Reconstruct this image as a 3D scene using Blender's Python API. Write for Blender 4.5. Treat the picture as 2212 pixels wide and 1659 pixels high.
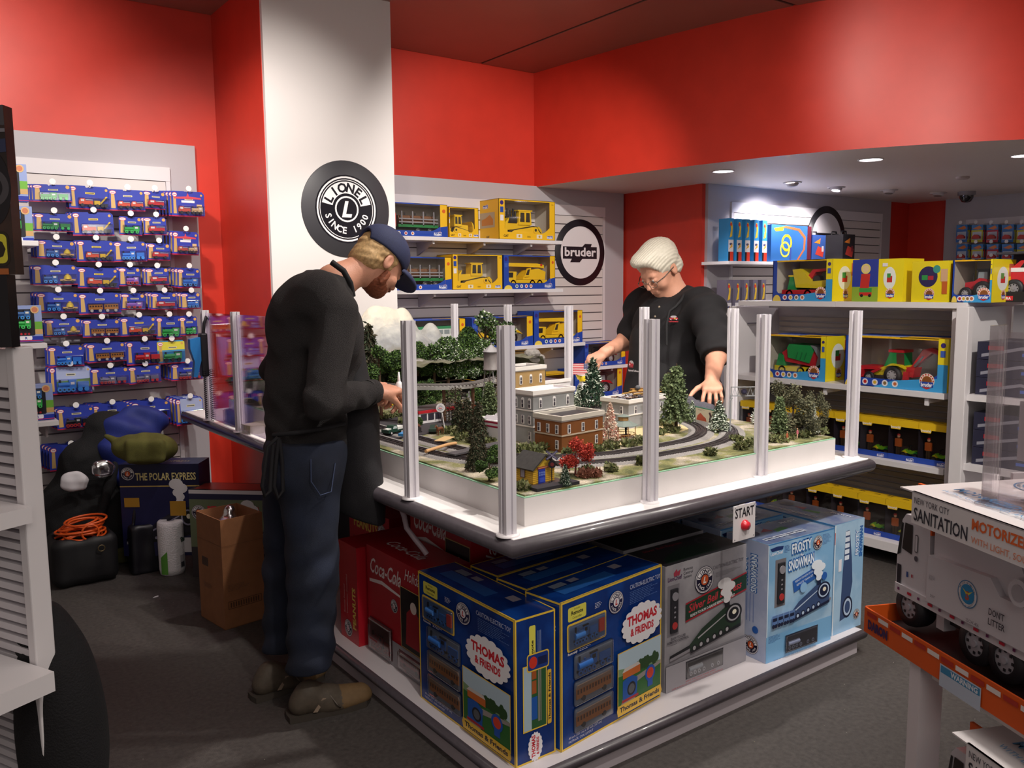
import bpy, bmesh, math, random
import numpy as np
from mathutils import Vector, Matrix
SC = bpy.context.scene
for o in list(bpy.data.objects): bpy.data.objects.remove(o)
COL = SC.collection
CF, PITCH, YAW, ROLL, CH = 1825.0, .11328, .63535, -.00971, 1.5
fv = np.array([math.sin(YAW)*math.cos(PITCH), math.cos(YAW)*math.cos(PITCH), -math.sin(PITCH)])
_r = np.array([math.cos(YAW), -math.sin(YAW), 0.0]); _u = np.cross(_r, fv)
rv = _r*math.cos(ROLL)+_u*math.sin(ROLL); uv = -_r*math.sin(ROLL)+_u*math.cos(ROLL)
cd = bpy.data.cameras.new('camera'); cam = bpy.data.objects.new('camera', cd); COL.objects.link(cam)
cd.sensor_width = 36; cd.lens = CF/2212*36; cd.clip_start = .05; cd.clip_end = 60
cam.matrix_world = Matrix(((rv[0], uv[0], -fv[0], 0), (rv[1], uv[1], -fv[1], 0), (rv[2], uv[2], -fv[2], CH), (0, 0, 0, 1)))
SC.camera = cam
def ray(x, y): return fv+rv*(x-1106)/CF-uv*(y-829.5)/CF
def onZ(x, y, z): d = ray(x, y); return np.array([0, 0, CH])+d*(z-CH)/d[2]
def onX(x, y, v): d = ray(x, y); return np.array([0, 0, CH])+d*v/d[0]
def onY(x, y, v): d = ray(x, y); return np.array([0, 0, CH])+d*v/d[1]
SC.view_settings.view_transform = 'Standard'; SC.view_settings.look = 'None'
SC.view_settings.exposure = 0.12; SC.view_settings.gamma = 1; SC.view_settings.use_curve_mapping = False
wd = bpy.data.worlds.new('world'); SC.world = wd; wd.use_nodes = True
wd.node_tree.nodes['Background'].inputs[0].default_value = (.95, .80, .74, 1)
wd.node_tree.nodes['Background'].inputs[1].default_value = .20
def spot(name, loc, target, power, size=70, blend=.5, color=(1, .93, .85), radius=.05):
    l = bpy.data.lights.new(name, 'SPOT'); l.energy = power; l.spot_size = math.radians(size); l.spot_blend = blend
    l.color = color; l.shadow_soft_size = radius
    o = bpy.data.objects.new(name, l); COL.objects.link(o); o.location = loc
    o.rotation_euler = (Vector(target)-Vector(loc)).to_track_quat('-Z', 'Y').to_euler(); return o
def area(name, loc, target, power, sx, sy, color=(1, .93, .86)):
    l = bpy.data.lights.new(name, 'AREA'); l.shape = 'RECTANGLE'; l.size = sx; l.size_y = sy; l.energy = power; l.color = color
    o = bpy.data.objects.new(name, l); COL.objects.link(o); o.location = loc
    o.rotation_euler = (Vector(target)-Vector(loc)).to_track_quat('-Z', 'Y').to_euler(); return o
ZC, ZS, YW = 3.26, 2.335, 5.68      # main ceiling, soffit underside, back wall
spot('ceiling_spot', (2.2, 2.2, 3.2), (2.1, 3.0, .9), 150, 78, .6)
spot('ceiling_spot', (2.9, 1.4, 3.2), (2.5, 2.4, .9), 130, 70, .6)
spot('ceiling_spot', (1.9, 3.6, 3.2), (2.3, 4.2, .9), 110, 76, .6)
spot('ceiling_spot', (3.2, 3.0, 3.2), (3.8, 5.6, 1.7), 185, 75, .7)
spot('ceiling_spot', (.3, 3.4, 3.2), (.2, 5.68, 2.1), 195, 78, .8)
spot('ceiling_spot', (.35, 3.7, 3.2), (1.82, 5.25, 1.9), 130, 48, .9)
spot('ceiling_spot', (1.5, 3.2, 3.2), (1.9, 5.4, 1.5), 110, 70, .8)
spot('ceiling_spot', (2.9, 2.2, 3.2), (5.2, 2.75, 2.75), 75, 46, 1.)
spot('ceiling_spot', (2.3, .2, 3.2), (4.3, 2.6, 1.0), 260, 80, .8)
spot('ceiling_spot', (.9, .1, 3.2), (1.3, .8, .95), 120, 80, .8)
area('fill_area_light', (1.6, 1.0, 3.2), (1.6, 1.0, 0), 24, 3, 2.4)  # broad soft fill from above, out of view
area('fill_area_light', (.4, -1.0, 2.6), (2.0, 3.2, 1.0), 24, 2.6, 1.2)  # fill added from the camera side, not a ceiling fixture
def lin(h):
    h = h.lstrip('#'); c = [int(h[i:i+2], 16)/255 for i in (0, 2, 4)]
    return tuple(x/12.92 if x <= .04045 else ((x+.055)/1.055)**2.4 for x in c)+(1,)
MATS = {}
def M(c, rough=.5, metal=0., noise=0., scale=30., bump=0., bscale=80., coat=0., detail=4, c2=None, emit=0., alpha=1., trans=0.):
    """procedural material from a hex colour; noise varies the albedo, bump roughens the surface"""
    k = (c, rough, metal, noise, scale, bump, bscale, coat, detail, c2, emit, alpha, trans)
    if k in MATS: return MATS[k]
    m = bpy.data.materials.new('mat_'+c.strip('#')); m.use_nodes = True; nt = m.node_tree; N = nt.nodes; L = nt.links
    b = N['Principled BSDF']; col = lin(c)
    b.inputs['Base Color'].default_value = col; b.inputs['Roughness'].default_value = rough; b.inputs['Metallic'].default_value = metal
    b.inputs['Coat Weight'].default_value = coat
    if trans: b.inputs['Transmission Weight'].default_value = trans
    if alpha < 1: b.inputs['Alpha'].default_value = alpha
    if emit: b.inputs['Emission Color'].default_value = col; b.inputs['Emission Strength'].default_value = emit
    if noise or c2 or bump:
        tc = N.new('ShaderNodeTexCoord')
    if noise or c2:
        t = N.new('ShaderNodeTexNoise'); t.inputs['Scale'].default_value = scale; t.inputs['Detail'].default_value = detail
        L.new(tc.outputs['Object'], t.inputs['Vector'])
        r = N.new('ShaderNodeValToRGB'); L.new(t.outputs['Fac'], r.inputs[0]); L.new(r.outputs[0], b.inputs['Base Color'])
        if c2: a, d = col, lin(c2); r.color_ramp.elements[0].position = .42; r.color_ramp.elements[1].position = .58
        else:
            a = tuple(x*(1-noise) for x in col[:3])+(1,); d = tuple(min(1, x*(1+noise)) for x in col[:3])+(1,)
            r.color_ramp.elements[0].position = .3; r.color_ramp.elements[1].position = .7
        r.color_ramp.elements[0].color = a; r.color_ramp.elements[1].color = d
    if bump:
        t = N.new('ShaderNodeTexNoise'); t.inputs['Scale'].default_value = bscale; t.inputs['Detail'].default_value = 6
        L.new(tc.outputs['Object'], t.inputs['Vector'])
        bp = N.new('ShaderNodeBump'); bp.inputs['Strength'].default_value = bump; bp.inputs['Distance'].default_value = .01
        L.new(t.outputs['Fac'], bp.inputs['Height']); L.new(bp.outputs[0], b.inputs['Normal'])
    MATS[k] = m; return m
def clear(c='#ffffff', fac=.88, rough=.05):
    """thin clear plastic: mostly see-through with a gloss"""
    k = ('clear', c, fac, rough)
    if k in MATS: return MATS[k]
    m = bpy.data.materials.new('mat_clear_plastic'); m.use_nodes = True; nt = m.node_tree; N = nt.nodes; L = nt.links
    N.remove(N['Principled BSDF']); o = N['Material Output']
    t = N.new('ShaderNodeBsdfTransparent'); t.inputs[0].default_value = lin(c)
    g = N.new('ShaderNodeBsdfGlossy'); g.inputs['Roughness'].default_value = rough; g.inputs[0].default_value = (1, 1, 1, 1)
    lw = N.new('ShaderNodeLayerWeight'); lw.inputs[0].default_value = .25
    mr = N.new('ShaderNodeMapRange'); mr.inputs[3].default_value = 1-fac; mr.inputs[4].default_value = min(1, (1-fac)*3+.25)
    L.new(lw.outputs['Fresnel'], mr.inputs[0])
    x = N.new('ShaderNodeMixShader'); L.new(mr.outputs[0], x.inputs[0]); L.new(t.outputs[0], x.inputs[1]); L.new(g.outputs[0], x.inputs[2])
    L.new(x.outputs[0], o.inputs[0]); MATS[k] = m; return m
TXT = {}
def text_poly(s, bold=0., shear=0.):
    """2D outline faces of a string, cap height about 1"""
    k = (s, bold, shear)
    if k in TXT: return TXT[k]
    c = bpy.data.curves.new('txt', 'FONT'); c.body = s; c.size = 1.37; c.offset = bold; c.shear = shear; c.resolution_u = 2
    o = bpy.data.objects.new('txt', c); COL.objects.link(o)
    dg = bpy.context.evaluated_depsgraph_get(); me = o.evaluated_get(dg).to_mesh()
    v = [(p.co.x, p.co.y) for p in me.vertices]; f = [tuple(p.vertices) for p in me.polygons]
    o.evaluated_get(dg).to_mesh_clear(); bpy.data.objects.remove(o); bpy.data.curves.remove(c)
    w = (min(a for a, b in v), max(a for a, b in v)) if v else (0, 0)
    TXT[k] = (v, f, w); return TXT[k]
class MB:
    def __init__(s): s.v = []; s.f = []; s.m = []; s.mats = []; s.smooth = []; s.T = Matrix.Identity(4)
    def slot(s, m):
        if isinstance(m, str): m = M(m)
        if m not in s.mats: s.mats.append(m)
        return s.mats.index(m)
    def add(s, vs, fs, m, smooth=False):
        n = len(s.v); T = s.T
        s.v += [tuple(T @ Vector(p)) for p in vs]; k = s.slot(m)
        for f in fs: s.f.append(tuple(i+n for i in f)); s.m.append(k); s.smooth.append(smooth)
        return s
    def box(s, x0, y0, z0, x1, y1, z1, m, bev=0.):
        if bev > 0:
            bm = bmesh.new(); bmesh.ops.create_cube(bm, size=1)
            for v in bm.verts: v.co = Vector(((x0+x1)/2+v.co.x*(x1-x0), (y0+y1)/2+v.co.y*(y1-y0), (z0+z1)/2+v.co.z*(z1-z0)))
            bmesh.ops.bevel(bm, geom=bm.edges[:], offset=bev, segments=2, affect='EDGES', profile=.5)
            bm.verts.index_update(); s.add([v.co[:] for v in bm.verts], [[v.index for v in f.verts] for f in bm.faces], m); bm.free(); return s
        return s.add([(x0, y0, z0), (x1, y0, z0), (x1, y1, z0), (x0, y1, z0), (x0, y0, z1), (x1, y0, z1), (x1, y1, z1), (x0, y1, z1)],
            [(3, 2, 1, 0), (4, 5, 6, 7), (0, 1, 5, 4), (1, 2, 6, 5), (2, 3, 7, 6), (3, 0, 4, 7)], m)
    def prism(s, poly, a0, a1, m, axis='y'):
        """2D polygon extruded along an axis. axis y: poly=(x,z); x: poly=(y,z); z: poly=(x,y)"""
        A = sum(poly[i][0]*poly[(i+1) % len(poly)][1]-poly[(i+1) % len(poly)][0]*poly[i][1] for i in range(len(poly)))
        if A < 0: poly = poly[::-1]
        n = len(poly); mk = {'y': lambda p, a: (p[0], a, p[1]), 'x': lambda p, a: (a, p[0], p[1]), 'z': lambda p, a: (p[0], p[1], a)}[axis]
        vs = [mk(p, a0) for p in poly]+[mk(p, a1) for p in poly]
        fs = [tuple(range(n)), tuple(range(2*n-1, n-1, -1))]+[(i, i+n, (i+1) % n+n, (i+1) % n) for i in range(n)]
        if axis != 'y': fs = [f[::-1] for f in fs]
        return s.add(vs, fs, m)
    def cyl(s, p0, p1, r0, m, r1=None, n=16, smooth=True, cap=True):
        p0 = Vector(p0); p1 = Vector(p1); r1 = r0 if r1 is None else r1; d = p1-p0
        q = d.to_track_quat('Z', 'Y'); vs = []
        for p, r in ((p0, r0), (p1, r1)):
            for i in range(n): a = 2*math.pi*i/n; vs.append(tuple(p+q @ Vector((math.cos(a)*r, math.sin(a)*r, 0))))
        s.add(vs, [(i, (i+1) % n, (i+1) % n+n, i+n) for i in range(n)], m, smooth)
        if cap: s.add(vs, [tuple(range(n))[::-1], tuple(range(n, 2*n))], m)
        return s
    def tube(s, pts, r, m, n=8, closed=False, cap=True):
        P = [Vector(p) for p in pts]; k = len(P); R = r if isinstance(r, (list, tuple)) else [r]*k; vs = []; up = Vector((0, 0, 1)); last = None
        for i in range(k):
            a = P[(i-1) % k] if (closed or i) else P[0]; b = P[(i+1) % k] if (closed or i < k-1) else P[-1]
            t = (b-a).normalized() if (b-a).length else Vector((0, 0, 1))
            if last is None: last = t.orthogonal().normalized()
            last = (last-t*last.dot(t)); last = last.normalized() if last.length > 1e-6 else t.orthogonal().normalized(); w = t.cross(last)
            for j in range(n): g = 2*math.pi*j/n; vs.append(tuple(P[i]+(last*math.cos(g)+w*math.sin(g))*R[i]))
        fs = []
        for i in range(k if closed else k-1):
            for j in range(n): fs.append((i*n+j, i*n+(j+1) % n, (i+1) % k*n+(j+1) % n, (i+1) % k*n+j))
        s.add(vs, fs, m, True)
        if cap and not closed: s.add(vs, [tuple(range(n))[::-1], tuple(range((k-1)*n, k*n))], m)
        return s
    def lathe(s, prof, m, n=24, c=(0, 0, 0), smooth=True, axis='z'):
        vs = []; fs = []; k = len(prof)
        for i in range(n):
            a = 2*math.pi*i/n
            for r, z in prof:
                p = (r*math.cos(a), r*math.sin(a), z)
                if axis == 'y': p = (p[0], p[2], -p[1])
                if axis == 'x': p = (p[2], p[0], p[1])
                vs.append((p[0]+c[0], p[1]+c[1], p[2]+c[2]))
        for i in range(n):
            for j in range(k-1): fs.append((i*k+j, (i+1) % n*k+j, (i+1) % n*k+j+1, i*k+j+1))
        return s.add(vs, fs, m, smooth)
    def ell(s, c, r, m, n=14):
        k = n//2; prof = [(math.sin(math.pi*j/k), -math.cos(math.pi*j/k)) for j in range(k+1)]; vs = []; fs = []
        for i in range(n):
            a = 2*math.pi*i/n
            for q, z in prof: vs.append((c[0]+q*math.cos(a)*r[0], c[1]+q*math.sin(a)*r[1], c[2]+z*r[2]))
        for i in range(n):
            for j in range(k): fs.append((i*(k+1)+j, (i+1) % n*(k+1)+j, (i+1) % n*(k+1)+j+1, i*(k+1)+j+1))
        return s.add(vs, fs, m, True)
    def build(s, name, parent=None, loc=None, rot=None, label=None):
        me = bpy.data.meshes.new(name); me.from_pydata(s.v, [], s.f)
        for m in s.mats: me.materials.append(m)
        me.polygons.foreach_set('material_index', s.m); me.polygons.foreach_set('use_smooth', s.smooth); me.update()
        o = bpy.data.objects.new(name, me); COL.objects.link(o)
        if parent: o.parent = parent
        if loc is not None: o.location = loc
        if rot is not None: o.rotation_euler = rot
        if label: o['label'] = label
        return o
class Art:
    """printing on one flat face: O origin, U and V directions in metres; coordinates u,v in metres"""
    def __init__(s, mb, O, U, V, rough=.35, lift=.0006):
        s.mb = mb; s.O = Vector(O); s.U = Vector(U).normalized(); s.V = Vector(V).normalized(); s.N = s.U.cross(s.V); s.k = 1; s.r = rough; s.l = lift
    def P(s, u, v, k): return tuple(s.O+s.U*u+s.V*v+s.N*(s.l*k))
    def mat(s, c): return M(c, s.r) if isinstance(c, str) else c
    def poly(s, pts, c, k=None):
        A = sum(pts[i][0]*pts[(i+1) % len(pts)][1]-pts[(i+1) % len(pts)][0]*pts[i][1] for i in range(len(pts)))
        if A < 0: pts = pts[::-1]
        s.k += .1; k = s.k if k is None else k
        s.mb.add([s.P(u, v, k) for u, v in pts], [tuple(range(len(pts)))], s.mat(c)); return s
    def rect(s, u0, v0, u1, v1, c, k=None): return s.poly([(u0, v0), (u1, v0), (u1, v1), (u0, v1)], c, k)
    def disc(s, u, v, ru, c, rv=None, n=28): rv = rv or ru; return s.poly([(u+ru*math.cos(2*math.pi*i/n), v+rv*math.sin(2*math.pi*i/n)) for i in range(n)], c)
    def text(s, t, u, v, h, c, bold=0., shear=0., w=None, align='l', rot=0., k=None):
        vs, fs, (a, b) = text_poly(t, bold, shear)
        if not vs: return s
        sx = (w/(b-a)) if w else h; ox = {'l': -a, 'c': -(a+b)/2, 'r': -b}[align]; s.k += .1; k = s.k if k is None else k
        cr, sr = math.cos(rot), math.sin(rot); pts = []
        for x, y in vs: X = (x+ox)*sx; Y = y*h; pts.append(s.P(u+X*cr-Y*sr, v+X*sr+Y*cr, k))
        s.mb.add(pts, fs, s.mat(c)); return s
    def arctext(s, t, u, v, r, h, c, a0, a1, inside=False, bold=.02):
        n = len(t)
        for i, ch in enumerate(t):
            a = math.radians(a0+(a1-a0)*(i+.5)/n)
            if ch != ' ':
                ro = a-math.pi/2 if not inside else a+math.pi/2
                rr = r if not inside else r+h
                s.text(ch, u+rr*math.cos(a), v+rr*math.sin(a), h, c, bold=bold, align='c', rot=ro)
        return s
    def ring(s, u, v, r0, r1, c, n=40):
        s.k += .1
        vs = [s.P(u+r*math.cos(2*math.pi*i/n), v+r*math.sin(2*math.pi*i/n), s.k) for i in range(n) for r in (r0, r1)]
        s.mb.add(vs, [(2*i, 2*i+1, (2*i+3) % (2*n), (2*i+2) % (2*n)) for i in range(n)], s.mat(c)); return s
def thing(name, label, cat, loc=(0, 0, 0), rz=0., group=None, rot=None, scale=None):
    o = bpy.data.objects.new(name, None); COL.objects.link(o); o.location = loc; o.rotation_euler = rot or (0, 0, rz)
    o.empty_display_size = .05
    if scale: o.scale = (scale,)*3 if isinstance(scale, (int, float)) else scale
    o['label'] = label; o['category'] = cat
    if group: o['group'] = group
    return o
def tag(o, label, cat, group=None, kind=None):
    if label: o['label'] = label
    if cat: o['category'] = cat
    if group: o['group'] = group
    if kind: o['kind'] = kind
    return o
def struct(o): o['kind'] = 'structure'; return o
KIDS = {}
def dup(src, loc=None, rz=None, label=None, group=None, rot=None, scale=None):
    def cp(o, par):
        c = o.copy(); COL.objects.link(c)
        if par: c.parent = par
        for ch in [x for x in bpy.data.objects if x.parent == o] if o.name not in KIDS else KIDS[o.name]: cp(ch, c)
        return c
    if src.name not in KIDS:
        def reg(o):
            KIDS[o.name] = list(o.children)
            for ch in o.children: reg(ch)
        reg(src)
    r = cp(src, None)
    if loc is not None: r.location = loc
    if rz is not None: r.rotation_euler = (0, 0, rz)
    if rot is not None: r.rotation_euler = rot
    if scale is not None: r.scale = (scale,)*3 if isinstance(scale, (int, float)) else scale
    if label: r['label'] = label
    if group: r['group'] = group
    return r
ORD = ['first', 'second', 'third', 'fourth', 'fifth', 'sixth', 'seventh', 'eighth', 'ninth', 'tenth', 'eleventh', 'twelfth']
rnd = random.Random(7)
PI = math.pi
class SDF:
    def __init__(s, lo, hi, res):
        s.lo = np.array(lo, float); s.res = res; s.n = np.ceil((np.array(hi)-s.lo)/res).astype(int)+1
        s.g = np.full(s.n, 9., np.float32)
    def _sub(s, mn, mx, pad):
        a = np.clip(np.floor((np.array(mn)-pad-s.lo)/s.res).astype(int), 0, s.n-1); b = np.clip(np.ceil((np.array(mx)+pad-s.lo)/s.res).astype(int)+1, 1, s.n)
        sl = tuple(slice(i, j) for i, j in zip(a, b)); ax = [(np.arange(i, j)*s.res+s.lo[k]).astype(np.float32) for k, (i, j) in enumerate(zip(a, b))]
        return sl, np.meshgrid(*ax, indexing='ij', sparse=True)
    def comb(s, sl, d, k, op='u'):
        g = s.g[sl]
        if op == 'u':
            h = np.maximum(k-np.abs(g-d), 0)/max(k, 1e-6); s.g[sl] = np.minimum(g, d)-h*h*k*.25
        else:
            d = -d; h = np.maximum(k-np.abs(g-d), 0)/max(k, 1e-6); s.g[sl] = np.maximum(g, d)+h*h*k*.25
        return s
    def cap(s, a, b, r0, r1=None, k=.01, op='u', flat=None):
        """tapered capsule; flat=(axis vector, factor) squashes it across that axis"""
        r1 = r0 if r1 is None else r1; a = np.array(a, float); b = np.array(b, float); R = max(r0, r1)
        sl, (X, Y, Z) = s._sub(np.minimum(a, b)-R, np.maximum(a, b)+R, k+s.res*2)
        d = b-a; L = float(d@d)+1e-9; px, py, pz = X-a[0], Y-a[1], Z-a[2]
        t = np.clip((px*d[0]+py*d[1]+pz*d[2])/L, 0, 1); qx, qy, qz = px-t*d[0], py-t*d[1], pz-t*d[2]
        q = qx*qx+qy*qy+qz*qz
        if flat is not None:
            n = np.array(flat[0], float); n /= np.linalg.norm(n); w = qx*n[0]+qy*n[1]+qz*n[2]; q = q+w*w*(flat[1]**2-1)
        return s.comb(sl, np.sqrt(q)-(r0+(r1-r0)*t), k, op)
    def ell(s, c, r, k=.01, op='u', rot=None):
        c = np.array(c, float); r = np.array(r, float); R = r.max()
        sl, (X, Y, Z) = s._sub(c-R, c+R, k+s.res*2); p = [X-c[0], Y-c[1], Z-c[2]]
        if rot is not None: p = [p[0]*rot[0][i]+p[1]*rot[1][i]+p[2]*rot[2][i] for i in range(3)]
        k0 = np.sqrt((p[0]/r[0])**2+(p[1]/r[1])**2+(p[2]/r[2])**2); k1 = np.sqrt((p[0]/r[0]**2)**2+(p[1]/r[1]**2)**2+(p[2]/r[2]**2)**2)
        return s.comb(sl, k0*(k0-1)/np.maximum(k1, 1e-6), k, op)
    def box(s, c, h, r=.01, k=.01, op='u', rot=None):
        c = np.array(c, float); h = np.array(h, float); R = np.linalg.norm(h)
        sl, (X, Y, Z) = s._sub(c-R, c+R, k+s.res*2); p = [X-c[0], Y-c[1], Z-c[2]]
        if rot is not None: p = [p[0]*rot[0][i]+p[1]*rot[1][i]+p[2]*rot[2][i] for i in range(3)]
        q = [np.abs(p[i])-h[i]+r for i in range(3)]
        d = np.sqrt(np.maximum(q[0], 0)**2+np.maximum(q[1], 0)**2+np.maximum(q[2], 0)**2)+np.minimum(np.maximum(np.maximum(q[0], q[1]), q[2]), 0)-r
        return s.comb(sl, d, k, op)
    def plane(s, p, n, k=.002, op='cut'):
        """cut away everything on the side the normal points to"""
        n = np.array(n, float); n /= np.linalg.norm(n); ax = [(np.arange(s.n[i])*s.res+s.lo[i]).astype(np.float32) for i in range(3)]
        X, Y, Z = np.meshgrid(*ax, indexing='ij', sparse=True); d = (X-p[0])*n[0]+(Y-p[1])*n[1]+(Z-p[2])*n[2]
        g = s.g; h = np.maximum(k-np.abs(g-d), 0)/k; s.g = (np.maximum(g, d)+h*h*k*.25).astype(np.float32); return s
    def warp(s, fn):
        ax = [(np.arange(s.n[i])*s.res+s.lo[i]).astype(np.float32) for i in range(3)]
        X, Y, Z = np.meshgrid(*ax, indexing='ij', sparse=True); s.g = (s.g+fn(X, Y, Z)).astype(np.float32); return s
    def mesh(s, smooth=2):
        g = s.g; g[0], g[-1], g[:, 0], g[:, -1], g[:, :, 0], g[:, :, -1] = (np.maximum(q, s.res*.5) for q in (g[0], g[-1], g[:, 0], g[:, -1], g[:, :, 0], g[:, :, -1]))
        S = g < 0; n = s.n; cnt = np.zeros(n-1, np.int8)
        for i in (0, 1):
            for j in (0, 1):
                for k in (0, 1): cnt += S[i:n[0]-1+i, j:n[1]-1+j, k:n[2]-1+k]
        act = (cnt > 0) & (cnt < 8); idx = np.full(n-1, -1, np.int64); I = np.argwhere(act); idx[act] = np.arange(len(I))
        P = np.zeros((len(I), 3)); W = np.zeros(len(I)); cs = [(i, j, k) for i in (0, 1) for j in (0, 1) for k in (0, 1)]
        G = {c: g[I[:, 0]+c[0], I[:, 1]+c[1], I[:, 2]+c[2]].astype(float) for c in cs}
        for a in cs:
            for ax in range(3):
                if a[ax] == 0:
                    b = list(a); b[ax] = 1; b = tuple(b); ga, gb = G[a], G[b]; m = (ga < 0) != (gb < 0); t = np.where(m, ga/np.where(m, ga-gb, 1), 0)
                    p = np.tile(np.array(a, float), (len(I), 1)); p[:, ax] += t; P += p*m[:, None]; W += m
        V = (I+P/W[:, None])*s.res+s.lo; F = []
        for ax in range(3):
            o = [0, 0, 0]; o[ax] = 1; A = S[:n[0]-o[0], :n[1]-o[1], :n[2]-o[2]]; B = S[o[0]:, o[1]:, o[2]:]
            E = np.argwhere(A != B); inside = A[E[:, 0], E[:, 1], E[:, 2]]; u, v = [i for i in range(3) if i != ax]
            ok = (E[:, u] > 0) & (E[:, v] > 0) & (E[:, u] < n[u]-1) & (E[:, v] < n[v]-1); E = E[ok]; inside = inside[ok]
            def at(du, dv): q = E.copy(); q[:, u] += du; q[:, v] += dv; return idx[q[:, 0], q[:, 1], q[:, 2]]
            Q = np.stack([at(-1, -1), at(0, -1), at(0, 0), at(-1, 0)], 1); flip = inside if ax != 1 else ~inside
            Q = np.where(flip[:, None], Q, Q[:, ::-1]); F.append(Q)
        F = np.concatenate(F); F = F[(F >= 0).all(1)]
        for _ in range(smooth):
            acc = np.zeros_like(V); c = np.zeros(len(V))
            for i in range(4): np.add.at(acc, F[:, i], V[F[:, (i+1) % 4]]); np.add.at(acc, F[:, (i+1) % 4], V[F[:, i]]); np.add.at(c, F[:, i], 1); np.add.at(c, F[:, (i+1) % 4], 1)
            V = V*.5+acc/np.maximum(c, 1)[:, None]*.5
        return V, F
    def build(s, name, mat, parent=None, smooth=2, matfn=None):
        V, F = s.mesh(smooth); me = bpy.data.meshes.new(name); me.from_pydata(V.tolist(), [], F.tolist())
        for m in (mat if isinstance(mat, list) else [mat]): me.materials.append(m)
        me.polygons.foreach_set('use_smooth', [True]*len(F))
        if matfn is not None: me.polygons.foreach_set('material_index', matfn(V[F].mean(1)).astype(int).tolist())
        me.update(); o = bpy.data.objects.new(name, me); COL.objects.link(o)
        if parent: o.parent = parent
        return o
def vnoise(X, Y, Z, f, seed=0):
    r = np.random.RandomState(seed); out = 0.
    for i in range(5):
        k = r.randn(3); k = k/np.linalg.norm(k)*f*r.uniform(.6, 1.5); out = out+np.sin(X*k[0]+Y*k[1]+Z*k[2]+r.uniform(0, 6.28))
    return out/5
RED = M('#cf3626', .42, noise=.05, scale=6, bump=.03, bscale=300)
GREY = M('#b4b0b6', .55)
SLAT = M('#d9d2d0', .45)
WHITE = M('#e6e2e4', .32)
WHITE2 = M('#dcd8dc', .4)
def quad(name, pts, m, kind=True):
    b = MB(); b.add(pts, [tuple(range(len(pts)))], m); o = b.build(name)
    if kind: struct(o)
    return o
b = MB(); b.box(-2.5, -3, -.05, 10.5, YW+.1, 0, M('#474240', .62, noise=.30, scale=60, bump=.35, bscale=300, detail=12)); struct(b.build('floor'))
b = MB(); cm = M('#8c6054', .3, noise=.04, scale=3)
b.box(-2.5, -3, ZC, 6.4, YW+.1, ZC+.05, M('#2a1a18', .6))
for x0, x1, y0, y1 in ((-2.5, 1.2, -3, 3.4), (-2.5, 1.2, 3.42, 5.68), (1.22, 3.9, -3, 3.4), (1.22, 3.9, 3.42, 5.68), (3.92, 6.4, -3, 3.4), (3.92, 6.4, 3.42, 5.68)):
    b.box(x0, y0, ZC-.006, x1-.006, y1-.006, ZC, cm)
struct(b.build('ceiling'))
b = MB(); b.box(-2.5, YW, 0, 5.6, YW+.12, ZC, RED); struct(b.build('wall_back'))
def slat_panel(name, x0, x1, y, z0, z1, ix0, ix1, iz0, iz1, pitch=.0762, th=.03):
    b = MB(); b.box(x0, y-th, z0, x1, y, z1, GREY)
    b.box(ix0, y-th-.004, iz0, ix1, y-th, iz1, WHITE2)
    z = iz1-.09; k = 0
    while z > iz0+.02:
        b.box(ix0+.03, y-th-.016, z-pitch+.009, ix1-.03, y-th-.004, z, SLAT)
        b.box(ix0+.03, y-th-.0045, z-.001, ix1-.03, y-th-.0038, z+.009, M('#6d6468', .7)); z -= pitch
    b.box(ix0, y-th-.018, iz1-.085, ix1, y-th-.004, iz1, WHITE2)
    for a in (ix0, ix1-.028): b.box(a+.001, y-th-.0165, iz0+.001, a+.027, y-th-.003, iz1-.086, WHITE2)
    return struct(b.build(name))
slat_panel('trim_1', -2.4, 1.665, YW, .0, 2.42, -2.3, 1.50, .1, 2.27)
slat_panel('trim_2', 2.60, 5.44, YW, .0, ZS+.005, 2.64, 5.20, .9, 2.20)
slat_panel('trim_3', 5.50, 8.28, 4.75, .0, ZS, 5.78, 8.10, .2, 2.20)
b = MB(); b.box(1.82, 4.80, 0, 2.635, YW, ZC-.002, M('#e4dedd', .5)); b.box(1.817, 4.83, 0, 1.82, YW, ZC-.002, RED); struct(b.build('wall_column'))
b = MB(); b.box(5.46, 4.87, 0, 5.60, YW, ZS, RED); struct(b.build('wall_alcove_side'))
b = MB(); b.box(5.46, 4.75, 0, 8.8, 4.87, ZS, RED); struct(b.build('wall_alcove'))
b = MB(); b.box(8.68, 4.3, 0, 8.8, 4.75, ZS, RED); b.box(8.68, -1, 0, 8.8, 4.3, ZS, RED); struct(b.build('wall_right'))
b = MB(); b.box(8.60, 1.0, 0, 8.68, 4.33, ZS, GREY)
b.box(8.592, 1.2, .1, 8.60, 4.12, 2.12, WHITE2)
z = 2.05
while z > .1: b.box(8.584, 1.2, z-.068, 8.592, 4.1, z, SLAT); z -= .0762
struct(b.build('trim_4'))
SOF = [(4.44, 5.68), (4.455, 5.45), (4.475, 5.15), (4.51, 4.75), (4.56, 4.35), (4.63, 3.95), (4.735, 3.5), (4.87, 3.15), (5.05, 2.82), (5.25, 2.52), (5.5, 2.22), (5.85, 1.85), (6.3, 1.45), (6.9, 1.0), (7.6, .6), (8.8, .1)]
def catmull(P, n=5):
    out = []
    for i in range(len(P)-1):
        p = [np.array(P[max(0, min(len(P)-1, i+k))], float) for k in (-1, 0, 1, 2)]
        for j in range(n):
            t = j/n; out.append(tuple(.5*((2*p[1])+(-p[0]+p[2])*t+(2*p[0]-5*p[1]+4*p[2]-p[3])*t*t+(-p[0]+3*p[1]-3*p[2]+p[3])*t**3)))
    out.append(tuple(float(x) for x in P[-1])); return out
sc = catmull(SOF, 5); n = len(sc)
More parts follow.
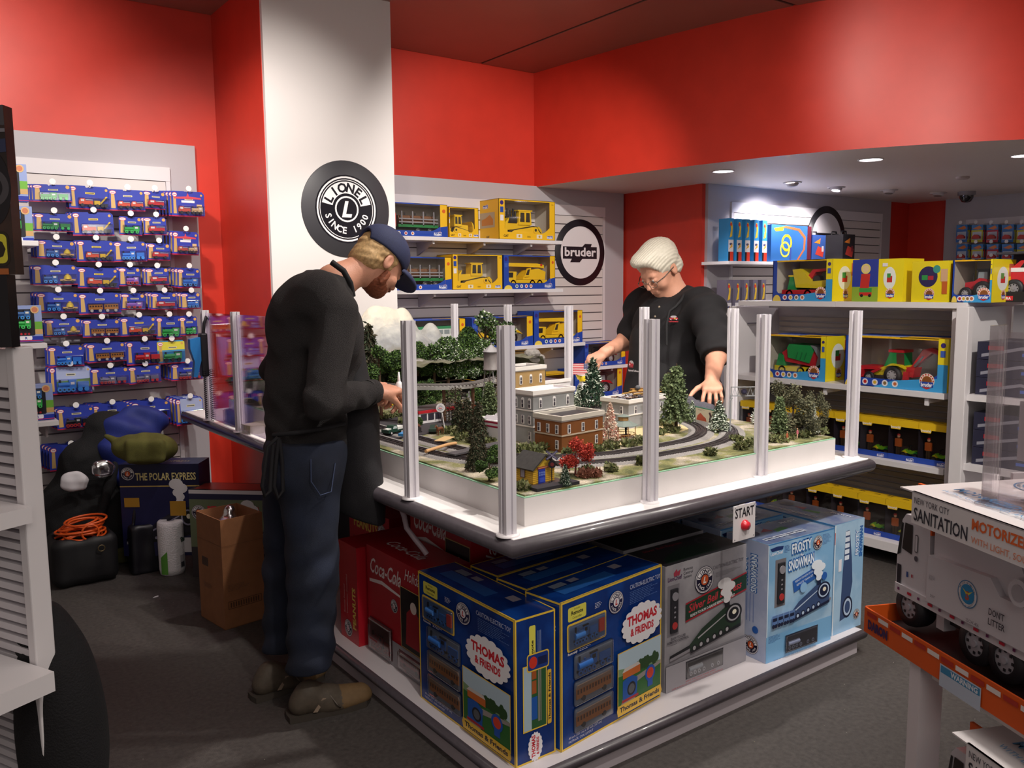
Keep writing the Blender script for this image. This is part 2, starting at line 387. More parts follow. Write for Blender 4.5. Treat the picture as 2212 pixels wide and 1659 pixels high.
b = MB(); b.add([(x, y, ZS) for x, y in sc]+[(x, y, ZC) for x, y in sc], [(i, i+1, i+1+n, i+n) for i in range(n-1)], RED, True)
struct(b.build('wall_soffit'))
b = MB(); vs = [(x, y, ZS) for x, y in sc]+[(8.8, y, ZS) for x, y in sc]
b.add(vs, [(i, i+n, i+1+n, i+1) for i in range(n-1)], M('#e2d6cc', .45)); struct(b.build('ceiling_soffit'))
def downlight(x, y, label, on=True, r=.075, e=7):
    t = thing('downlight', label, 'ceiling light', (x, y, ZS))
    b = MB(); b.lathe([(r*1.12, -.001), (r*1.1, -.006), (r, -.007), (r*.98, .0)], M('#cfc8c6', .4), 28); b.build('trim_ring', t)
    b = MB(); b.lathe([(0.0001, -.0035), (r*.97, -.0035)], M('#fff4ff', .5, emit=e) if on else M('#8d8078', .5), 28, smooth=False); b.build('lens', t); return t
downlight(5.004, 4.158, 'bright round recessed light, leftmost of the three large ones'); downlight(5.40, 3.236, 'bright round recessed light, middle of the three large ones')
downlight(6.1, 2.572, 'bright round recessed light at the right edge of the photo')
def gimbal(x, y, label, on, tilt):
    t = thing('gimbal_spotlight', label, 'ceiling light', (x, y, ZS))
    b = MB(); b.lathe([(.075, -.001), (.072, -.007), (.052, -.008), (.05, 0)], M('#b9b0ae', .4), 24); b.build('trim_ring', t)
    b = MB(); b.lathe([(.05, 0), (.048, -.02), (.036, -.034), (.034, -.03)], M('#b9b0ae', .35), 20); b.build('gimbal', t, rot=(0, tilt, 0))
    b = MB(); b.lathe([(.0001, -.031), (.035, -.031)], M('#fff6ff', .5, emit=on) if on else M('#6b5a54', .4), 20, smooth=False); b.build('bulb', t, rot=(0, tilt, 0)); return t
gimbal(6.038, 4.3, 'small swivel spotlight, very bright, above the blue racing boxes', 25, -.3)
gimbal(6.66, 4.3, 'small swivel spotlight, lit, second along the soffit wall', 12, .25); gimbal(7.27, 4.17, 'small swivel spotlight, unlit, third along the soffit wall', 0, .2)
gimbal(7.9, 4.05, 'small swivel spotlight, unlit, beside the dark camera dome', 0, .2)
spot('soffit_lamp', (6.05, 4.27, ZS-.05), (6.2, 4.75, 1.6), 60, 110, .7, (1, .95, 1), .03)
spot('soffit_lamp', (6.66, 4.27, ZS-.05), (6.7, 4.75, 1.6), 35, 105, .7, (1, .93, .92), .03)
spot('soffit_lamp', (5.0, 4.16, ZS-.02), (4.8, 4.0, 0), 40, 130, .6, (1, .93, .95), .06)
spot('soffit_lamp', (5.40, 3.24, ZS-.02), (5.0, 3.0, 0), 60, 130, .6, (1, .93, .95), .06)
spot('soffit_lamp', (6.1, 2.57, ZS-.02), (6.1, 2.6, 0), 60, 130, .6, (1, .93, .95), .06)
t = thing('security_camera', 'dark dome camera hanging from the pale soffit', 'security camera', (8.04, 3.86, ZS))
b = MB(); b.lathe([(.075, 0), (.075, -.03), (.06, -.035)], M('#8b8488', .4), 24); b.build('mount', t)
b = MB(); b.lathe([(.06, -.035), (.057, -.06), (.04, -.09), (.015, -.1), (.0001, -.1)], M('#0d0b10', .08, coat=1), 24); b.build('dome', t)
t = thing('smoke_detector', 'small flat round detector on the pale soffit', 'detector', (6.9, 3.35, ZS))
b = MB(); b.lathe([(.05, 0), (.05, -.012), (.04, -.02), (.0001, -.02)], M('#b3a29b', .5), 24); b.build('cover', t)
def lionel(art, u, v, r, dark='#15131c', ltr='#ece8ea', ringc='#ece8ea', centre=None, lc=None, seg=24):
    art.disc(u, v, r, dark); art.ring(u, v, r*.90, r*.95, ringc); art.ring(u, v, r*.84, r*.86, ringc)
    k = 18; a0, a1 = math.radians(12), math.radians(168)
    art.k += .5
    pts = [(u+r*.80*math.cos(a0+(a1-a0)*i/k), v+r*.80*math.sin(a0+(a1-a0)*i/k)) for i in range(k+1)]
    pin = [(u+r*.46*math.cos(a0+(a1-a0)*i/k), v+r*.46*math.sin(a0+(a1-a0)*i/k)) for i in range(k+1)]
    vs = [art.P(a, c, art.k) for a, c in pts+pin]
    art.mb.add(vs, [(i, i+1, k+2+i, k+1+i) for i in range(k)], art.mat(ltr))
    art.arctext('LIONEL', u, v, r*.50, r*.27, dark, 165, 15, bold=.05)
    art.arctext('SINCE 1900', u, v, r*.52, r*.20, ltr, 192, 348, inside=True, bold=.03)
    art.disc(u, v, r*.43, dark); art.disc(u, v, r*.38, centre or ltr)
    if not centre: art.disc(u, v, r*.33, dark)
    art.text('L', u, v-r*.22, r*.46, lc or ltr, bold=.05, shear=.25, align='c')
t = thing('round_sign', 'large round black and white railway sign on the white column', 'sign', (2.30, 4.80, 1.985))
b = MB(); b.lathe([(.0001, -.006), (.286, -.006), (.29, -.003), (.29, 0)], M('#3a393e', .45), 64, axis='y')
A = Art(b, (0, -.0064, 0), (1, 0, 0), (0, 0, 1), lift=.0003); lionel(A, 0, 0, .205); b.build('printed_disc', t)
t = thing('round_sign', 'round white sign with a thick black ring on the slatted wall', 'sign', (4.905, YW-.046, 1.80))
b = MB(); b.lathe([(.0001, -.006), (.282, -.006), (.285, -.003), (.285, 0)], M('#1d1a22', .4), 64, axis='y')
A = Art(b, (0, -.0064, 0), (1, 0, 0), (0, 0, 1), lift=.0004); A.disc(0, 0, .225, '#e9e3e6', n=48)
A.poly([(-.20, .05), (.02, .05), (.05, .075), (.13, .075), (.12, .05), (.19, .05), (.19, -.055), (.02, -.055), (-.01, -.085), (-.12, -.085), (-.10, -.055), (-.20, -.055)], '#1d1a22')
A.text('bruder', 0, -.03, .075, '#e9e3e6', bold=.04, w=.36, align='c'); b.build('printed_disc', t)
TZ = .81; LZ = .90
TX0, TX1, TY0, TY1 = 1.345, 3.11, 1.825, 5.0
tb = thing('display_table', 'white display table with dark rounded bumper edge carrying the model railway', 'table', (0, 0, 0))
b = MB(); b.box(TX0, TY0, TZ-.05, TX1, TY1, TZ, M('#f0ecec', .3), bev=.002); b.build('table_top', tb)
def bumper_profile(r, n=10): return [(r*math.sin(PI*i/n), -r*math.cos(PI*i/n)) for i in range(n+1)]
def bumper(x0, y0, x1, y1, z, r, m):
    """rounded rail mitred round a rectangle"""
    b = MB(); pr = bumper_profile(r); k = len(pr)
    cs = [((x0, y0), (-1, -1)), ((x1, y0), (1, -1)), ((x1, y1), (1, 1)), ((x0, y1), (-1, 1))]; vs = []
    for (cx, cy), (sx, sy) in cs: vs += [(cx+sx*(d*.8), cy+sy*(d*.8), z+h) for d, h in pr]
    fs = []
    for i in range(4):
        for j in range(k-1): a = i*k+j; c = (i+1) % 4*k+j; fs.append((a, c, c+1, a+1))
    b.add(vs, fs, m, True); return b
bm_ = M('#4a444a', .32, noise=.1, scale=50, coat=.2)
bumper(TX0, TY0, TX1, TY1, TZ-.028, .026, bm_).build('bumper_rail', tb)
b = MB(); b.box(TX0+.55, TY0+.75, .12, TX1-.55, TY1-.75, TZ-.05, M('#1f1b1d', .7)); b.build('pedestal', tb)
b = MB(); b.box(TX0+.04, TY0+.04, TZ-.075, TX1-.04, TY1-.04, TZ-.05, M('#5c5054', .6)); b.build('apron', tb)
pf = thing('display_platform', 'low white platform with dark bumper edge under the display table', 'platform', (0, 0, 0))
b = MB(); b.box(TX0, TY0, .075, TX1, TY1, .10, M('#cfc9cd', .35)); b.build('platform_top', pf)
bumper(TX0, TY0, TX1, TY1, .08, .02, bm_).build('bumper_rail', pf)
b = MB(); b.box(TX0+.012, TY0+.012, 0.0, TX1-.012, TY1-.012, .075, M('#c4bcc2', .45)); b.build('fascia', pf)
ALU = M('#d8d4da', .35, metal=.0)
def post_part(t, h=.588, w=.036):
    b = MB(); s = w/2; g = s*.30; d = s*.45
    P = [(-s, -s), (-g, -s), (-g, -s+d), (g, -s+d), (g, -s), (s, -s), (s, -g), (s-d, -g), (s-d, g), (s, g), (s, s), (g, s), (g, s-d), (-g, s-d), (-g, s), (-s, s), (-s, g), (-s+d, g), (-s+d, -g), (-s, -g)]
    b.prism(P, .0, h, ALU, 'z'); b.build('extrusion', t)
    b = MB(); b.lathe([(.034, .0), (.034, .004), (.030, .006), (.0001, .006)], M('#e5e1e4', .4), 28); b.build('base_collar', t)
p0 = thing('rail_post', '', 'post', (1.357, 1.867, TZ), group='slotted metal posts round the display table'); post_part(p0); KIDS[p0.name] = list(p0.children)
p0['label'] = 'slotted white post at the near corner of the display table'
spots = [(1.357, 2.405, 'slotted white post just right of the bending man in dark grey'), (1.357, 2.95, 'slotted post hidden behind the bending man'), (1.357, 3.54, 'slotted post hidden behind the bending man'),
 (1.357, 4.095, 'slotted white post beside the clear pane, left of the bending man'), (1.357, 4.58, 'slotted white post at the far left table corner, holding the price scanner'),
 (1.935, 1.88, 'slotted white post in front of the grey-haired man, on the near table edge'), (2.51, 1.89, 'slotted white post on the near edge, left of the two tall model pines'), (3.075, 1.88, 'slotted white post at the right end of the near table edge'),
 (3.085, 2.49, 'slotted white post behind the signal gantry'), (3.085, 3.05, 'white post covering the belly of the grey-haired man, on the far table edge'), (3.085, 3.64, 'slotted white post near the white spray bottle on the far table edge'),
 (3.085, 4.22, 'slotted white post behind the model water tower'), (3.085, 4.83, 'slotted white post behind the model mountain ridge, farthest right-hand post')]
for x, y, l in spots:
    if 'hidden' in l: continue
    dup(p0, (x, y, TZ), label=l)
for i, (y0, y1) in enumerate(((4.115, 4.56), (3.56, 4.075))):
    b = MB(); b.box(1.354, y0, TZ+.012, 1.359, y1, TZ+.575, clear('#fdf5ff', .86, .03))
    tag(b.build('safety_screen'), ['clear scratched pane between the two far left posts of the display table', 'clear pane beside the bending man, next to the far left pane'][i], 'pane')
def faces(mb, w, d, h, rough=.3):
    return dict(front=Art(mb, (0, 0, 0), (1, 0, 0), (0, 0, 1), rough), right=Art(mb, (w, 0, 0), (0, 1, 0), (0, 0, 1), rough),
                left=Art(mb, (0, d, 0), (0, -1, 0), (0, 0, 1), rough), top=Art(mb, (0, 0, h), (1, 0, 0), (0, 1, 0), rough))
def textlines(A, u, v, n, h, w, c, gap=1.6, seed=1):
    r = random.Random(seed)
    for i in range(n):
        x = u; e = u+w*(r.uniform(.7, 1) if i < n-1 else .5)
        while x < e-h: l = h*r.uniform(1, 3.2); A.rect(x, v-i*h*gap-h*.6, min(e, x+l), v-i*h*gap, c, 1.5); x += l+h*.6
def rrect(u0, v0, u1, v1, r, n=4):
    P = []
    for cx, cy, a in ((u1-r, v1-r, 0), (u0+r, v1-r, 90), (u0+r, v0+r, 180), (u1-r, v0+r, 270)):
        for i in range(n+1): t = math.radians(a+90*i/n); P.append((cx+r*math.cos(t), cy+r*math.sin(t)))
    return P
def cloud(u, v, a, b_, n=17, k=.10):
    P = []
    for i in range(n*5):
        t = 2*PI*i/(n*5); s = 1+k*abs(math.sin(t*n/2)); P.append((u+a*s*math.cos(t), v+b_*s*math.sin(t)))
    return P
def coach(mb, x, z, L, H, y, body, roof, wheel='#2a2a30'):
    mb.box(x, y-.006, z+H*.22, x+L, y, z+H*.8, body); mb.prism([(x-.002, z+H*.8), (x+L+.002, z+H*.8), (x+L-.004, z+H), (x+.004, z+H)], y-.007, y, roof)
    n = max(3, int(L/.013))
    for i in range(n): mb.box(x+L*(i+.25)/n, y-.0068, z+H*.5, x+L*(i+.75)/n, y-.006, z+H*.74, '#4a2a14')
    for q in (.2, .8): mb.cyl((x+L*q, y-.007, z+H*.16), (x+L*q, y, z+H*.16), H*.16, wheel, n=12)
def loco(mb, x, z, L, H, y, body, dark='#15151c', flip=1, tender=True):
    """side view relief of a steam engine and tender, nose to the left when flip=1"""
    X = lambda q: x+L*q if flip == 1 else x+L*(1-q)
    def bx(a, b_, c, d_, m, dy=.006): mb.box(min(X(a), X(b_)), y-dy, z+H*c, max(X(a), X(b_)), y, z+H*d_, m)
    bx(.02, .62, .18, .3, dark); mb.cyl((X(.04), y-.004, z+H*.5), (X(.42), y-.004, z+H*.5), H*.2, body, n=12)
    bx(.40, .58, .3, .88, body); bx(.38, .6, .88, .95, dark, .007); bx(.44, .54, .6, .8, dark, .0068)
    mb.cyl((X(.09), y-.004, z+H*.6), (X(.09), y-.004, z+H*.98), H*.06, dark, n=8); mb.cyl((X(.24), y-.004, z+H*.6), (X(.24), y-.004, z+H*.8), H*.06, body, n=8)
    if tender: bx(.66, .98, .3, .7, body); bx(.66, .98, .22, .3, dark)
    for q in (.1, .22, .34, .48)+((.73, .91) if tender else ()): mb.cyl((X(q), y-.009, z+H*.15), (X(q), y-.003, z+H*.15), H*.15, body if q > .05 else dark, n=12); mb.cyl((X(q), y-.0095, z+H*.15), (X(q), y-.009, z+H*.15), H*.06, dark, n=8)
BLU = '#14418f'; YEL = '#e9c443'
def landscape(A, u0, v0, u1, v1):
    W = u1-u0; H = v1-v0
    A.rect(u0-.003, v0-.003, u1+.003, v1+.003, YEL); A.rect(u0, v0, u1, v1, '#b9cfdc')
    A.poly([(u0, v0), (u1, v0), (u1, v0+H*.52), (u0+W*.6, v0+H*.60), (u0+W*.25, v0+H*.66), (u0, v0+H*.72)], '#7d9a72')
    A.poly([(u0, v0), (u1, v0), (u1, v0+H*.5), (u0, v0+H*.58)], '#2f6a2f')
    r = random.Random(3)
    for i in range(9): x = u0+W*(.45+.5*i/9); t = H*r.uniform(.1, .22); A.disc(x, v0+H*.62, W*.06, '#2a4a24', t*.7, 10)
    A.poly([(u0+W*.05, v0), (u0+W*.40, v0), (u0+W*.34, v0+H*.22), (u0+W*.45, v0+H*.34), (u1, v0+H*.46), (u1, v0+H*.52), (u0+W*.4, v0+H*.44), (u0+W*.14, v0+H*.25)], '#9a938d')
    A.poly([(u0+W*.1, v0+H*.08), (u0+W*.42, v0+H*.08), (u0+W*.44, v0+H*.42), (u0+W*.28, v0+H*.52), (u0+W*.1, v0+H*.46)], '#1f56a8')
    A.rect(u0+W*.08, v0+H*.06, u0+W*.46, v0+H*.11, '#a8262c'); A.disc(u0+W*.30, v0+H*.26, W*.10, '#24232a'); A.disc(u0+W*.30, v0+H*.26, W*.07, '#5d6066')
    A.poly([(u0+W*.1, v0+H*.5), (u0+W*.5, v0+H*.5), (u0+W*.5, v0+H*.64), (u0+W*.1, v0+H*.62)], '#c7682c'); A.poly([(u0+W*.08, v0+H*.62), (u0+W*.5, v0+H*.64), (u0+W*.46, v0+H*.7), (u0+W*.14, v0+H*.69)], '#cfc7c0')
    A.rect(u0+W*.68, v0+H*.12, u0+W*.80, v0+H*.36, '#2356b5'); A.disc(u0+W*.74, v0+H*.37, W*.12, '#2356b5'); A.disc(u0+W*.74, v0+H*.37, W*.08, '#d8432c')
def thomas_box(loc, rz, label):
    w, d, h = .485, .18, .45
    t = thing('train_set_box', label, 'box', loc, rz, group='blue and yellow train set boxes')
    b = MB(); b.box(0, 0, 0, w, d, h, M(BLU, .22, c2='#0d2f74', scale=7)); F = faces(b, w, d, h); e = .006
    for k, (A, W) in {'front': (F['front'], w), 'right': (F['right'], d), 'left': (F['left'], d)}.items():
        A.rect(0, 0, e, h, YEL); A.rect(W-e, 0, W, h, YEL); A.rect(0, h-e, W, h, YEL); A.rect(0, 0, W, e, YEL)
    T = F['top']; T.rect(0, 0, w, e, YEL); T.rect(0, d-e, w, d, YEL); T.rect(.06, .05, .30, .11, '#2a62ae'); T.rect(.07, .115, .13, .15, '#8893a8'); T.rect(.15, .12, .19, .15, '#9a98a8'); T.rect(.34, .10, .38, .14, '#a09aa8')
    A = F['front']
    A.poly(rrect(.030, h-.066, .110, h-.024, .006), '#e3dc5a'); A.text('Includes', .070, h-.034, .006, '#1a1a20', align='c'); A.text('Remote', .070, h-.048, .012, '#1a1a20', bold=.04, align='c'); A.text('Controller', .070, h-.060, .007, '#1a1a20', align='c')
    textlines(A, .150, h-.040, 4, .003, .04, '#cfd4e4')
    A.text('Remotely', .028, .284, .008, '#e6e6ee', bold=.03); textlines(A, .08, .290, 2, .003, .07, '#cfd4e4')
    A.poly(rrect(.024, .294, .201, .378, .008), YEL); A.poly(rrect(.030, .300, .195, .372, .005), '#4d6a94')
    for i, c in enumerate(('#3a5f9a', '#7c6a58', '#7c6a58')): A.poly(rrect(.052, .202-i*.083, .233, .281-i*.083, .009), '#0c2350'); A.poly(rrect(.055, .205-i*.083, .230, .278-i*.083, .007), '#6a7486')
    A.text('40 inch (101 cm) x 50 inch (127 cm)', .03, .027, .0075, '#d9dcea', w=.15); A.text('FASTRACK  OVAL LAYOUT', .03, .015, .0075, '#d9dcea', w=.11)
    lionel(A, .248, h-.062, .036, dark='#22204a', centre='#e6e2e8', lc='#c22a2e')
    A.text('CAUTION-ELECTRIC TOY', .315, h-.040, .015, '#c5d0ea', w=.158); textlines(A, .318, h-.050, 8, .0034, .15, '#5576b4', seed=4)
    cu, cv = .372, h-.158; A.poly(cloud(cu, cv, .096, .060), '#f0eef2'); A.text('THOMAS', cu, cv+.004, .030, '#cc2030', bold=.06, w=.155, align='c'); A.text('& FRIENDS', cu, cv-.032, .024, '#cc2030', bold=.06, w=.12, align='c')
    landscape(A, .252, .045, .472, .220)
    A.poly([(.25, .018), (.472, .018), (.478, .030), (.472, .052), (.25, .052), (.245, .038)], '#e6b93a'); A.text('Thomas & Friends', .361, .029, .016, '#1c1a2c', bold=.05, w=.205, align='c'); textlines(A, .27, .026, 1, .003, .18, '#1c1a2c')
    R = F['right']; R.poly(rrect(.062, h-.15, .09, h-.03, .006), '#e3dc5a'); R.text('Includes', .0705, h-.142, .006, '#1a1a20', rot=PI/2); R.text('Remote', .0805, h-.145, .011, '#1a1a20', bold=.04, rot=PI/2, w=.07); R.text('Controller', .088, h-.142, .006, '#1a1a20', rot=PI/2)
    for x in (.1, .106, .112): R.rect(x, h-.15, x+.0022, h-.05, '#8fa4cf')
    R.rect(.032, .098, .14, .302, YEL); R.rect(.036, .102, .136, .298, '#2c5a33'); R.rect(.036, .102, .07, .298, '#a9bfcc'); R.rect(.100, .12, .107, .28, '#8f8781'); R.rect(.110, .12, .114, .28, '#8f8781')
    R.rect(.072, .21, .092, .25, '#a4562a'); R.rect(.072, .255, .092, .285, '#a4562a'); R.rect(.07, .13, .096, .2, '#1f56a8'); R.poly(rrect(.05, .28, .15, .335, .01), YEL); R.poly(rrect(.054, .284, .146, .331, .008), '#1e3a86'); R.disc(.078, .307, .018, '#d23a2a'); R.rect(.1, .295, .14, .319, '#1a2350')
    R.poly(rrect(.142, .10, .160, .27, .004), '#e6b93a'); R.text('Thomas & Friends', .156, .11, .010, '#1c1a2c', bold=.05, rot=PI/2, w=.15)
    R.poly(cloud(.085, .045, .030, .042), '#f0eef2'); R.text('THOMAS', .084, .012, .016, '#cc2030', bold=.06, w=.07, rot=PI/2); R.text('& FRIENDS', .101, .018, .011, '#cc2030', bold=.06, w=.055, rot=PI/2)
    L = F['left']; L.rect(.03, .10, .14, .30, YEL); L.rect(.034, .104, .136, .296, '#2c5a33'); L.poly(cloud(.09, .37, .06, .03), '#f0eef2'); L.text('THOMAS', .09, .365, .018, '#cc2030', bold=.05, align='c')
    b.build('carton', t)
    b = MB(); loco(b, .05, .308, .11, .055, -.001, '#3b6fb4'); b.build('toy_engine', t); b = MB(); b.box(.165, -.008, .318, .188, -.001, .358, '#c8402c'); b.build('toy_controller', t); b = MB(); loco(b, .062, .210, .16, .060, -.001, '#2b63b0')
    b.build('toy_engine', t)
    for i in (1, 2):
        b = MB(); coach(b, .062, .211-i*.083, .16, .054, -.001, '#a5652c', '#8a7060'); b.build('toy_coach', t)
    for (u0, v0, u1, v1) in ((.030, .300, .195, .372), (.055, .205, .230, .278), (.055, .122, .230, .195), (.055, .039, .230, .112)):
        if v0 < 0: continue
        b = MB(); b.box(u0, -.0115, v0, u1, -.0015, v1, clear('#ffffff', .84, .12), bev=.003); b.build('window_blister', t)
    return t
E1 = TX0+.04
tbx = thomas_box((E1, 2.425, .1005), -PI/2, 'blue and yellow train set box at the platform corner, broad face towards the bending man')
tbx.scale = (1.13, .83, 1.)
dup(tbx, (1.545, 1.862, .1005), .13, scale=(1.03, .83, 1.04), label= 'blue and yellow train set box, broad face right of the platform corner')
dup(tbx, (1.555, 2.035, .1005), .10, scale=(1.0, .83, 1.02), label= 'blue train set box directly behind the right-hand corner box, only its top showing')
dup(tbx, (1.57, 2.215, .1005), .08, scale=(.98, .83, 1.), label= 'blue train set box third back from the platform edge, only its top showing')
def steam_picture(A, u0, v0, W, H, body, dark, light, smoke='#d9d6d8', plume=.85):
    """three-quarter steam engine coming to the right with cars trailing off to the left"""
    P = lambda x, y: (u0+W*x, v0+H*y)
    A.poly([P(0, .22), P(.28, .30), P(.28, .22), P(0, .17)], dark); A.poly([P(.0, .17), P(1, .40), P(1, .34), P(0, .12)], '#8b878d')
    A.poly([P(.26, .30), P(.42, .52), P(.78, .80), P(.86, .74), P(.97, .58), P(.97, .36), P(.6, .22), P(.26, .19)], body)
    A.poly([P(.26, .19), P(.97, .36), P(.97, .30), P(.28, .13)], dark)
    for i in range(6): A.disc(*P(.32+.09*i, .21+.025*i), W*.034, dark, n=14); A.disc(*P(.32+.09*i, .21+.025*i), W*.02, light, n=12)
    A.poly([P(.36, .38), P(.80, .68), P(.80, .66), P(.37, .355)], light)
    A.disc(*P(.86, .60), W*.12, dark, H*.18); A.disc(*P(.86, .60), W*.095, light, H*.145); A.disc(*P(.86, .60), W*.075, dark, H*.115); A.disc(*P(.87, .62), W*.03, '#efe9d2', H*.045)
    A.poly([P(.74, .74), P(.80, .76), P(.80, .88), P(.74, .86)], dark)
    for i in range(5): A.disc(*P(.76+.01*i*(1 if i % 2 else -1), .90+.09*i*plume), W*(.05+.012*i), smoke, H*(.06+.01*i), 12)
def train_car_strip(A, u0, v0, W, H, c, dark):
    for i in range(4): x = u0+W*i/4; A.rect(x+W*.01, v0+H*.25, x+W*.24, v0+H, c); A.rect(x+W*.03, v0+H*.55, x+W*.22, v0+H*.8, dark); A.disc(x+W*.07, v0+H*.18, H*.16, dark, n=10); A.disc(x+W*.18, v0+H*.18, H*.16, dark, n=10)
def remote(mb, x, z, w, h):
    mb.box(x-.004, -.0008, z-.004, x+w+.004, -.0002, z+h+.004, '#77747a'); mb.box(x+w*.15, -.008, z+h*.05, x+w*.85, -.001, z+h*.95, '#24242a', bev=.002)
    mb.cyl((x+w*.5, -.011, z+h*.8), (x+w*.5, -.008, z+h*.8), w*.30, '#8a878e', n=20); mb.cyl((x+w*.5, -.0095, z+h*.2), (x+w*.5, -.008, z+h*.2), w*.26, '#b33434', n=16)
    for i in range(3): mb.box(x+w*.42, -.009, z+h*(.36+.1*i), x+w*.58, -.008, z+h*(.39+.1*i), '#8a878e')
def silver_box(loc, rz, label):
    w, d, h = .43, .19, .45
    t = thing('train_set_box', label, 'box', loc, rz, group='silver train set boxes')
    b = MB(); b.box(0, 0, 0, w, d, h, M('#8d8a90', .25, c2='#a29fa4', scale=5)); F = faces(b, w, d, h); A = F['front']
    A.text('LionChief', .012, h-.056, .016, '#4a2c52', bold=.03, w=.07); A.poly([(.04, h-.03), (.055, h-.018), (.06, h-.028), (.075, h-.022), (.07, h-.042), (.042, h-.042)], '#a33a4c'); A.text('Remote', .09, h-.032, .011, '#33313a'); A.text('Control', .09, h-.046, .011, '#33313a'); A.text('System', .09, h-.060, .011, '#33313a')
    A.text('CAUTION-ELECTRIC TOY', .415, h-.06, .014, '#5c5960', w=.17, align='r'); textlines(A, .26, h-.075, 4, .003, .15, '#77747a')
    A.poly([(.10, .300), (w, .345), (w, .275), (.10, .230)], '#a3222f'); A.poly([(.10, .294), (w, .339), (w, .281), (.10, .236)], '#1e3a2a')
    A.text('Silver Bell Express', .115, .262, .030, '#c23340', shear=.3, w=.29, rot=.10, bold=.02); A.text('READY-TO-RUN O-GAUGE REMOTE TRAIN SET', .125, .244, .010, '#e4e2e4', w=.24, rot=.10, bold=.03)
    lionel(A, .195, h-.085, .05, dark='#1e1a34', centre='#cf5a2c', lc='#f2efe8')
    A.text('EASY-TO-USE', .062, .185, .009, '#33313a', align='c', bold=.03); A.text('REMOTE CONTROL', .062, .173, .009, '#33313a', align='c', bold=.03); textlines(A, .03, .165, 1, .003, .07, '#5c5960')
    steam_picture(A, .02, .085, .39, .20, '#223628', '#1b1b20', '#a9a6aa', plume=.9)
    A.rect(0, 0, w, .095, '#9a979d'); A.rect(.10, .022, .30, .088, '#1f1e26'); A.text('SIMPLE WALL-PACK POWER SUPPLY', .10, .012, .006, '#b02c34', w=.16); A.text('OVER 40 INCH (101 CM) X 60 INCH (152 CM) OVAL OF FASTRACK', .03, .003, .0055, '#b02c34', w=.27)
    A.rect(.0, .098, w, .105, '#7b787e')
    T = F['top']; T.rect(.003, .003, w-.003, d-.003, '#2c2a2e'); T.poly([(.03, .02), (.3, .02), (.38, .10), (.2, .12), (.05, .06)], '#1f3328'); T.disc(.34, .12, .04, '#4c4a50'); T.disc(.34, .12, .03, '#2c2a2e'); T.text('Silver Bell Express', .05, .15, .02, '#a3323c', shear=.3)
    R = F['left']; R.text('Silver Bell Express', .11, .10, .025, '#a3323c', shear=.3, rot=PI/2); R.poly([(.02, .03), (.06, .03), (.06, .42), (.02, .42)], '#1e3a2a')
    b.build('carton', t)
    b = MB(); remote(b, .016, .20, .05, .175); b.build('toy_remote', t)
    b = MB(); loco(b, .108, .03, .18, .05, -.001, '#8f939a'); b.build('toy_engine', t)
    b = MB(); b.box(.104, -.0125, .024, .296, -.0015, .086, clear('#ffffff', .84, .1), bev=.004); b.build('window_blister', t)
    return t
sb = silver_box((2.068, 1.935, .1005), 0, 'silver train set box with dark green engine picture on the platform')
dup(sb, (2.078, 2.15, .1005), 0, 'silver train set box behind the front silver one, mostly its dark top showing')
dup(sb, (2.088, 2.365, .1005), 0, 'silver train set box third back from the platform edge, in the shade under the table')
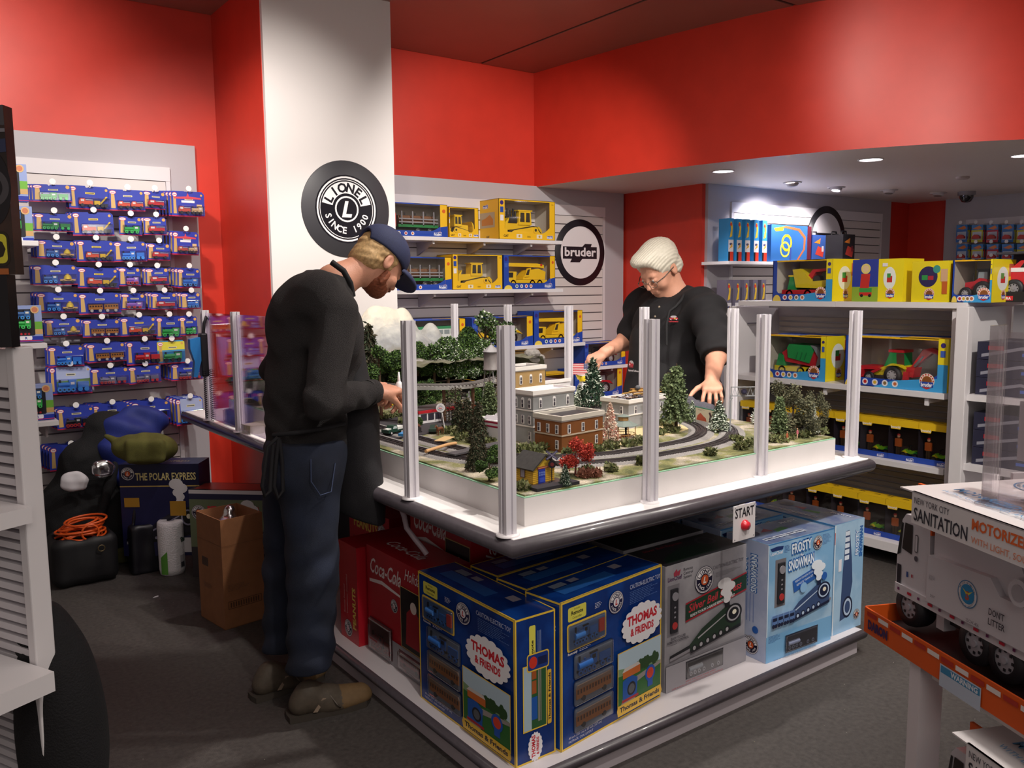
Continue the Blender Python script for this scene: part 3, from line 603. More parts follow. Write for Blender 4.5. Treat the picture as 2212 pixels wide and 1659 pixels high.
def frosty_box(loc, rz, label, turned=False):
    w, d, h = .385, .20, .455
    t = thing('train_set_box', label, 'box', loc, rz, group='pale blue winter train set boxes')
    b = MB(); b.box(0, 0, 0, w, d, h, M('#7fb0d8', .22, c2='#a9cbe6', scale=4)); F = faces(b, w, d, h); A = F['front']
    A.rect(0, 0, .004, h, '#e9f2fa'); A.rect(0, h-.004, w, h, '#3f7fc0'); A.rect(0, .0, w, .10, '#7db4df')
    A.text('LionChief', .012, h-.045, .013, '#e9eef8', bold=.03, w=.07); A.poly([(.01, h-.018), (.05, h-.014), (.085, h-.018), (.08, h-.03), (.02, h-.03)], '#23366e'); textlines(A, .09, h-.02, 6, .003, .04, '#31589c')
    for (x, y, s, r_, W_) in (('FROSTY', .048, .038, .05, .115), ('the', .026, .014, 0, .02), ('SNOWMAN', -.014, .038, .05, .15)):
        A.text(x, .19, h-.075+y-.03, s+.004, '#2a66ae', bold=.13, align='c', rot=r_, w=W_*1.04); A.text(x, .19, h-.075+y-.028, s, '#e8f2fc', bold=.04, align='c', rot=r_, w=W_)
    A.poly([(.14, h-.165), (.30, h-.128), (.295, h-.150), (.30, h-.175), (.15, h-.212)], '#2c5fae'); A.text('READY-TO-RUN O-GAUGE', .157, h-.175, .009, '#e8f2fc', w=.125, rot=.22); A.text('REMOTE TRAIN SET', .165, h-.190, .009, '#e8f2fc', w=.10, rot=.22)
    lionel(A, .284, h-.040, .028, dark='#1e1a34', centre='#cf5a2c', lc='#f2efe8'); textlines(A, .315, h-.015, 8, .0033, .055, '#5b80b4')
    A.disc(.325, .275, .016, '#2b5fb0'); A.disc(.2, .255, .02, '#8fbce4')
    steam_picture(A, .03, .105, .34, .19, '#3a4f78', '#1c2440', '#b9cde6', '#e6eef8', .8); train_car_strip(A, .02, .13, .13, .05, '#5f7fb4', '#1c2440')
    A.rect(.10, .018, .29, .088, '#1b2138'); textlines(A, .012, .10, 6, .003, .07, '#2b559a'); A.text('OVER 40 INCH (101 CM) X 60 INCH (152 CM) OVAL', .03, .006, .005, '#2b559a', w=.25)
    L = F['left']; L.rect(0, 0, d, h, M('#a9b4d2', .25, c2='#c3cbe0', scale=6)); L.text('FROSTY', .105, h-.18, .030, '#2a66ae', bold=.12, rot=PI/2, w=.12); L.text('FROSTY', .103, h-.178, .026, '#e8f2fc', bold=.03, rot=PI/2, w=.115)
    L.text('SNOWMAN', .150, h-.20, .030, '#2a66ae', bold=.12, rot=PI/2, w=.15); L.text('SNOWMAN', .148, h-.198, .026, '#e8f2fc', bold=.03, rot=PI/2, w=.145)
    for i in range(7): L.rect(.04+.016*i, .14, .044+.016*i, .25, '#7d8ec0')
    lionel(L, .13, .05, .036, dark='#1e1a34', centre='#cf5a2c', lc='#f2efe8'); L.disc(.15, .115, .014, '#2b5fb0')
    R = F['right']; R.rect(0, 0, d, h, M('#8fb8da', .25, c2='#a9cbe6', scale=6)); R.rect(0, 0, .006, h, '#e9f2fa'); R.rect(0, h-.03, .004, h-.08, '#c8412c')
    R.text('FROSTY', .165, h-.15, .024, '#2a66ae', bold=.12, rot=PI/2, w=.11); R.text('FROSTY', .164, h-.148, .021, '#e8f2fc', bold=.03, rot=PI/2, w=.105); R.text('SNOWMAN', .19, h-.16, .02, '#2a66ae', bold=.1, rot=PI/2, w=.13)
    R.poly([(.05, .05), (.10, .06), (.13, .20), (.12, .30), (.10, .42), (.075, .42), (.06, .25)], '#3a4f78'); R.disc(.10, .10, .035, '#1c2440', .045); R.disc(.10, .10, .026, '#b9cde6', .036); R.disc(.10, .10, .018, '#3a4f78', .026)
    for i in range(5): R.rect(.07, .30+.025*i, .10, .318+.025*i, '#dfe9f6')
    R.rect(.03, .26, .05, .31, '#e6e6ee'); lionel(R, .165, .055, .022, dark='#1e1a34', centre='#cf5a2c', lc='#f2efe8')
    T = F['top']; T.rect(.003, .003, w-.003, d-.003, M('#6d7fae', .22, c2='#9aa9c6', scale=9)); T.poly([(.16, .09), (.24, .1), (.23, .13), (.17, .12)], '#3f8f58'); T.poly([(.10, .12), (.16, .11), (.15, .15)], '#b0506a'); train_car_strip(T, .03, .03, .24, .03, '#dfe6f4', '#2a3760'); T.text('FROSTY', .26, .15, .02, '#dfe9f6', bold=.05); T.disc(.06, .13, .03, '#3a4468')
    b.build('carton', t)
    b = MB(); remote(b, .045, .21, .052, .175); b.build('toy_remote', t)
    b = MB(); loco(b, .108, .026, .17, .052, -.001, '#8088a4'); b.build('toy_engine', t)
    b = MB(); b.box(.104, -.0125, .02, .286, -.0015, .086, clear('#ffffff', .84, .1), bev=.004); b.build('window_blister', t)
    return t
fb = frosty_box((2.535, 1.865, .1005), -.05, 'pale blue winter train set box, broad face to the front, right of the silver box')
dup(fb, (2.55, 2.10, .1005), -.02, 'pale blue winter train set box directly behind the front pale blue one, shiny top showing')
dup(fb, (2.56, 2.325, .1005), 0, 'pale blue winter train set box deepest under the table')
dup(fb, (2.957, 2.245, .1005), -PI/2-.02, 'pale blue winter train set box at the right end of the platform, turned sideways')
def red_box(loc, rz, label, kind):
    w, d, h = (.44, .19, .42) if kind == 'cola' else (.40, .16, .40)
    t = thing('train_set_box', label, 'box', loc, rz); b = MB(); b.box(0, 0, 0, w, d, h, M('#b31e2b', .28, noise=.08, scale=6)); F = faces(b, w, d, h); A = F['front']
    if kind == 'cola':
        A.text('Coca-Cola', .03, h-.10, .06, '#efe6e6', shear=.35, w=.24, bold=.02); A.poly([(.02, h-.13), (.12, h-.115), (.3, h-.135), (.3, h-.142), (.12, h-.13), (.02, h-.142)], '#efe6e6')
        lionel(A, .215, .235, .026, dark='#1e1a34', centre='#efe6e6', lc='#b31e2b'); A.text('Holiday', .30, h-.06, .045, '#efe6e6', shear=.4, w=.13)
        A.rect(.265, .10, .435, .33, '#c9a86a'); A.rect(.268, .103, .432, .327, '#1c181a'); A.poly([(.30, .12), (.40, .12), (.42, .22), (.36, .28), (.31, .24)], '#9c1f2a'); A.disc(.36, .27, .022, '#e8d8cf')
        textlines(A, .2, .34, 5, .003, .06, '#e6c8c8'); A.rect(0, 0, w, .10, '#8f8b90'); A.rect(.02, .015, .20, .14, '#4a1c24'); A.rect(.25, .015, .42, .085, '#5a2028')
        T = F['top']; T.text('Coca-Cola', .04, .06, .05, '#efe6e6', shear=.35, w=.26, bold=.02)
        R = F['right']; R.text('Coca-Cola', .11, .06, .05, '#efe6e6', shear=.35, w=.26, rot=PI/2)
    else:
        A.text('PEANUTS', .05, h-.10, .05, '#e0c25a', bold=.05, w=.24); lionel(A, .33, .32, .04, dark='#1e1a34', centre='#efe6e6', lc='#b31e2b'); A.rect(.04, .05, .3, .25, '#7c1a24'); train_car_strip(A, .06, .08, .22, .06, '#d8c8a8', '#2a1c20')
        R = F['right']; R.text('PEANUTS', .14, .06, .028, '#e0c25a', bold=.05, w=.17, rot=PI/2); lionel(R, .07, .05, .035, dark='#1e1a34', centre='#d6d0d8', lc='#b31e2b'); R.text('Remote Powered', .05, .11, .012, '#d8b0b0', rot=PI/2); R.text('Transformer Controlled', .075, .11, .012, '#d8b0b0', rot=PI/2)
    b.build('carton', t)
    if kind == 'cola':
        b = MB(); loco(b, .03, .03, .16, .06, -.001, '#8d2630'); coach(b, .26, .03, .15, .045, -.001, '#8d2630', '#d6d0d0'); b.build('toy_train', t)
        b = MB(); b.box(.022, -.016, .017, .198, -.0015, .138, clear('#ffffff', .78, .12), bev=.006); b.box(.252, -.016, .017, .418, -.0015, .083, clear('#ffffff', .78, .12), bev=.006); b.build('window_blister', t)
    return t
red_box((1.43, 2.90, .1005), -PI/2, 'red soft drink train set box with holiday picture, left of the corner box', 'cola')
red_box((1.80, 3.09, .1005), PI, 'red train set box with gold lettering on its narrow side, next to the bending man', 'pea')
red_box((1.70, 3.62, .1005), -PI/2, 'dark red train set box pushed back beneath the table', 'pea2')
rb = red_box((1.635, 2.915, .1005), -PI/2, 'tall red train set box behind the soft drink box, reaching up under the table', 'cola'); rb.scale = (1, 1, 1.42)
t = thing('vent_hose', 'pale plastic hose hanging beneath the table near the red boxes', 'hose', (1.36, 2.56, .0))
b = MB(); b.tube([(0.05, .02, .733), (.06, .015, .70), (.065, .01, .66), (.085, -.015, .62), (.10, -.04, .59), (.11, -.05, .57)], .010, M('#b9a8b0', .4)); b.build('tube', t)
t = thing('start_plate', 'small white START plate with a red push button hanging off the table edge', 'sign', (2.30, 1.795, .637))
b = MB(); b.box(-.058, -.003, 0, .058, 0, .125, M('#ddd8da', .4), bev=.001); A = Art(b, (-.058, -.003, 0), (1, 0, 0), (0, 0, 1)); A.text('START', .058, .082, .034, '#1d1b22', bold=.02, w=.10, align='c')
for u, v in ((.008, .008), (.108, .008), (.008, .117), (.108, .117)): A.disc(u, v, .0022, '#55525a', n=10)
b.build('plate', t)
b = MB(); b.lathe([(.019, 0), (.019, -.006), (.015, -.009), (.014, -.016), (.0001, -.018)], M('#cc2130', .3, coat=.5), 24, c=(0, -.003, .052), axis='y'); b.build('push_button', t, label='red push button')
def wheel(parent, x, z, r, y0, y1, tyre='#1d1d22', hub='#8d8a90', n=18, name='wheel'):
    b = MB(); b.lathe([(r*.55, -y1), (r*.93, -y1), (r, -y1+(y1-y0)*.25), (r, -y1+(y1-y0)*.75), (r*.93, -y0), (r*.55, -y0)], tyre, n, c=(0, 0, 0), axis='y')
    b.cyl((0, -y0, 0), (0, -y1+.002, 0), r*.6, hub, n=n); b.cyl((0, -y1+.002, 0), (0, -y1-.001, 0), r*.16, hub, n=10)
    for i in range(8):
        a = PI*2*i/8; b.box(math.cos(a)*r*.42-r*.06, -y1+.001, math.sin(a)*r*.42-r*.06, math.cos(a)*r*.42+r*.06, -y1+.0025, math.sin(a)*r*.42+r*.06, tyre)
    o = b.build(name, parent); o.location = (x, 0, z); return o
def wheels(parent, xs, z, r, W, tyre='#1d1d22', hub='#8d8a90', both=False):
    for x in xs: wheel(parent, x, z, r, -W+.0, -W+r*.55, tyre, hub) if False else wheel(parent, x, z, r, W-r*.5, W, tyre, hub)
def toy_body(parent, b, name): return b.build(name, parent)
def toy_log_truck(par, L, H, W):
    b = MB(); g = '#1c7a3c'; r = H*.14
    b.prism([(0, r*1.1), (L*.26, r*1.1), (L*.26, H*.92), (L*.03, H*.92), (0, H*.6)], -W, W, g); b.prism([(L*.04, H*.55), (L*.19, H*.55), (L*.19, H*.83), (L*.055, H*.83)], -W-.001, -W, '#16261d')
    b.box(L*.27, -W*.5, r*1.2, L, W*.5, r*1.9, '#2a2a2e'); b.box(L*.25, -W*.9, r*2.2, L*.30, -W*.3, H*.85, '#c8322c'); b.box(0, -W, r*.7, L*.26, W, r*1.15, g)
    b.box(L*.33, -W, r*2.1, L, W, r*2.9, g)
    for i in range(4): x = L*(.38+.18*i); b.box(x, -W, r*2.6, x+L*.018, -W+.008, H*.95, '#8d8b90'); b.box(x, W-.008, r*2.6, x+L*.018, W, H*.95, '#8d8b90')
    for k in range(2): b.box(L*.34, -W-.001, H*(.48+.13*k), L, -W+.003, H*(.53+.13*k), '#8d8b90')
    for i, (y, z) in enumerate(((-.5, .52), (0, .52), (.5, .52), (-.25, .70), (.25, .70))): b.cyl((L*.36, y*W, H*z), (L*.98, y*W, H*z), H*.10, M('#7a5238', .8, noise=.2), n=10)
    o = toy_body(par, b, 'toy_log_truck'); wheels(o, (L*.13, L*.66, L*.86), r, r, W); return o
def toy_dozer(par, L, H, W, yel='#f2c522', big=False):
    b = MB(); z0 = H*.02; r = H*.16; dk = '#3a3428'
    tr = [(L*.22, z0), (L*.80, z0), (L*.90, H*.14), (L*.78, H*.40), (L*.70, H*.42), (L*.24, H*.26), (L*.15, H*.14)]
    for s in (-W, W*.5): b.prism(tr, s, s+W*.5, dk)
    b.prism([(p[0]*.9+L*.055, p[1]*.8+H*.04) for p in tr], -W-.004, -W, yel)
    b.prism([(L*.16, H*.26), (L*.70, H*.36), (L*.70, H*.56), (L*.16, H*.5)], -W*.5, W*.5, yel)
    b.prism([(L*.42, H*.45), (L*.72, H*.45), (L*.70, H*.92), (L*.44, H*.92)], -W*.6, W*.6, yel); b.prism([(L*.46, H*.55), (L*.56, H*.55), (L*.555, H*.87), (L*.47, H*.87)], -W*.61, -W*.6, dk); b.prism([(L*.59, H*.55), (L*.68, H*.55), (L*.675, H*.87), (L*.60, H*.87)], -W*.61, -W*.6, dk)
    b.box(L*.41, -W*.65, H*.92, L*.73, W*.65, H*.96, yel)
    b.prism([(0, z0), (L*.06, H*.03), (L*.10, H*.2), (L*.10, H*.44), (L*.14, H*.66), (L*.05, H*.5), (L*.04, H*.2)], -W*1.2, W*1.2, yel)
    b.prism([(L*.06, H*.10), (L*.55, H*.10), (L*.55, H*.18), (L*.06, H*.18)], -W*1.12, -W*1.02, yel)
    b.prism([(L*.80, H*.32), (L*.92, H*.42), (L*.98, H*.30), (L*.99, H*.06), (L*.95, H*.05), (L*.93, H*.26), (L*.86, H*.24)], -W*.4, W*.4, yel)
    if big:
        for x, h in ((.2, 1.), (.26, .95), (.33, 1.), (.38, .92)): b.cyl((L*x, -W*.3, H*.5), (L*(x+.02), -W*.3, H*h), L*.018, '#1d1c20', n=8)
        b.box(L*.15, -W*.55, H*.5, L*.40, W*.55, H*.72, '#2b2a24')
    for q in (.3, .42, .54, .66): b.cyl((L*q, -W-.008, H*.09), (L*q, -W-.003, H*.09), H*.055, '#d8b01e', n=12)
    b.cyl((L*.74, -W-.009, H*.27), (L*.74, -W-.003, H*.27), H*.11, yel, n=18); b.cyl((L*.74, -W-.01, H*.27), (L*.74, -W-.009, H*.27), H*.05, dk, n=12)
    return toy_body(par, b, 'toy_bulldozer')
def toy_crane(par, L, H, W):
    b = MB(); y = '#f2c522'; r = H*.15
    b.prism([(0, r*.9), (L*.22, r*.9), (L*.24, H*.62), (L*.02, H*.62), (0, H*.4)], -W, W, y); b.prism([(L*.03, H*.38), (L*.15, H*.38), (L*.16, H*.58), (L*.04, H*.58)], -W-.001, -W, '#1f1c18')
    b.box(L*.22, -W, r*1.1, L*.98, W, r*1.9, y); b.box(L*.24, -W*.8, r*.7, L*.95, W*.8, r*1.1, '#2a2822')
    b.prism([(L*.40, r*2.0), (L*.95, r*2.0), (L*.97, H*.62), (L*.80, H*.74), (L*.55, H*.68), (L*.44, H*.45)], -W*.8, W*.8, y)
    b.prism([(L*.44, H*.40), (L*.56, H*.42), (L*.60, H*.78), (L*.50, H*.74)], -W*.92, -W*.8, y); b.prism([(L*.47, H*.48), (L*.54, H*.48), (L*.57, H*.72), (L*.515, H*.70)], -W*.93, -W*.92, '#3a3428')
    b.prism([(L*.02, H*.84), (L*.85, H*.80), (L*.97, H*.76), (L*.97, H*.90), (L*.80, H*.96), (L*.02, H*.97)], -W*.45, W*.45, y); b.cyl((L*.06, -W*.5, H*.90), (L*.06, W*.5, H*.90), H*.07, '#c8322c', n=14)
    b.cyl((L*.90, -W*.5, H*.90), (L*.90, W*.5, H*.90), H*.05, '#c8322c', n=14); b.text_at = None
    o = toy_body(par, b, 'toy_crane_truck'); wheels(o, (L*.16, L*.62, L*.80), r, r, W, hub='#6d6a60'); return o
def toy_bus(par, L, H, W):
    b = MB(); r = H*.13; b.box(0, -W, r, L, W, H*.88, '#e3e6e2'); b.box(0, -W-.001, H*.84, L, W, H*.95, '#2f8f5a')
    for k in range(7): x = L*(.03+.137*k); b.box(x, -W-.002, H*.62, x+L*.11, -W-.001, H*.80, '#8f9a9c'); b.box(x, -W-.002, H*.24, x+L*.11, -W-.001, H*.42, '#8f9a9c')
    o = toy_body(par, b, 'toy_bus'); wheels(o, (L*.2, L*.8), r, r, W); return o
def toy_tractor(par, L, H, W, body='#d3202e', loader=False):
    b = MB(); R = H*.30; r = H*.2
    b.prism([(L*.06, H*.30), (L*.45, H*.32), (L*.45, H*.60), (L*.08, H*.54)], -W*.45, W*.45, body); b.prism([(L*.42, H*.34), (L*.86, H*.34), (L*.82, H*.92), (L*.48, H*.92)], -W*.55, W*.55, '#2a2a2e')
    b.prism([(L*.48, H*.52), (L*.80, H*.52), (L*.78, H*.88), (L*.51, H*.88)], -W*.56, -W*.55, '#9aa6ac'); b.box(L*.44, -W*.6, H*.92, L*.86, W*.6, H*.98, '#2a2a2e')
    b.prism([(L*.48, H*.34), (L*.5, H*.60), (L*.62, H*.68), (L*.86, H*.64), (L*.96, H*.44), (L*.9, H*.5), (L*.7, H*.6), (L*.55, H*.5)], -W, -W*.5, body)
    b.cyl((L*.28, -W*.2, H*.5), (L*.28, -W*.2, H*.86), L*.014, '#2a2a2e', n=8); b.box(L*.1, -W*.4, r*.7, L*.8, W*.4, r*1.3, '#2a2a2e')
    if loader: b.prism([(L*-.02, H*.0), (L*.10, H*.03), (L*.08, H*.22), (0, H*.2)], -W*1.1, W*1.1, '#8d8a90'); b.prism([(L*.04, H*.14), (L*.5, H*.5), (L*.5, H*.56), (L*.03, H*.2)], -W*.9, -W*.8, body)
    o = toy_body(par, b, 'toy_tractor'); wheels(o, (L*.2,), r, r, W, hub='#b9b6b8'); wheel(o, L*.74, R, R, W-R*.5, W+.004, hub='#b9b6b8'); return o
def toy_dumper(par, L, H, W):
    b = MB(); r = H*.15
    b.box(0, -W, r*1.0, L, W, r*1.9, '#d3202e'); b.prism([(L*.10, r*1.9), (L*.30, r*1.9), (L*.27, H*.74), (L*.15, H*.74)], -W*.9, W*.9, '#1c9a4e'); b.box(L*.12, -W*.92, H*.72, L*.30, W*.92, H*.78, '#f0d81f')
    b.prism([(L*.30, r*2.4), (L*.85, r*2.2), (L, H*.50), (L*.97, H*.60), (L*.62, H*.56), (L*.40, H*.98), (L*.22, H*.96)], -W, W, '#f0d81f')
    b.prism([(L*.45, H*.62), (L*.60, H*.95), (L*.95, H*.98), (L, H*.66), (L*.92, H*.90), (L*.66, H*.86), (L*.56, H*.60)], -W*.7, W*.3, '#d3202e'); b.cyl((L*.70, -W*.8, H*.62), (L*.70, -W*.3, H*.62), r*.9, '#26262c', n=16); b.cyl((L*.92, -W*.8, H*.62), (L*.92, -W*.3, H*.62), r*.9, '#26262c', n=16)
    b.disc = None
    o = toy_body(par, b, 'toy_dump_truck'); wheels(o, (L*.16, L*.55, L*.80), r, r, W); return o
def toy_garbage(par, L, H, W):
    b = MB(); r = H*.15
    b.box(0, -W, r*.9, L*.82, W, r*1.9, '#f0d81f'); b.prism([(L*.02, r*1.9), (L*.20, r*1.9), (L*.18, H*.62), (L*.08, H*.66)], -W*.95, W*.95, '#1c9a4e')
    b.prism([(L*.22, H*.42), (L*.85, r*2.1), (L*.92, H*.55), (L*.88, H*.78), (L*.28, H*.86), (L*.14, H*.70)], -W*.9, W*.9, '#c81f30')
    b.prism([(L*.28, H*.56), (L*.72, H*.42), (L*.80, H*.78), (L*.76, H*.96), (L*.30, H*.98), (L*.26, H*.86)], -W, W, '#1fa050'); b.prism([(L*.74, H*.98), (L*.88, H*.92), (L*.98, H*.66), (L*.96, H*.42), (L*.86, H*.32), (L*.90, H*.62), (L*.82, H*.84)], -W*1.02, W, '#8d9196')
    for k in range(3): b.prism([(L*(.44+.09*k), H*.52), (L*(.455+.09*k), H*.51), (L*(.50+.09*k), H*.74), (L*(.485+.09*k), H*.75)], -W-.003, -W, '#178043')
    o = toy_body(par, b, 'toy_garbage_truck'); wheels(o, (L*.16, L*.55, L*.74), r, r, W); return o
def toy_digger(par, L, H, W):
    b = MB(); red = '#d3202e'; R = H*.24; r = H*.15
    b.prism([(0, H*.08), (L*.06, H*.10), (L*.08, H*.34), (L*.02, H*.40)], -W*1.1, W*1.1, red); b.prism([(L*.05, H*.16), (L*.26, H*.40), (L*.30, H*.38), (L*.10, H*.12)], -W*.9, -W*.7, red); b.prism([(L*.02, H*.34), (L*.22, H*.36), (L*.22, H*.44), (L*.04, H*.44)], -W*.8, W*.8, red)
    b.prism([(L*.16, H*.30), (L*.36, H*.50), (L*.56, H*.50), (L*.56, H*.24), (L*.16, H*.20)], -W*.6, W*.6, '#f0d81f')
    b.prism([(L*.31, H*.46), (L*.54, H*.46), (L*.53, H*.86), (L*.38, H*.86)], -W*.62, W*.62, '#1c9a4e'); b.prism([(L*.46, H*.52), (L*.55, H*.50), (L*.54, H*.82), (L*.45, H*.82)], -W*.63, -W*.62, '#5a3a30'); b.box(L*.36, -W*.66, H*.84, L*.54, W*.66, H*.91, red)
    b.prism([(L*.34, H*.44), (L*.42, H*.55), (L*.54, H*.52), (L*.58, H*.42), (L*.5, H*.5), (L*.42, H*.5)], -W, -W*.6, '#f0d81f')
    b.prism([(L*.55, H*.22), (L*.64, H*.20), (L*.66, H*.46), (L*.55, H*.46)], -W*.5, W*.5, red)
    b.prism([(L*.58, H*.42), (L*.64, H*.48), (L*.82, H*.86), (L*.97, H*.78), (L, H*.84), (L*.82, H*1.0), (L*.72, H*.94)], -W*.25, W*.25, red); b.prism([(L*.95, H*.82), (L*.99, H*.82), (L*1.0, H*.42), (L*.96, H*.44)], -W*.12, W*.12, '#6d6a70'); b.prism([(L*.90, H*.30), (L*1.0, H*.26), (L*1.0, H*.46), (L*.93, H*.46)], -W*.4, W*.4, '#55525a')
    b.prism([(L*.56, H*.02), (L*.62, H*.02), (L*.63, H*.36), (L*.57, H*.36)], -W, -W*.8, red)
    b.prism([(L*.62, H*.50), (L*.72, H*.78), (L*.74, H*.76), (L*.65, H*.47)], -W*.3, -W*.22, '#6d6a70')
    o = toy_body(par, b, 'toy_excavator_tractor'); wheels(o, (L*.16,), r, r, W, hub='#b9b6b8'); wheel(o, L*.44, R, R, W-R*.5, W+.004, hub='#b9b6b8'); return o
def toy_quad(par, L, H, W, body='#7fc41f'):
    b = MB(); b.prism([(0, H*.45), (L*.18, H*.62), (L*.45, H*.5), (L*.62, H*.58), (L, H*.62), (L*.86, H*.42), (L*.5, H*.34), (L*.2, H*.40)], -W*.5, W*.5, body); b.prism([(L*.05, H*.42), (L*.20, H*.56), (L*.34, H*.40)], -W, -W*.5, '#e9d21f'); b.prism([(L*.66, H*.42), (L*.84, H*.56), (L, H*.40)], -W, -W*.5, '#1f9a3c')
    b.cyl((L*.32, 0, H*.5), (L*.40, 0, H*.85), .003, '#222222', n=6); b.cyl((L*.40, -W*.7, H*.86), (L*.40, W*.7, H*.86), .003, '#222222', n=6)
    o = toy_body(par, b, 'toy_quad_bike'); wheels(o, (L*.16, L*.82), H*.24, H*.24, W, hub='#55525a'); return o
def figure_part(par, x, H):
    b = MB(); b.box(x-.010, -.006, 0, x-.001, .006, H*.45, '#4a3a2a'); b.box(x+.001, -.006, 0, x+.010, .006, H*.45, '#4a3a2a'); b.box(x-.012, -.008, H*.45, x+.012, .008, H*.78, '#c8642a'); b.box(x-.018, -.005, H*.45, x-.012, .005, H*.77, '#c8642a'); b.box(x+.012, -.005, H*.45, x+.018, .005, H*.77, '#c8642a')
    b.ell((x, 0, H*.88), (.009, .009, .011), '#d8a884', 10); b.ell((x, 0, H*.93), (.0095, .0095, .007), '#c8322c', 10); return b.build('toy_figure', par)
def bruder_logo(A, u, v, h, badge='#2347a8', txt='#f2f2f6'):
    W = h*3.4; A.poly([(u-W*.5, v-h*.15), (u-W*.45, v+h*.95), (u+W*.1, v+h*1.0), (u+W*.12, v+h*1.18), (u+W*.42, v+h*1.18), (u+W*.5, v+h*.9), (u+W*.5, v-h*.15), (u+W*.05, v-h*.3)], txt)
    A.poly([(u-W*.47, v-h*.1), (u-W*.43, v+h*.9), (u+W*.47, v+h*.9), (u+W*.47, v-h*.1)], badge); A.text('bruder', u, v, h*.78, txt, bold=.05, align='c', w=W*.86); A.rect(u+W*.1, v+h*1.02, u+W*.4, v+h*1.14, '#c8322c')
def sun_logo(A, u, v, r):
    A.disc(u, v, r, '#a8642c'); A.ring(u, v, r*.75, r*1.15, '#f0e0d0')
    for i in range(14): a = PI*2*i/14; A.disc(u+r*.95*math.cos(a), v+r*.95*math.sin(a), r*.13, '#c8322c', n=6)
    A.disc(u, v, r*.62, '#8a5226'); A.poly([(u-r*1.0, v-r*.95), (u+r*1.0, v-r*.95), (u+r*1.0, v-r*.15), (u-r*1.0, v-r*.15)], '#2347a8'); A.text('bruder', u, v-r*.85, r*.6, '#f2f2f6', bold=.06, align='c', w=r*1.8); A.poly([(u-r*.7, v-r*.98), (u+r*.7, v-r*.98), (u, v-r*1.3)], '#c8322c')
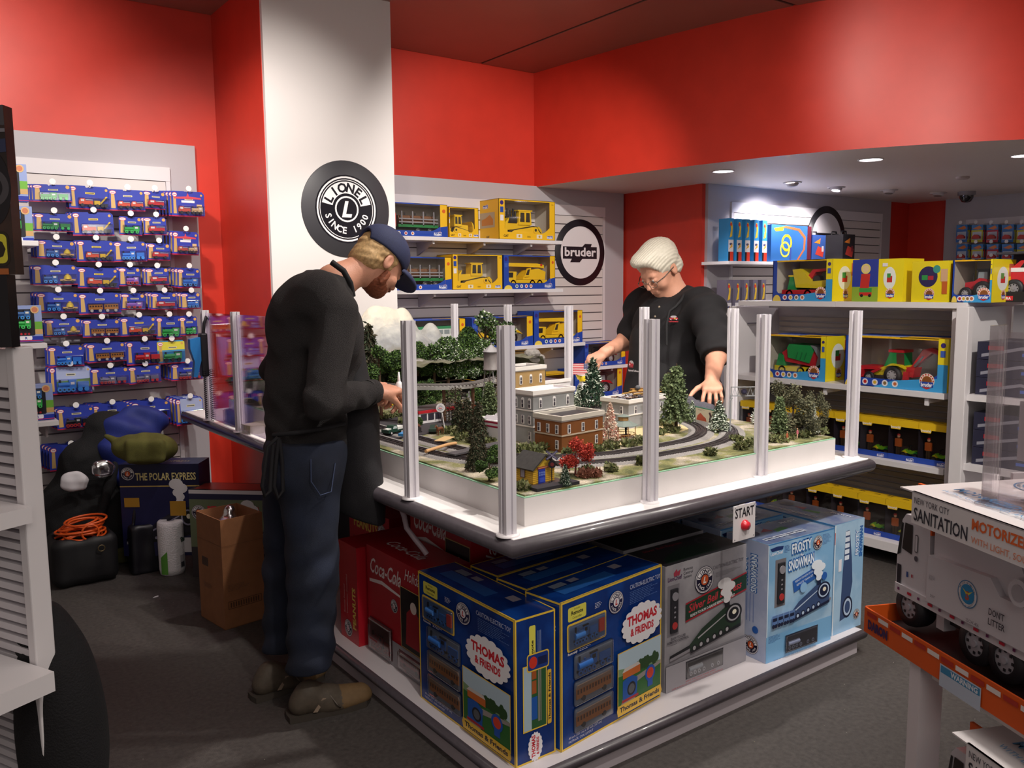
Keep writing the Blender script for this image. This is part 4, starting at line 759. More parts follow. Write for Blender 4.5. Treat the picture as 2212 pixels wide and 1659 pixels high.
def display_carton(loc, w, h, d, style, toy, label, rz=0., toykw=None, group=None, lw=.10, rw=.10, flip=False, toyL=.80):
    """style 'yellow', 'blue' (yellow right side) or 'kids' (blue and yellow for small children)"""
    t = thing('toy_vehicle_box', label, 'box', loc, rz, group=group); b = MB(); th = .003
    cY, cB, cS = '#f0bd1c', '#2347a8', '#3fa0dc'; inside = '#cfc6b8'
    main = cY if style == 'yellow' else cB; right = cY
    b.box(0, 0, 0, w, d, th, main); b.box(0, d-th, 0, w, d, h, main); b.box(th, d-2*th, th, w-th, d-th, h-th, inside)
    b.box(th, th, th, 1.6*th, d-2*th, h-th, inside); b.box(w-1.6*th, th, th, w-th, d-2*th, h-th, inside); b.box(th, th, h-1.6*th, w-th, d-2*th, h-th, inside)
    b.box(0, 0, 0, th, d, h, main if style != 'kids' else '#7a2a30'); b.box(w-th, 0, 0, w, d, h, right)
    b.box(0, d*.45, h-th, w, d, h, main); b.box(w*.55 if style != 'yellow' else 0, 0, h-th, w, d*.45, h, cY)
    L = w*lw; R = w-w*rw; sk = h*.17
    b.box(0, 0, 0, L, th, h, cB if style == 'kids' else (cY if style == 'yellow' else cB)); b.box(R, 0, 0, w, th, h, cY if style != 'kids' else '#5ab0e0')
    pts = [(L, 0), (R, 0), (R, sk*1.9)]+[(R-(R-L)*.20*q, sk*(1.0+.9*(1-q)**2)) for q in (.3, .6, .8, 1.)]+[(L+(R-L)*.12, sk), (L+(R-L)*.03, sk*1.15), (L, sk*1.5)]
    b.prism(pts, 0, th, cY if style == 'yellow' else cB)
    b.box(L, 0, h-h*.035, R, th, h, cY if style != 'blue' else cB)
    A = Art(b, (0, 0, 0), (1, 0, 0), (0, 0, 1))
    if style == 'yellow':
        A.disc(L*.5, h*.9, L*.30, '#3a2a7a'); A.rect(L*.22, h*.66, L*.78, h*.80, '#2a50a8'); A.rect(L*.22, h*.46, L*.78, h*.60, '#e9e6ea')
        A.text('CAT', w*.12, h*.06, h*.055, '#1d1a18', bold=.05, align='c'); A.rect(w*.30, h*.04, w*.40, h*.14, '#e9e0c8'); A.disc(w*.35, h*.09, h*.03, '#c89a2a'); A.rect(w*.66, h*.04, w*.76, h*.14, '#e9e0c8'); A.disc(w*.71, h*.09, h*.03, '#c89a2a'); bruder_logo(A, w*.90, h*.055, h*.06); A.text('D6N', w*.52, h*.06, h*.04, '#1d1a18', align='c')
        A.text('1:16', w-L*.5, h*.9, h*.03, '#1d1a18', align='c')
        Lf = Art(b, (0, d, 0), (0, -1, 0), (0, 0, 1)); bruder_logo(Lf, d*.4, h*.80, h*.07); Lf.rect(d*.15, h*.30, d*.82, h*.68, '#b9a888'); Lf.poly([(d*.22, h*.36), (d*.74, h*.36), (d*.74, h*.5), (d*.6, h*.62), (d*.4, h*.54), (d*.22, h*.5)], '#c87f1f'); Lf.text('CAT', d*.5, h*.05, h*.05, '#1d1a18', align='c', bold=.05)
    elif style == 'blue':
        A.rect(0, 0, w, sk*.5, cB); A.poly([(w*.015+w*.075*(1+math.cos(PI*i/14)), .0+h*.12*math.sin(PI*i/14)) for i in range(15)], '#e9cf5a')
        for i, c in enumerate(('#2f6a4a', '#8a8a92', '#c8322c', '#c86a3a')): A.disc(w*(.25+.09*i), h*.085, h*.055, '#e9e6ea', n=18); A.disc(w*(.25+.09*i), h*.085, h*.032, c, n=12)
        bruder_logo(A, w*.86, h*.06, h*.085, badge=cB); A.disc(w-L*.5, h*.80, L*.22, '#d8642c'); A.disc(L*.5, h*.88, L*.28, '#3a2a7a'); A.rect(L*.2, h*.64, L*.8, h*.76, '#3f60b8')
        A.poly([(R, h*.30), (w, h*.34), (w, 0), (R, 0)], cB); bruder_logo(A, w*.86, h*.06, h*.085, badge=cB)
    else:
        A.poly([(R, h*.5), (w, h*.55), (w, 0), (w*.3, 0), (w*.5, sk*.9), (R, sk*1.5)], cS); A.poly([(R, h*.52), (w, h*.52), (w, h), (R, h)], '#f0dc22')
        A.poly([(w*.01+w*.07*(1+math.cos(PI*i/14)), .0+h*.15*math.sin(PI*i/14)) for i in range(15)], '#e9cf5a')
        for i, c in enumerate(('#c8322c', '#d8b02a', '#8a6a3a', '#c86a3a')): A.disc(w*(.22+.10*i), h*.09, h*.062, '#e9e6ea', n=18); A.disc(w*(.22+.10*i), h*.09, h*.035, c, n=12)
        sun_logo(A, w*.82, h*.20, h*.125); A.disc(w-w*rw*.5, h*.88, w*rw*.25, '#3a2a7a'); A.rect(w-w*rw*.75, h*.66, w-w*rw*.25, h*.78, '#3f60b8')
        Rt = Art(b, (w, 0, 0), (0, 1, 0), (0, 0, 1)); Rt.rect(0, 0, d, h, M('#f0dc22', .3)); Rt.disc(d*.45, h*.55, d*.24, '#e9efe9', h*.28); Rt.rect(d*.36, h*.45, d*.55, h*.6, '#c8322c'); Rt.rect(d*.36, h*.55, d*.5, h*.68, '#3f9a4a'); Rt.rect(d*.7, h*.6, d*.98, h*.9, '#c86a4a'); sun_logo(Rt, d*.5, h*.18, h*.10)
        Lf = Art(b, (0, d, 0), (0, -1, 0), (0, 0, 1)); Lf.rect(0, 0, d, h, '#7a2a30'); Lf.rect(0, 0, d, h*.4, cB)
    b.build('carton', t)
    tp = toy(t, w*toyL, h*.74, d*.28, **(toykw or {})); tp.location = (w*(1-toyL)/2, d*.42, th+h*.05)
    if flip: tp.scale = (-1, 1, 1); tp.location.x = w-w*(1-toyL)/2
    b = MB(); b.box(L, .0008, sk*.9, R, .0016, h-h*.03, clear('#ffffff', .975, .04)); b.build('window_film', t)
    return t
def wall_shelf(x0, x1, yf, z, label, th=.028, back=None, nb=4):
    back = back or YW-.05; t = thing('wall_shelf', label, 'shelf', ((x0+x1)/2, back, z)); w = x1-x0
    b = MB(); b.box(-w/2, yf-back, -th, w/2, 0, 0, WHITE, bev=.001); b.build('board', t)
    for i in range(nb):
        x = -w/2+w*(i+.35)/nb; b = MB(); b.prism([(0, -th), (yf-back+.04, -th), (yf-back+.04, -th-.02), (0, -th-.10)], x-.006, x+.006, M('#b5abae', .5), 'x')
        b.box(x-.008, yf-back+.03, -th-.022, x+.008, yf-back+.038, -th, WHITE); b.build('bracket', t)
    return t
YF = 5.36; FRONT = YF+.015
def px2x(px, py=500): return float(onY(px, py, FRONT)[0])
zz = {'a': float(onY(1100, 520, YF)[2]), 'b': float(onY(1100, 628, YF)[2]), 'c': float(onY(1200, 745, YF)[2])}
ZA, ZB, ZD = zz['a']+.012, zz['b']+.012, zz['c']+.008
wall_shelf(2.66, px2x(1212), YF, ZA, 'topmost white shelf on the slatted wall, carrying log truck and bulldozer boxes')
wall_shelf(2.66, px2x(1214, 620), YF, ZB, 'second white shelf from the top on the slatted wall, right of the column')
wall_shelf(2.66, px2x(1262, 745), YF, ZD, 'third white shelf on the slatted wall, behind the model water tower')
ZE = float(onY(1300, 858, YF)[2])
wall_shelf(2.9, px2x(1350, 858), YF, ZE, 'lowest visible white shelf on the slatted wall, behind the man with white hair')
D_ = .22
def place(pl, pr_, z, h, style, toy, label, **k):
    x0, x1 = px2x(pl, 560), px2x(pr_, 560); return display_carton((x0, FRONT, z), x1-x0, h, k.pop('d', D_), style, toy, label, **k)
place(806, 968, ZA, .235, 'blue', toy_log_truck, 'blue box with a green log truck on the topmost shelf beside the white column')
place(925, 1034, ZA, .225, 'yellow', toy_dozer, 'small yellow box with a bulldozer, between the log truck box and the big yellow box', flip=True, lw=.06) if False else None
display_carton((px2x(970), FRONT, ZA), px2x(1034)-px2x(970), .225, D_, 'yellow', toy_dozer, 'small yellow bulldozer box on the topmost shelf, left of the big yellow one', lw=.04, rw=.13, toyL=.86, flip=True)
x0 = px2x(1078); x1 = px2x(1199)
display_carton((x0, FRONT, ZA), x1-x0, .31, .30, 'yellow', toy_dozer, 'big yellow box with a tall-stacked bulldozer at the right end of the topmost shelf', toykw=dict(big=True), lw=.10)
place(829, 975, ZB, .24, 'blue', toy_log_truck, 'blue box with a green log truck on the second shelf, right of the cap')
place(977, 1085, ZB, .265, 'yellow', toy_dozer, 'yellow box with a bulldozer, blade raised, in the middle of the second shelf')
place(1087, 1199, ZB, .265, 'blue', toy_crane, 'blue box with a yellow crane truck at the right end of the second shelf')
place(872, 1003, ZD, .235, 'blue', toy_bus, 'blue box with a green and white double-deck vehicle above the model mountain')
place(1016, 1150, ZD, .235, 'blue', toy_tractor, 'blue box with a yellow loader, behind the near corner post', toykw=dict(body='#f0c01c'))
place(1152, 1258, ZD, .27, 'blue', toy_crane, 'blue box with a yellow crane truck on the third shelf, behind the slotted posts')
place(1030, 1110, ZE, .235, 'yellow', toy_dozer, 'yellow box under the third shelf, behind the model water tower')
place(1112, 1236, ZE, .235, 'yellow', toy_dumper, 'yellow box with a dump truck, low behind the snowy grey rocks')
place(1240, 1345, ZE, .25, 'blue', toy_tractor, 'blue box with a red tractor under the reaching arm of the white-haired man', toykw=dict(body='#c8202e'))
place(1262, 1352, ZE+.27, .20, 'blue', toy_tractor, 'smaller blue box with a red tractor, upper one beside the white-haired man', toykw=dict(body='#c8202e')) 
wall_shelf(px2x(1262), px2x(1356), YF, ZE+.268, 'short white shelf under the slat panel, behind the reaching arm', nb=2)
GX, GY0, GY1 = 4.25, 2.045, 3.43
g = thing('shelving_bay', 'white shelving bay with ribbed back panels, right of the grey-haired man', 'shelving', (GX, GY0, 0)); GW = GY1-GY0; GD = .42
b = MB(); b.box(0, 0, 0, GD, .03, 1.372, WHITE, bev=.002); b.box(-.012, -.006, 0, .03, .032, 1.375, WHITE, bev=.003); b.build('side_panel', g)
b = MB(); b.box(0, GW-.03, 0, GD, GW, 1.372, WHITE, bev=.002); b.box(-.012, GW-.032, 0, .03, GW+.006, 1.375, WHITE, bev=.003); b.box(-.02, GW+.01, 0, .03, GW+.05, 1.36, WHITE, bev=.004); b.box(.10, GW-.032, 1.26, .30, GW-.0305, 1.268, '#8d8890'); b.build('side_panel', g)
b = MB(); b.box(GD-.01, .03, 0, GD, GW-.03, 1.372, WHITE2); z = 1.30
while z > .06: b.prism([(GD-.028, z), (GD-.011, z-.002), (GD-.011, z-.030), (GD-.028, z-.026)], .03, GW-.03, M('#cbbfb6', .5)) if False else b.box(GD-.026, .05, z-.024, GD-.010, GW-.05, z, M('#cdc1b6', .45)); z -= .034
b.build('ribbed_back', g)
def bay_shelf(x0, z, y0, y1, name='shelf_board', th=.03, xb=GD-.012): b = MB(); b.box(x0, y0, z-th, xb, y1, z, WHITE, bev=.0015); b.build(name, g)
ZT, ZM, ZL, ZBs = 1.408, .955, .568, .13
bay_shelf(-.045, ZM, .035, GW-.035); bay_shelf(-.02, ZL, .035, GW-.035); bay_shelf(-.035, ZBs, .035, GW-.035, 'base_shelf', .05); 
b = MB(); b.box(-.03, -.05, ZT-.03, GD+.15, GW*.48, ZT, WHITE, bev=.0015); b.box(-.03, GW*.48+.002, ZT-.03, GD+.15, GW-.06, ZT, WHITE, bev=.0015); b.box(GD-.2, 0.1, 1.36, GD, GW-.1, ZT-.03, WHITE2); b.build('top_shelf', g)
for y in (.12, .7): b = MB(); b.box(-.03, y, ZM-.07, -.02, y+.02, ZM-.031, WHITE); b.box(-.02, y+.004, ZM-.06, .2, y+.016, ZM-.031, WHITE); b.build('bracket', g)
def bay_box(pl, pr_, z, h, style, toy, label, d=.26, xoff=0., **k):
    X0 = GX-.02+xoff; py = 700; y0 = float(onX(pl, py, X0)[1]); y1 = float(onX(pr_, py, X0)[1])
    return display_carton((X0, y0, z), y0-y1, h, d, style, toy, label, rz=-PI/2, **k)
bay_box(1667, 1795, ZT+.0005, .235, 'kids', toy_dumper, 'blue and yellow box with a yellow dump truck, leftmost on top of the right shelving', lw=.07, rw=.10)
bay_box(1655, 1786, ZM+.0005, .255, 'kids', toy_garbage, 'box with a green and red garbage truck toy on the middle bay shelf', lw=.07, rw=.08)
bay_box(1828, 2052, ZM+.0005, .27, 'kids', toy_digger, 'wide box with a red excavator tractor toy on the middle bay shelf', lw=.06, rw=.09, toyL=.84)
def plain_kid_box(loc, w, d, h, rz, label, kind):
    t = thing('toy_vehicle_box', label, 'box', loc, rz); b = MB(); b.box(0, 0, 0, w, d, h, M('#f0dc22', .3)); F = faces(b, w, d, h); A = F['front']
    if kind == 'girl':
        A.rect(0, 0, w*.52, h, '#2c3f9c'); A.rect(0, 0, w*.52, h*.35, '#8fae3a'); A.poly([(w*.16, h*.30), (w*.34, h*.32), (w*.36, h*.66), (w*.18, h*.66)], '#c8322c'); A.disc(w*.27, h*.76, w*.075, '#e8c8a0'); A.ring(w*.27, h*.78, w*.06, w*.095, '#e6d27a'); A.rect(w*.15, h*.18, w*.40, h*.32, '#3f9a4a'); A.rect(w*.15, h*.14, w*.40, h*.22, '#c8322c'); A.disc(w*.2, h*.14, w*.03, '#222226'); A.disc(w*.36, h*.14, w*.03, '#222226')
        A.disc(w*.74, h*.55, w*.12, '#e9efe9', h*.26); A.rect(w*.69, h*.45, w*.79, h*.6, '#c8322c'); A.rect(w*.69, h*.56, w*.76, h*.66, '#3f9a4a'); sun_logo(A, w*.76, h*.2, h*.1); A.rect(w*.6, h*.82, w*.7, h*.9, '#e9e6ea')
    else:
        A.disc(w*.45, h*.62, w*.26, '#2f2a5a'); A.rect(w*.28, h*.54, w*.44, h*.66, '#2f9a4a'); A.rect(w*.45, h*.54, w*.6, h*.64, '#b02a3a'); A.disc(w*.68, h*.8, w*.1, '#3f9a8a'); sun_logo(A, w*.5, h*.2, h*.12); A.rect(w*.8, h*.5, w*.98, h*.8, '#d8b08a'); A.rect(w*.84, h*.2, w*.98, h*.5, '#c8642a')
    b.build('carton', t); return t
yy = float(onX(1840, 640, GX+.02)[1])
plain_kid_box((GX+.02, yy, ZT+.0005), yy-float(onX(1950, 640, GX+.02)[1]), .2, .225, -PI/2, 'blue and yellow box picturing a child with a toy truck, on the right shelving', 'girl')
yy = float(onX(1968, 645, GX)[1])
plain_kid_box((GX, yy, ZT+.0005), .20, .24, .205, -PI/2-.12, 'yellow box with a round picture of two toy tractors, on top of the right shelving', 'pair')
bay_box(2052, 2138, ZT+.0005, .205, 'kids', toy_tractor, 'box with a red and green tractor toy in its window, on the right shelving', d=.24, toykw=dict(body='#c8202e'), lw=.05, rw=.05, xoff=-.01)
t = thing('remote_car_box', 'black box with a large red and white racing car at the right photo edge', 'box', (GX+.12, GY0-.10, ZT+.0005), -PI/2)
b = MB(); b.box(0, 0, 0, .42, .2, .05, '#1b1a1f'); b.box(0, .19, 0, .42, .2, .24, '#2a2a30'); b.box(0, .0, .23, .42, .2, .24, '#3a3a40'); A = Art(b, (0, 0, 0), (1, 0, 0), (0, 0, 1)); A.text('RC', .15, .008, .035, '#dfe0e4', bold=.04, shear=.2, w=.07); A.poly([(.0, .008), (.09, .008), (.09, .03), (.0, .03)], '#c82a34'); A.text('CARRERA', .006, .012, .013, '#efeff2', w=.075, bold=.04); b.build('carton', t)
b = MB(); b.prism([(.0, .06), (.40, .06), (.40, .12), (.30, .15), (.24, .20), (.10, .20), (.04, .15), (0, .14)], .04, .13, '#c8262f'); b.prism([(.02, .145), (.24, .145), (.22, .165), (.05, .165)], .037, .04, '#efeff2'); b.prism([(.10, .165), (.22, .165), (.20, .195), (.12, .195)], .036, .04, '#1b1a1f'); o = b.build('toy_racing_car', t)
for x in (.08, .32): wheel(o, x, .065, .045, -.04, -.02) ; 
def bworld(loc, label, group, w=.165, h=.215, d=.10):
    t = thing('figure_box', label, 'box', loc, -PI/2, group=group); b = MB(); th = .002
    b.box(0, 0, 0, w, d, th, '#2347a8'); b.box(0, d-th, 0, w, d, h, '#2347a8'); b.box(0, 0, h-th, w, d, h, '#f0c41c'); b.box(th, d-2*th, .02, w-th, d-th, h-th, '#4a3a36'); b.box(0, 0, 0, th, d, h, '#3a3440'); b.box(w-th, 0, 0, w, d, h, '#3a3440')
    b.box(0, -.001, 0, w, th, .03, '#2347a8'); b.box(0, -.001, h-.035, w, th, h, '#f0c41c'); b.prism([(.01, h-.035), (.07, h-.035), (.065, h-.05), (.015, h-.05)], -.001, th, '#f0c41c')
    A = Art(b, (0, -.001, 0), (1, 0, 0), (0, 0, 1)); A.text('bworld', .015, h-.045, .014, '#f6f2f0', bold=.04, w=.05); bruder_logo(A, w*.75, .006, .012)
    T = Art(b, (0, 0, h), (1, 0, 0), (0, 1, 0)); T.poly([(w*.38, d*.55), (w*.62, d*.55), (w*.56, d*.7), (w*.44, d*.7)], '#8a6a10'); T.rect(w*.82, d*.6, w*.9, d*.85, '#5a4a2a'); T.disc(w*.96, d*.72, .006, '#7a3a2a')
    T2 = Art(b, (0, -.001, h-.03), (1, 0, 0), (0, 0, 1))
    b.build('carton', t); figure_part(t, w*.22, .13).location = (0, d*.4, .008); q = toy_quad(t, w*.62, .085, .028); q.location = (w*.36, d*.45, .006)
    b = MB(); b.box(0, -.0005, .03, w, .0005, h-.035, clear('#ffffff', .9, .05)); b.build('window_film', t); return t
proto = None
for zi, (zs_, nm, gr, n0) in enumerate(((ZL, 'middle', 'yellow-topped figure boxes on the lower bay shelf', 0), (ZBs, 'bottom', 'yellow-topped figure boxes on the base shelf', 0))):
    for k in range(8):
        y = GY1-.045-.1635*k
        if y-.165 < GY0+.03: continue
        lab = 'yellow-topped quad bike figure box on the %s bay shelf, %s from the left' % ('lower' if zi == 0 else 'base', ORD[k])
        if proto is None: proto = bworld((GX+.03, y, zs_+.0005), lab, gr)
        else: dup(proto, (GX+.03, y, zs_+.0005), label=lab, group=gr)
t = thing('shelving_bay', 'white shelving upright at the right edge, behind the clear sign holder', 'shelving', (GX-.10, GY0-.07, 0))
b = MB(); b.box(0, 0, 0, .50, .03, 1.385, WHITE, bev=.002); b.box(-.02, -.03, 0, .03, .03, 1.39, WHITE, bev=.003); b.build('side_panel', t)
b = MB(); b.box(.45, -.9, .1, .5, -.03, 1.39, WHITE2); b.build('back_panel', t)
for i, z in enumerate((.20, .63, .97)): b = MB(); b.box(.0, -.9, z-.03, .45, -.031, z, WHITE); b.build('shelf_board', t)
for i, z in enumerate((.97, .63)):
    for j in range(3 if i == 0 else 3):
        t = thing('track_set_box', 'dark blue racing track box, %s one in the %s stack at the right edge' % (('lowest', 'middle', 'topmost')[j], ('upper', 'lower')[i]), 'box', (GX-.06, GY0-.12, z+.001+.085*j), -PI/2, group='racing track boxes at the right edge')
        b = MB(); b.box(0, 0, 0, .36, .35, .083, '#23233a'); A = Art(b, (0, 0, 0), (1, 0, 0), (0, 0, 1)); A.poly([(.02, .01), (.2, .05), (.34, .03), (.34, .04), (.2, .065), (.02, .025)], '#8f8f9a'); A.rect(.05, .045, .12, .065, '#c82a34'); A.rect(.2, .02, .28, .035, '#3f60b8'); b.build('carton', t)
CARD = '#2436a0'
KIN = {'green': ('a green engine and tender', [('loco', '#2fa84a')]), 'dgreen': ('a dark green engine and tender', [('loco', '#1d7a3a')]), 'sgreen': ('a small green engine', [('s', '#2fa84a')]),
 'race': ('a red fire engine and yellow crane', [('fire', '#d8502e'), ('crane', '#d8b02a')]), 'fire': ('two red fire engines', [('fire', '#d8502e'), ('fire', '#d8502e')]), 'red': ('a small red car', [('fire', '#c8262c')]),
 'ball': ('baseball cars', [('fire', '#c8503a'), ('s', '#d8b98a')]), 'cargo': ('a blue engine and a beehive wagon', [('s', '#2f5f9c'), ('hive', '#e0c24a')]), 'blue': ('a blue engine and tender', [('loco', '#2f7ad0')]),
 'purple': ('a small purple engine', [('s', '#9a6ac0')]), 'coach': ('two brown coaches', [('coach', '#b0702c'), ('coach', '#b0702c')]), 'sblue': ('a small blue engine', [('s', '#2f7ad0')]),
 'redl': ('a red engine and tender', [('loco', '#d02a30')]), 'big': ('a large blue engine on a sky picture', [('loco', '#2f7ad0')]), 'grey': ('a grey engine with red wheels', [('loco', '#6a6a82')]),
 'black': ('a black engine with red wheels', [('loco', '#232328')]), 'silver': ('a silver engine and tender', [('loco', '#a9a9ae')]), 'sky': ('a sky picture card', [('loco', '#8f9298')]), 'yel': ('yellow print and a green engine', [('s', '#3f9a5a')])}
CPROTO = {}
def rail_toy(b, kind, c, x, w, h, y):
    dk = '#26262c'; wc = {'#6a6a82': '#d02a30', '#232328': '#d02a30', '#2f7ad0': '#3f94e0', '#2fa84a': '#3fd060', '#9a6ac0': '#d02a30', '#2f5f9c': '#3f94e0', '#1d7a3a': '#2fb85a', '#a9a9ae': '#c9c9ce'}.get(c, dk)
    D = .022
    if kind in ('loco', 's'):
        L = w*.58 if kind == 'loco' else w*.9
        b.box(x, y-D, h*.30, x+L, y-.003, h*.42, c); b.cyl((x+L*.05, y-D*.5, h*.60), (x+L*.65, y-D*.5, h*.60), h*.2, c, n=10); b.box(x+L*.62, y-D, h*.42, x+L, y-.003, h*.95, c); b.box(x+L*.60, y-D-.001, h*.93, x+L*1.02, y-.002, h*1.0, dk if kind == 's' else c)
        b.cyl((x+L*.15, y-D*.5, h*.7), (x+L*.15, y-D*.5, h*1.0), h*.09, dk if c != '#a9a9ae' else c, n=8); b.box(x+L*.70, y-D-.001, h*.62, x+L*.9, y-D, h*.82, '#e8e4da')
        for q in ((.12, .35, .58, .82) if kind == 'loco' else (.15, .5, .85)): b.cyl((x+L*q, y-D-.002, h*.2), (x+L*q, y-.004, h*.2), h*.19, wc, n=12); b.cyl((x+L*q, y-D-.003, h*.2), (x+L*q, y-D-.002, h*.2), h*.08, dk, n=8)
        if kind == 'loco':
            b.box(x+w*.63, y-D, h*.34, x+w*.97, y-.003, h*.82, c)
            for q in (.70, .90): b.cyl((x+w*q, y-D-.002, h*.2), (x+w*q, y-.004, h*.2), h*.19, wc, n=12)
    elif kind == 'coach':
        b.box(x, y-D, h*.30, x+w*.94, y-.003, h*.85, c); b.box(x-.001, y-D-.001, h*.85, x+w*.95, y-.002, h*.92, '#5a3a20')
        for i in range(5): b.box(x+w*(.06+.18*i), y-D-.0008, h*.58, x+w*(.18+.18*i), y-D, h*.76, '#3a2212')
        for q in (.2, .76): b.cyl((x+w*q, y-D-.001, h*.18), (x+w*q, y-.004, h*.18), h*.17, '#b9b2a8', n=10)
    elif kind == 'fire':
        b.prism([(x, h*.3), (x+w*.95, h*.3), (x+w*.95, h*.7), (x+w*.45, h*.7), (x+w*.4, h*.95), (x+w*.12, h*.95), (x, h*.6)], y-D, y-.003, c); b.box(x+w*.12, y-D-.001, h*.62, x+w*.35, y-D, h*.85, '#e8e0d0'); b.box(x+w*.45, y-D, h*.78, x+w*.95, y-.006, h*.84, '#e8e0d0')
        for q in (.22, .76): b.cyl((x+w*q, y-D-.002, h*.2), (x+w*q, y-.004, h*.2), h*.18, dk, n=10)
    elif kind == 'crane':
        b.box(x, y-D, h*.3, x+w*.4, y-.003, h*.75, c); b.box(x+w*.4, y-D, h*.3, x+w*.95, y-.003, h*.45, dk); b.prism([(x+w*.5, h*.45), (x+w*.95, h*1.25), (x+w*.85, h*1.3), (x+w*.42, h*.5)], y-D*.7, y-D*.2, c)
        for q in (.2, .55, .8): b.cyl((x+w*q, y-D-.002, h*.2), (x+w*q, y-.004, h*.2), h*.18, dk, n=10)
    else:
        b.box(x, y-D, h*.26, x+w*.98, y-.003, h*.46, '#c8a066')
        for i, (r_, z) in enumerate(((.26, .46), (.24, .62), (.18, .78), (.1, .94))): b.cyl((x+w*.5, y-D*.5, h*z), (x+w*.5, y-D*.5, h*(z+.17)), w*r_, c, n=14)
        for q in (.2, .78): b.cyl((x+w*q, y-D-.001, h*.16), (x+w*q, y-.004, h*.16), h*.15, dk, n=10)
def make_card(kind, w, h):
    t = thing('carded_toy_train', 'blue card', 'toy card'); b = MB(); desc, toys = KIN[kind]
    base = {'ball': '#2c3aa8', 'yel': '#3f8fc0'}.get(kind, CARD)
    P = [(0, 0), (w, 0), (w, h*.9), (w*.93, h), (w*.62, h), (w*.60, h*.93), (w*.42, h*.93), (w*.40, h), (w*.05, h), (0, h*.93)]
    b.prism(P, 0, .0015, base)
    A = Art(b, (0, 0, 0), (1, 0, 0), (0, 0, 1), lift=.0004); f = min(1, .1/h)
    if kind in ('big', 'sky'): A.poly([(w*.18, h*.3), (w*.98, h*.3), (w*.98, h*.88), (w*.9, h*.97), (w*.18, h*.97)], '#a9b4d8'); A.poly([(w*.18, h*.2), (w*.98, h*.26), (w*.98, h*.56), (w*.18, h*.46)], '#7fae3f')
    if kind == 'yel': A.rect(0, h*.6, w, h*.95, '#d8cf4a')
    A.poly([(w*.05, h*.12), (w*.05+.030*f, h*.12), (w*.05+.026*f, h*.78), (w*.05+.004*f, h*.78)], '#c8a46a')
    A.disc(w*.05+.016*f, h*.86, .022*f, '#d8433a', h*.09); A.disc(w*.05+.016*f, h*.86, .019*f, '#f0e8e8', h*.07); A.rect(w*.05+.003*f, h*.84, w*.05+.029*f, h*.875, '#c86a8a')
    A.disc(w*.94-.006, h*.86, .010*f, '#d8a45a'); c = '#d8c24a' if kind == 'race' else '#d6cfa8'
    A.rect(w*.40, h*.66, w*.40+min(w*.35, .05), h*.74, c); A.rect(w*.42, h*.685, w*.38+min(w*.35, .05), h*.715, '#3a3a4a'); A.rect(0, 0, w, h*.05, '#b8264a')
    if kind == 'ball': A.poly([(w*.08, h*.76), (w*.46, h*.80), (w*.5, h*.94), (w*.54, h*.80), (w*.9, h*.76), (w*.9, h*.70), (w*.08, h*.70)], '#d04a5a'); A.rect(w*.3, h*.55, w*.7, h*.64, '#eceaf2'); A.rect(w*.76, h*.15, w*.92, h*.5, '#d8b98a')
    b.build('backing_card', t)
    b = MB(); x0 = w*(.22 if kind in ('race', 'fire', 'blue', 'coach', 'cargo', 'redl', 'black', 'silver', 'grey') else .18 if w > .12 else .30); W = w*.96-x0; n = len(toys); hh = min(h*.42, W/n*.62)
    for i, (k, c) in enumerate(toys): rail_toy(b, k, c, x0+W/n*i, W/n*.95, hh, -.001)
    o = b.build('wooden_train', t); o.location = (0, 0, h*.10)
    b = MB(); b.box(x0-.004, -.031, h*.07, w*.97, -.001, h*.10+hh*1.08, clear('#f4f6ff', .90, .06), bev=.004); b.build('blister', t)
    KIDS[t.name] = list(t.children); return t
CARDS = [
 [(72, 400, 153, 437, 'green', 2), (150, 402, 236, 452, 'race', 1), (237, 411, 311, 456, 'fire', 1), (310, 413, 356, 451, 'red', 2), (372, 414, 440, 468, 'ball', 4)],
 [(75, 462, 157, 500, 'dgreen', 1), (158, 460, 244, 510, 'race', 2), (258, 468, 305, 508, 'sgreen', 0), (312, 470, 360, 508, 'red', 3), (373, 500, 428, 550, 'ball', 3)],
 [(80, 519, 162, 558, 'cargo', 2), (167, 520, 246, 566, 'race', 2), (248, 523, 315, 566, 'blue', 1), (319, 526, 366, 562, 'red', 3)],
 [(72, 574, 166, 616, 'cargo', 1), (168, 578, 256, 622, 'race', 2), (258, 578, 302, 618, 'purple', 2), (316, 580, 361, 616, 'red', 3), (384, 580, 431, 622, 'sblue', 3)],
 [(80, 632, 170, 675, 'cargo', 2), (171, 634, 259, 679, 'coach', 1), (262, 634, 312, 669, 'purple', 1), (327, 633, 381, 669, 'red', 4), (392, 633, 432, 668, 'sblue', 3)],
 [(98, 690, 175, 727, 'cargo', 1), (179, 690, 259, 728, 'coach', 2), (261, 686, 337, 726, 'race', 2), (338, 684, 392, 731, 'sgreen', 1), (389, 684, 425, 725, 'sgreen', 2)],
 [(105, 748, 180, 792, 'blue', 1), (189, 742, 271, 783, 'coach', 2), (274, 737, 349, 788, 'redl', 1), (342, 736, 398, 786, 'yel', 0)],
 [(106, 790, 197, 851, 'big', 1), (196, 795, 278, 832, 'grey', 1), (279, 791, 346, 829, 'grey', 3), (370, 785, 437, 821, 'grey', 3)],
 [(124, 880, 203, 926, 'black', 2), (198, 873, 285, 917, 'coach', 3), (284, 867, 366, 908, 'black', 3), (382, 859, 438, 918, 'big', 3)],
 [(108, 962, 198, 1014, 'silver', 3), (198, 952, 285, 1006, 'sky', 2), (286, 944, 352, 1008, 'silver', 3)]]
YCARD = 5.44
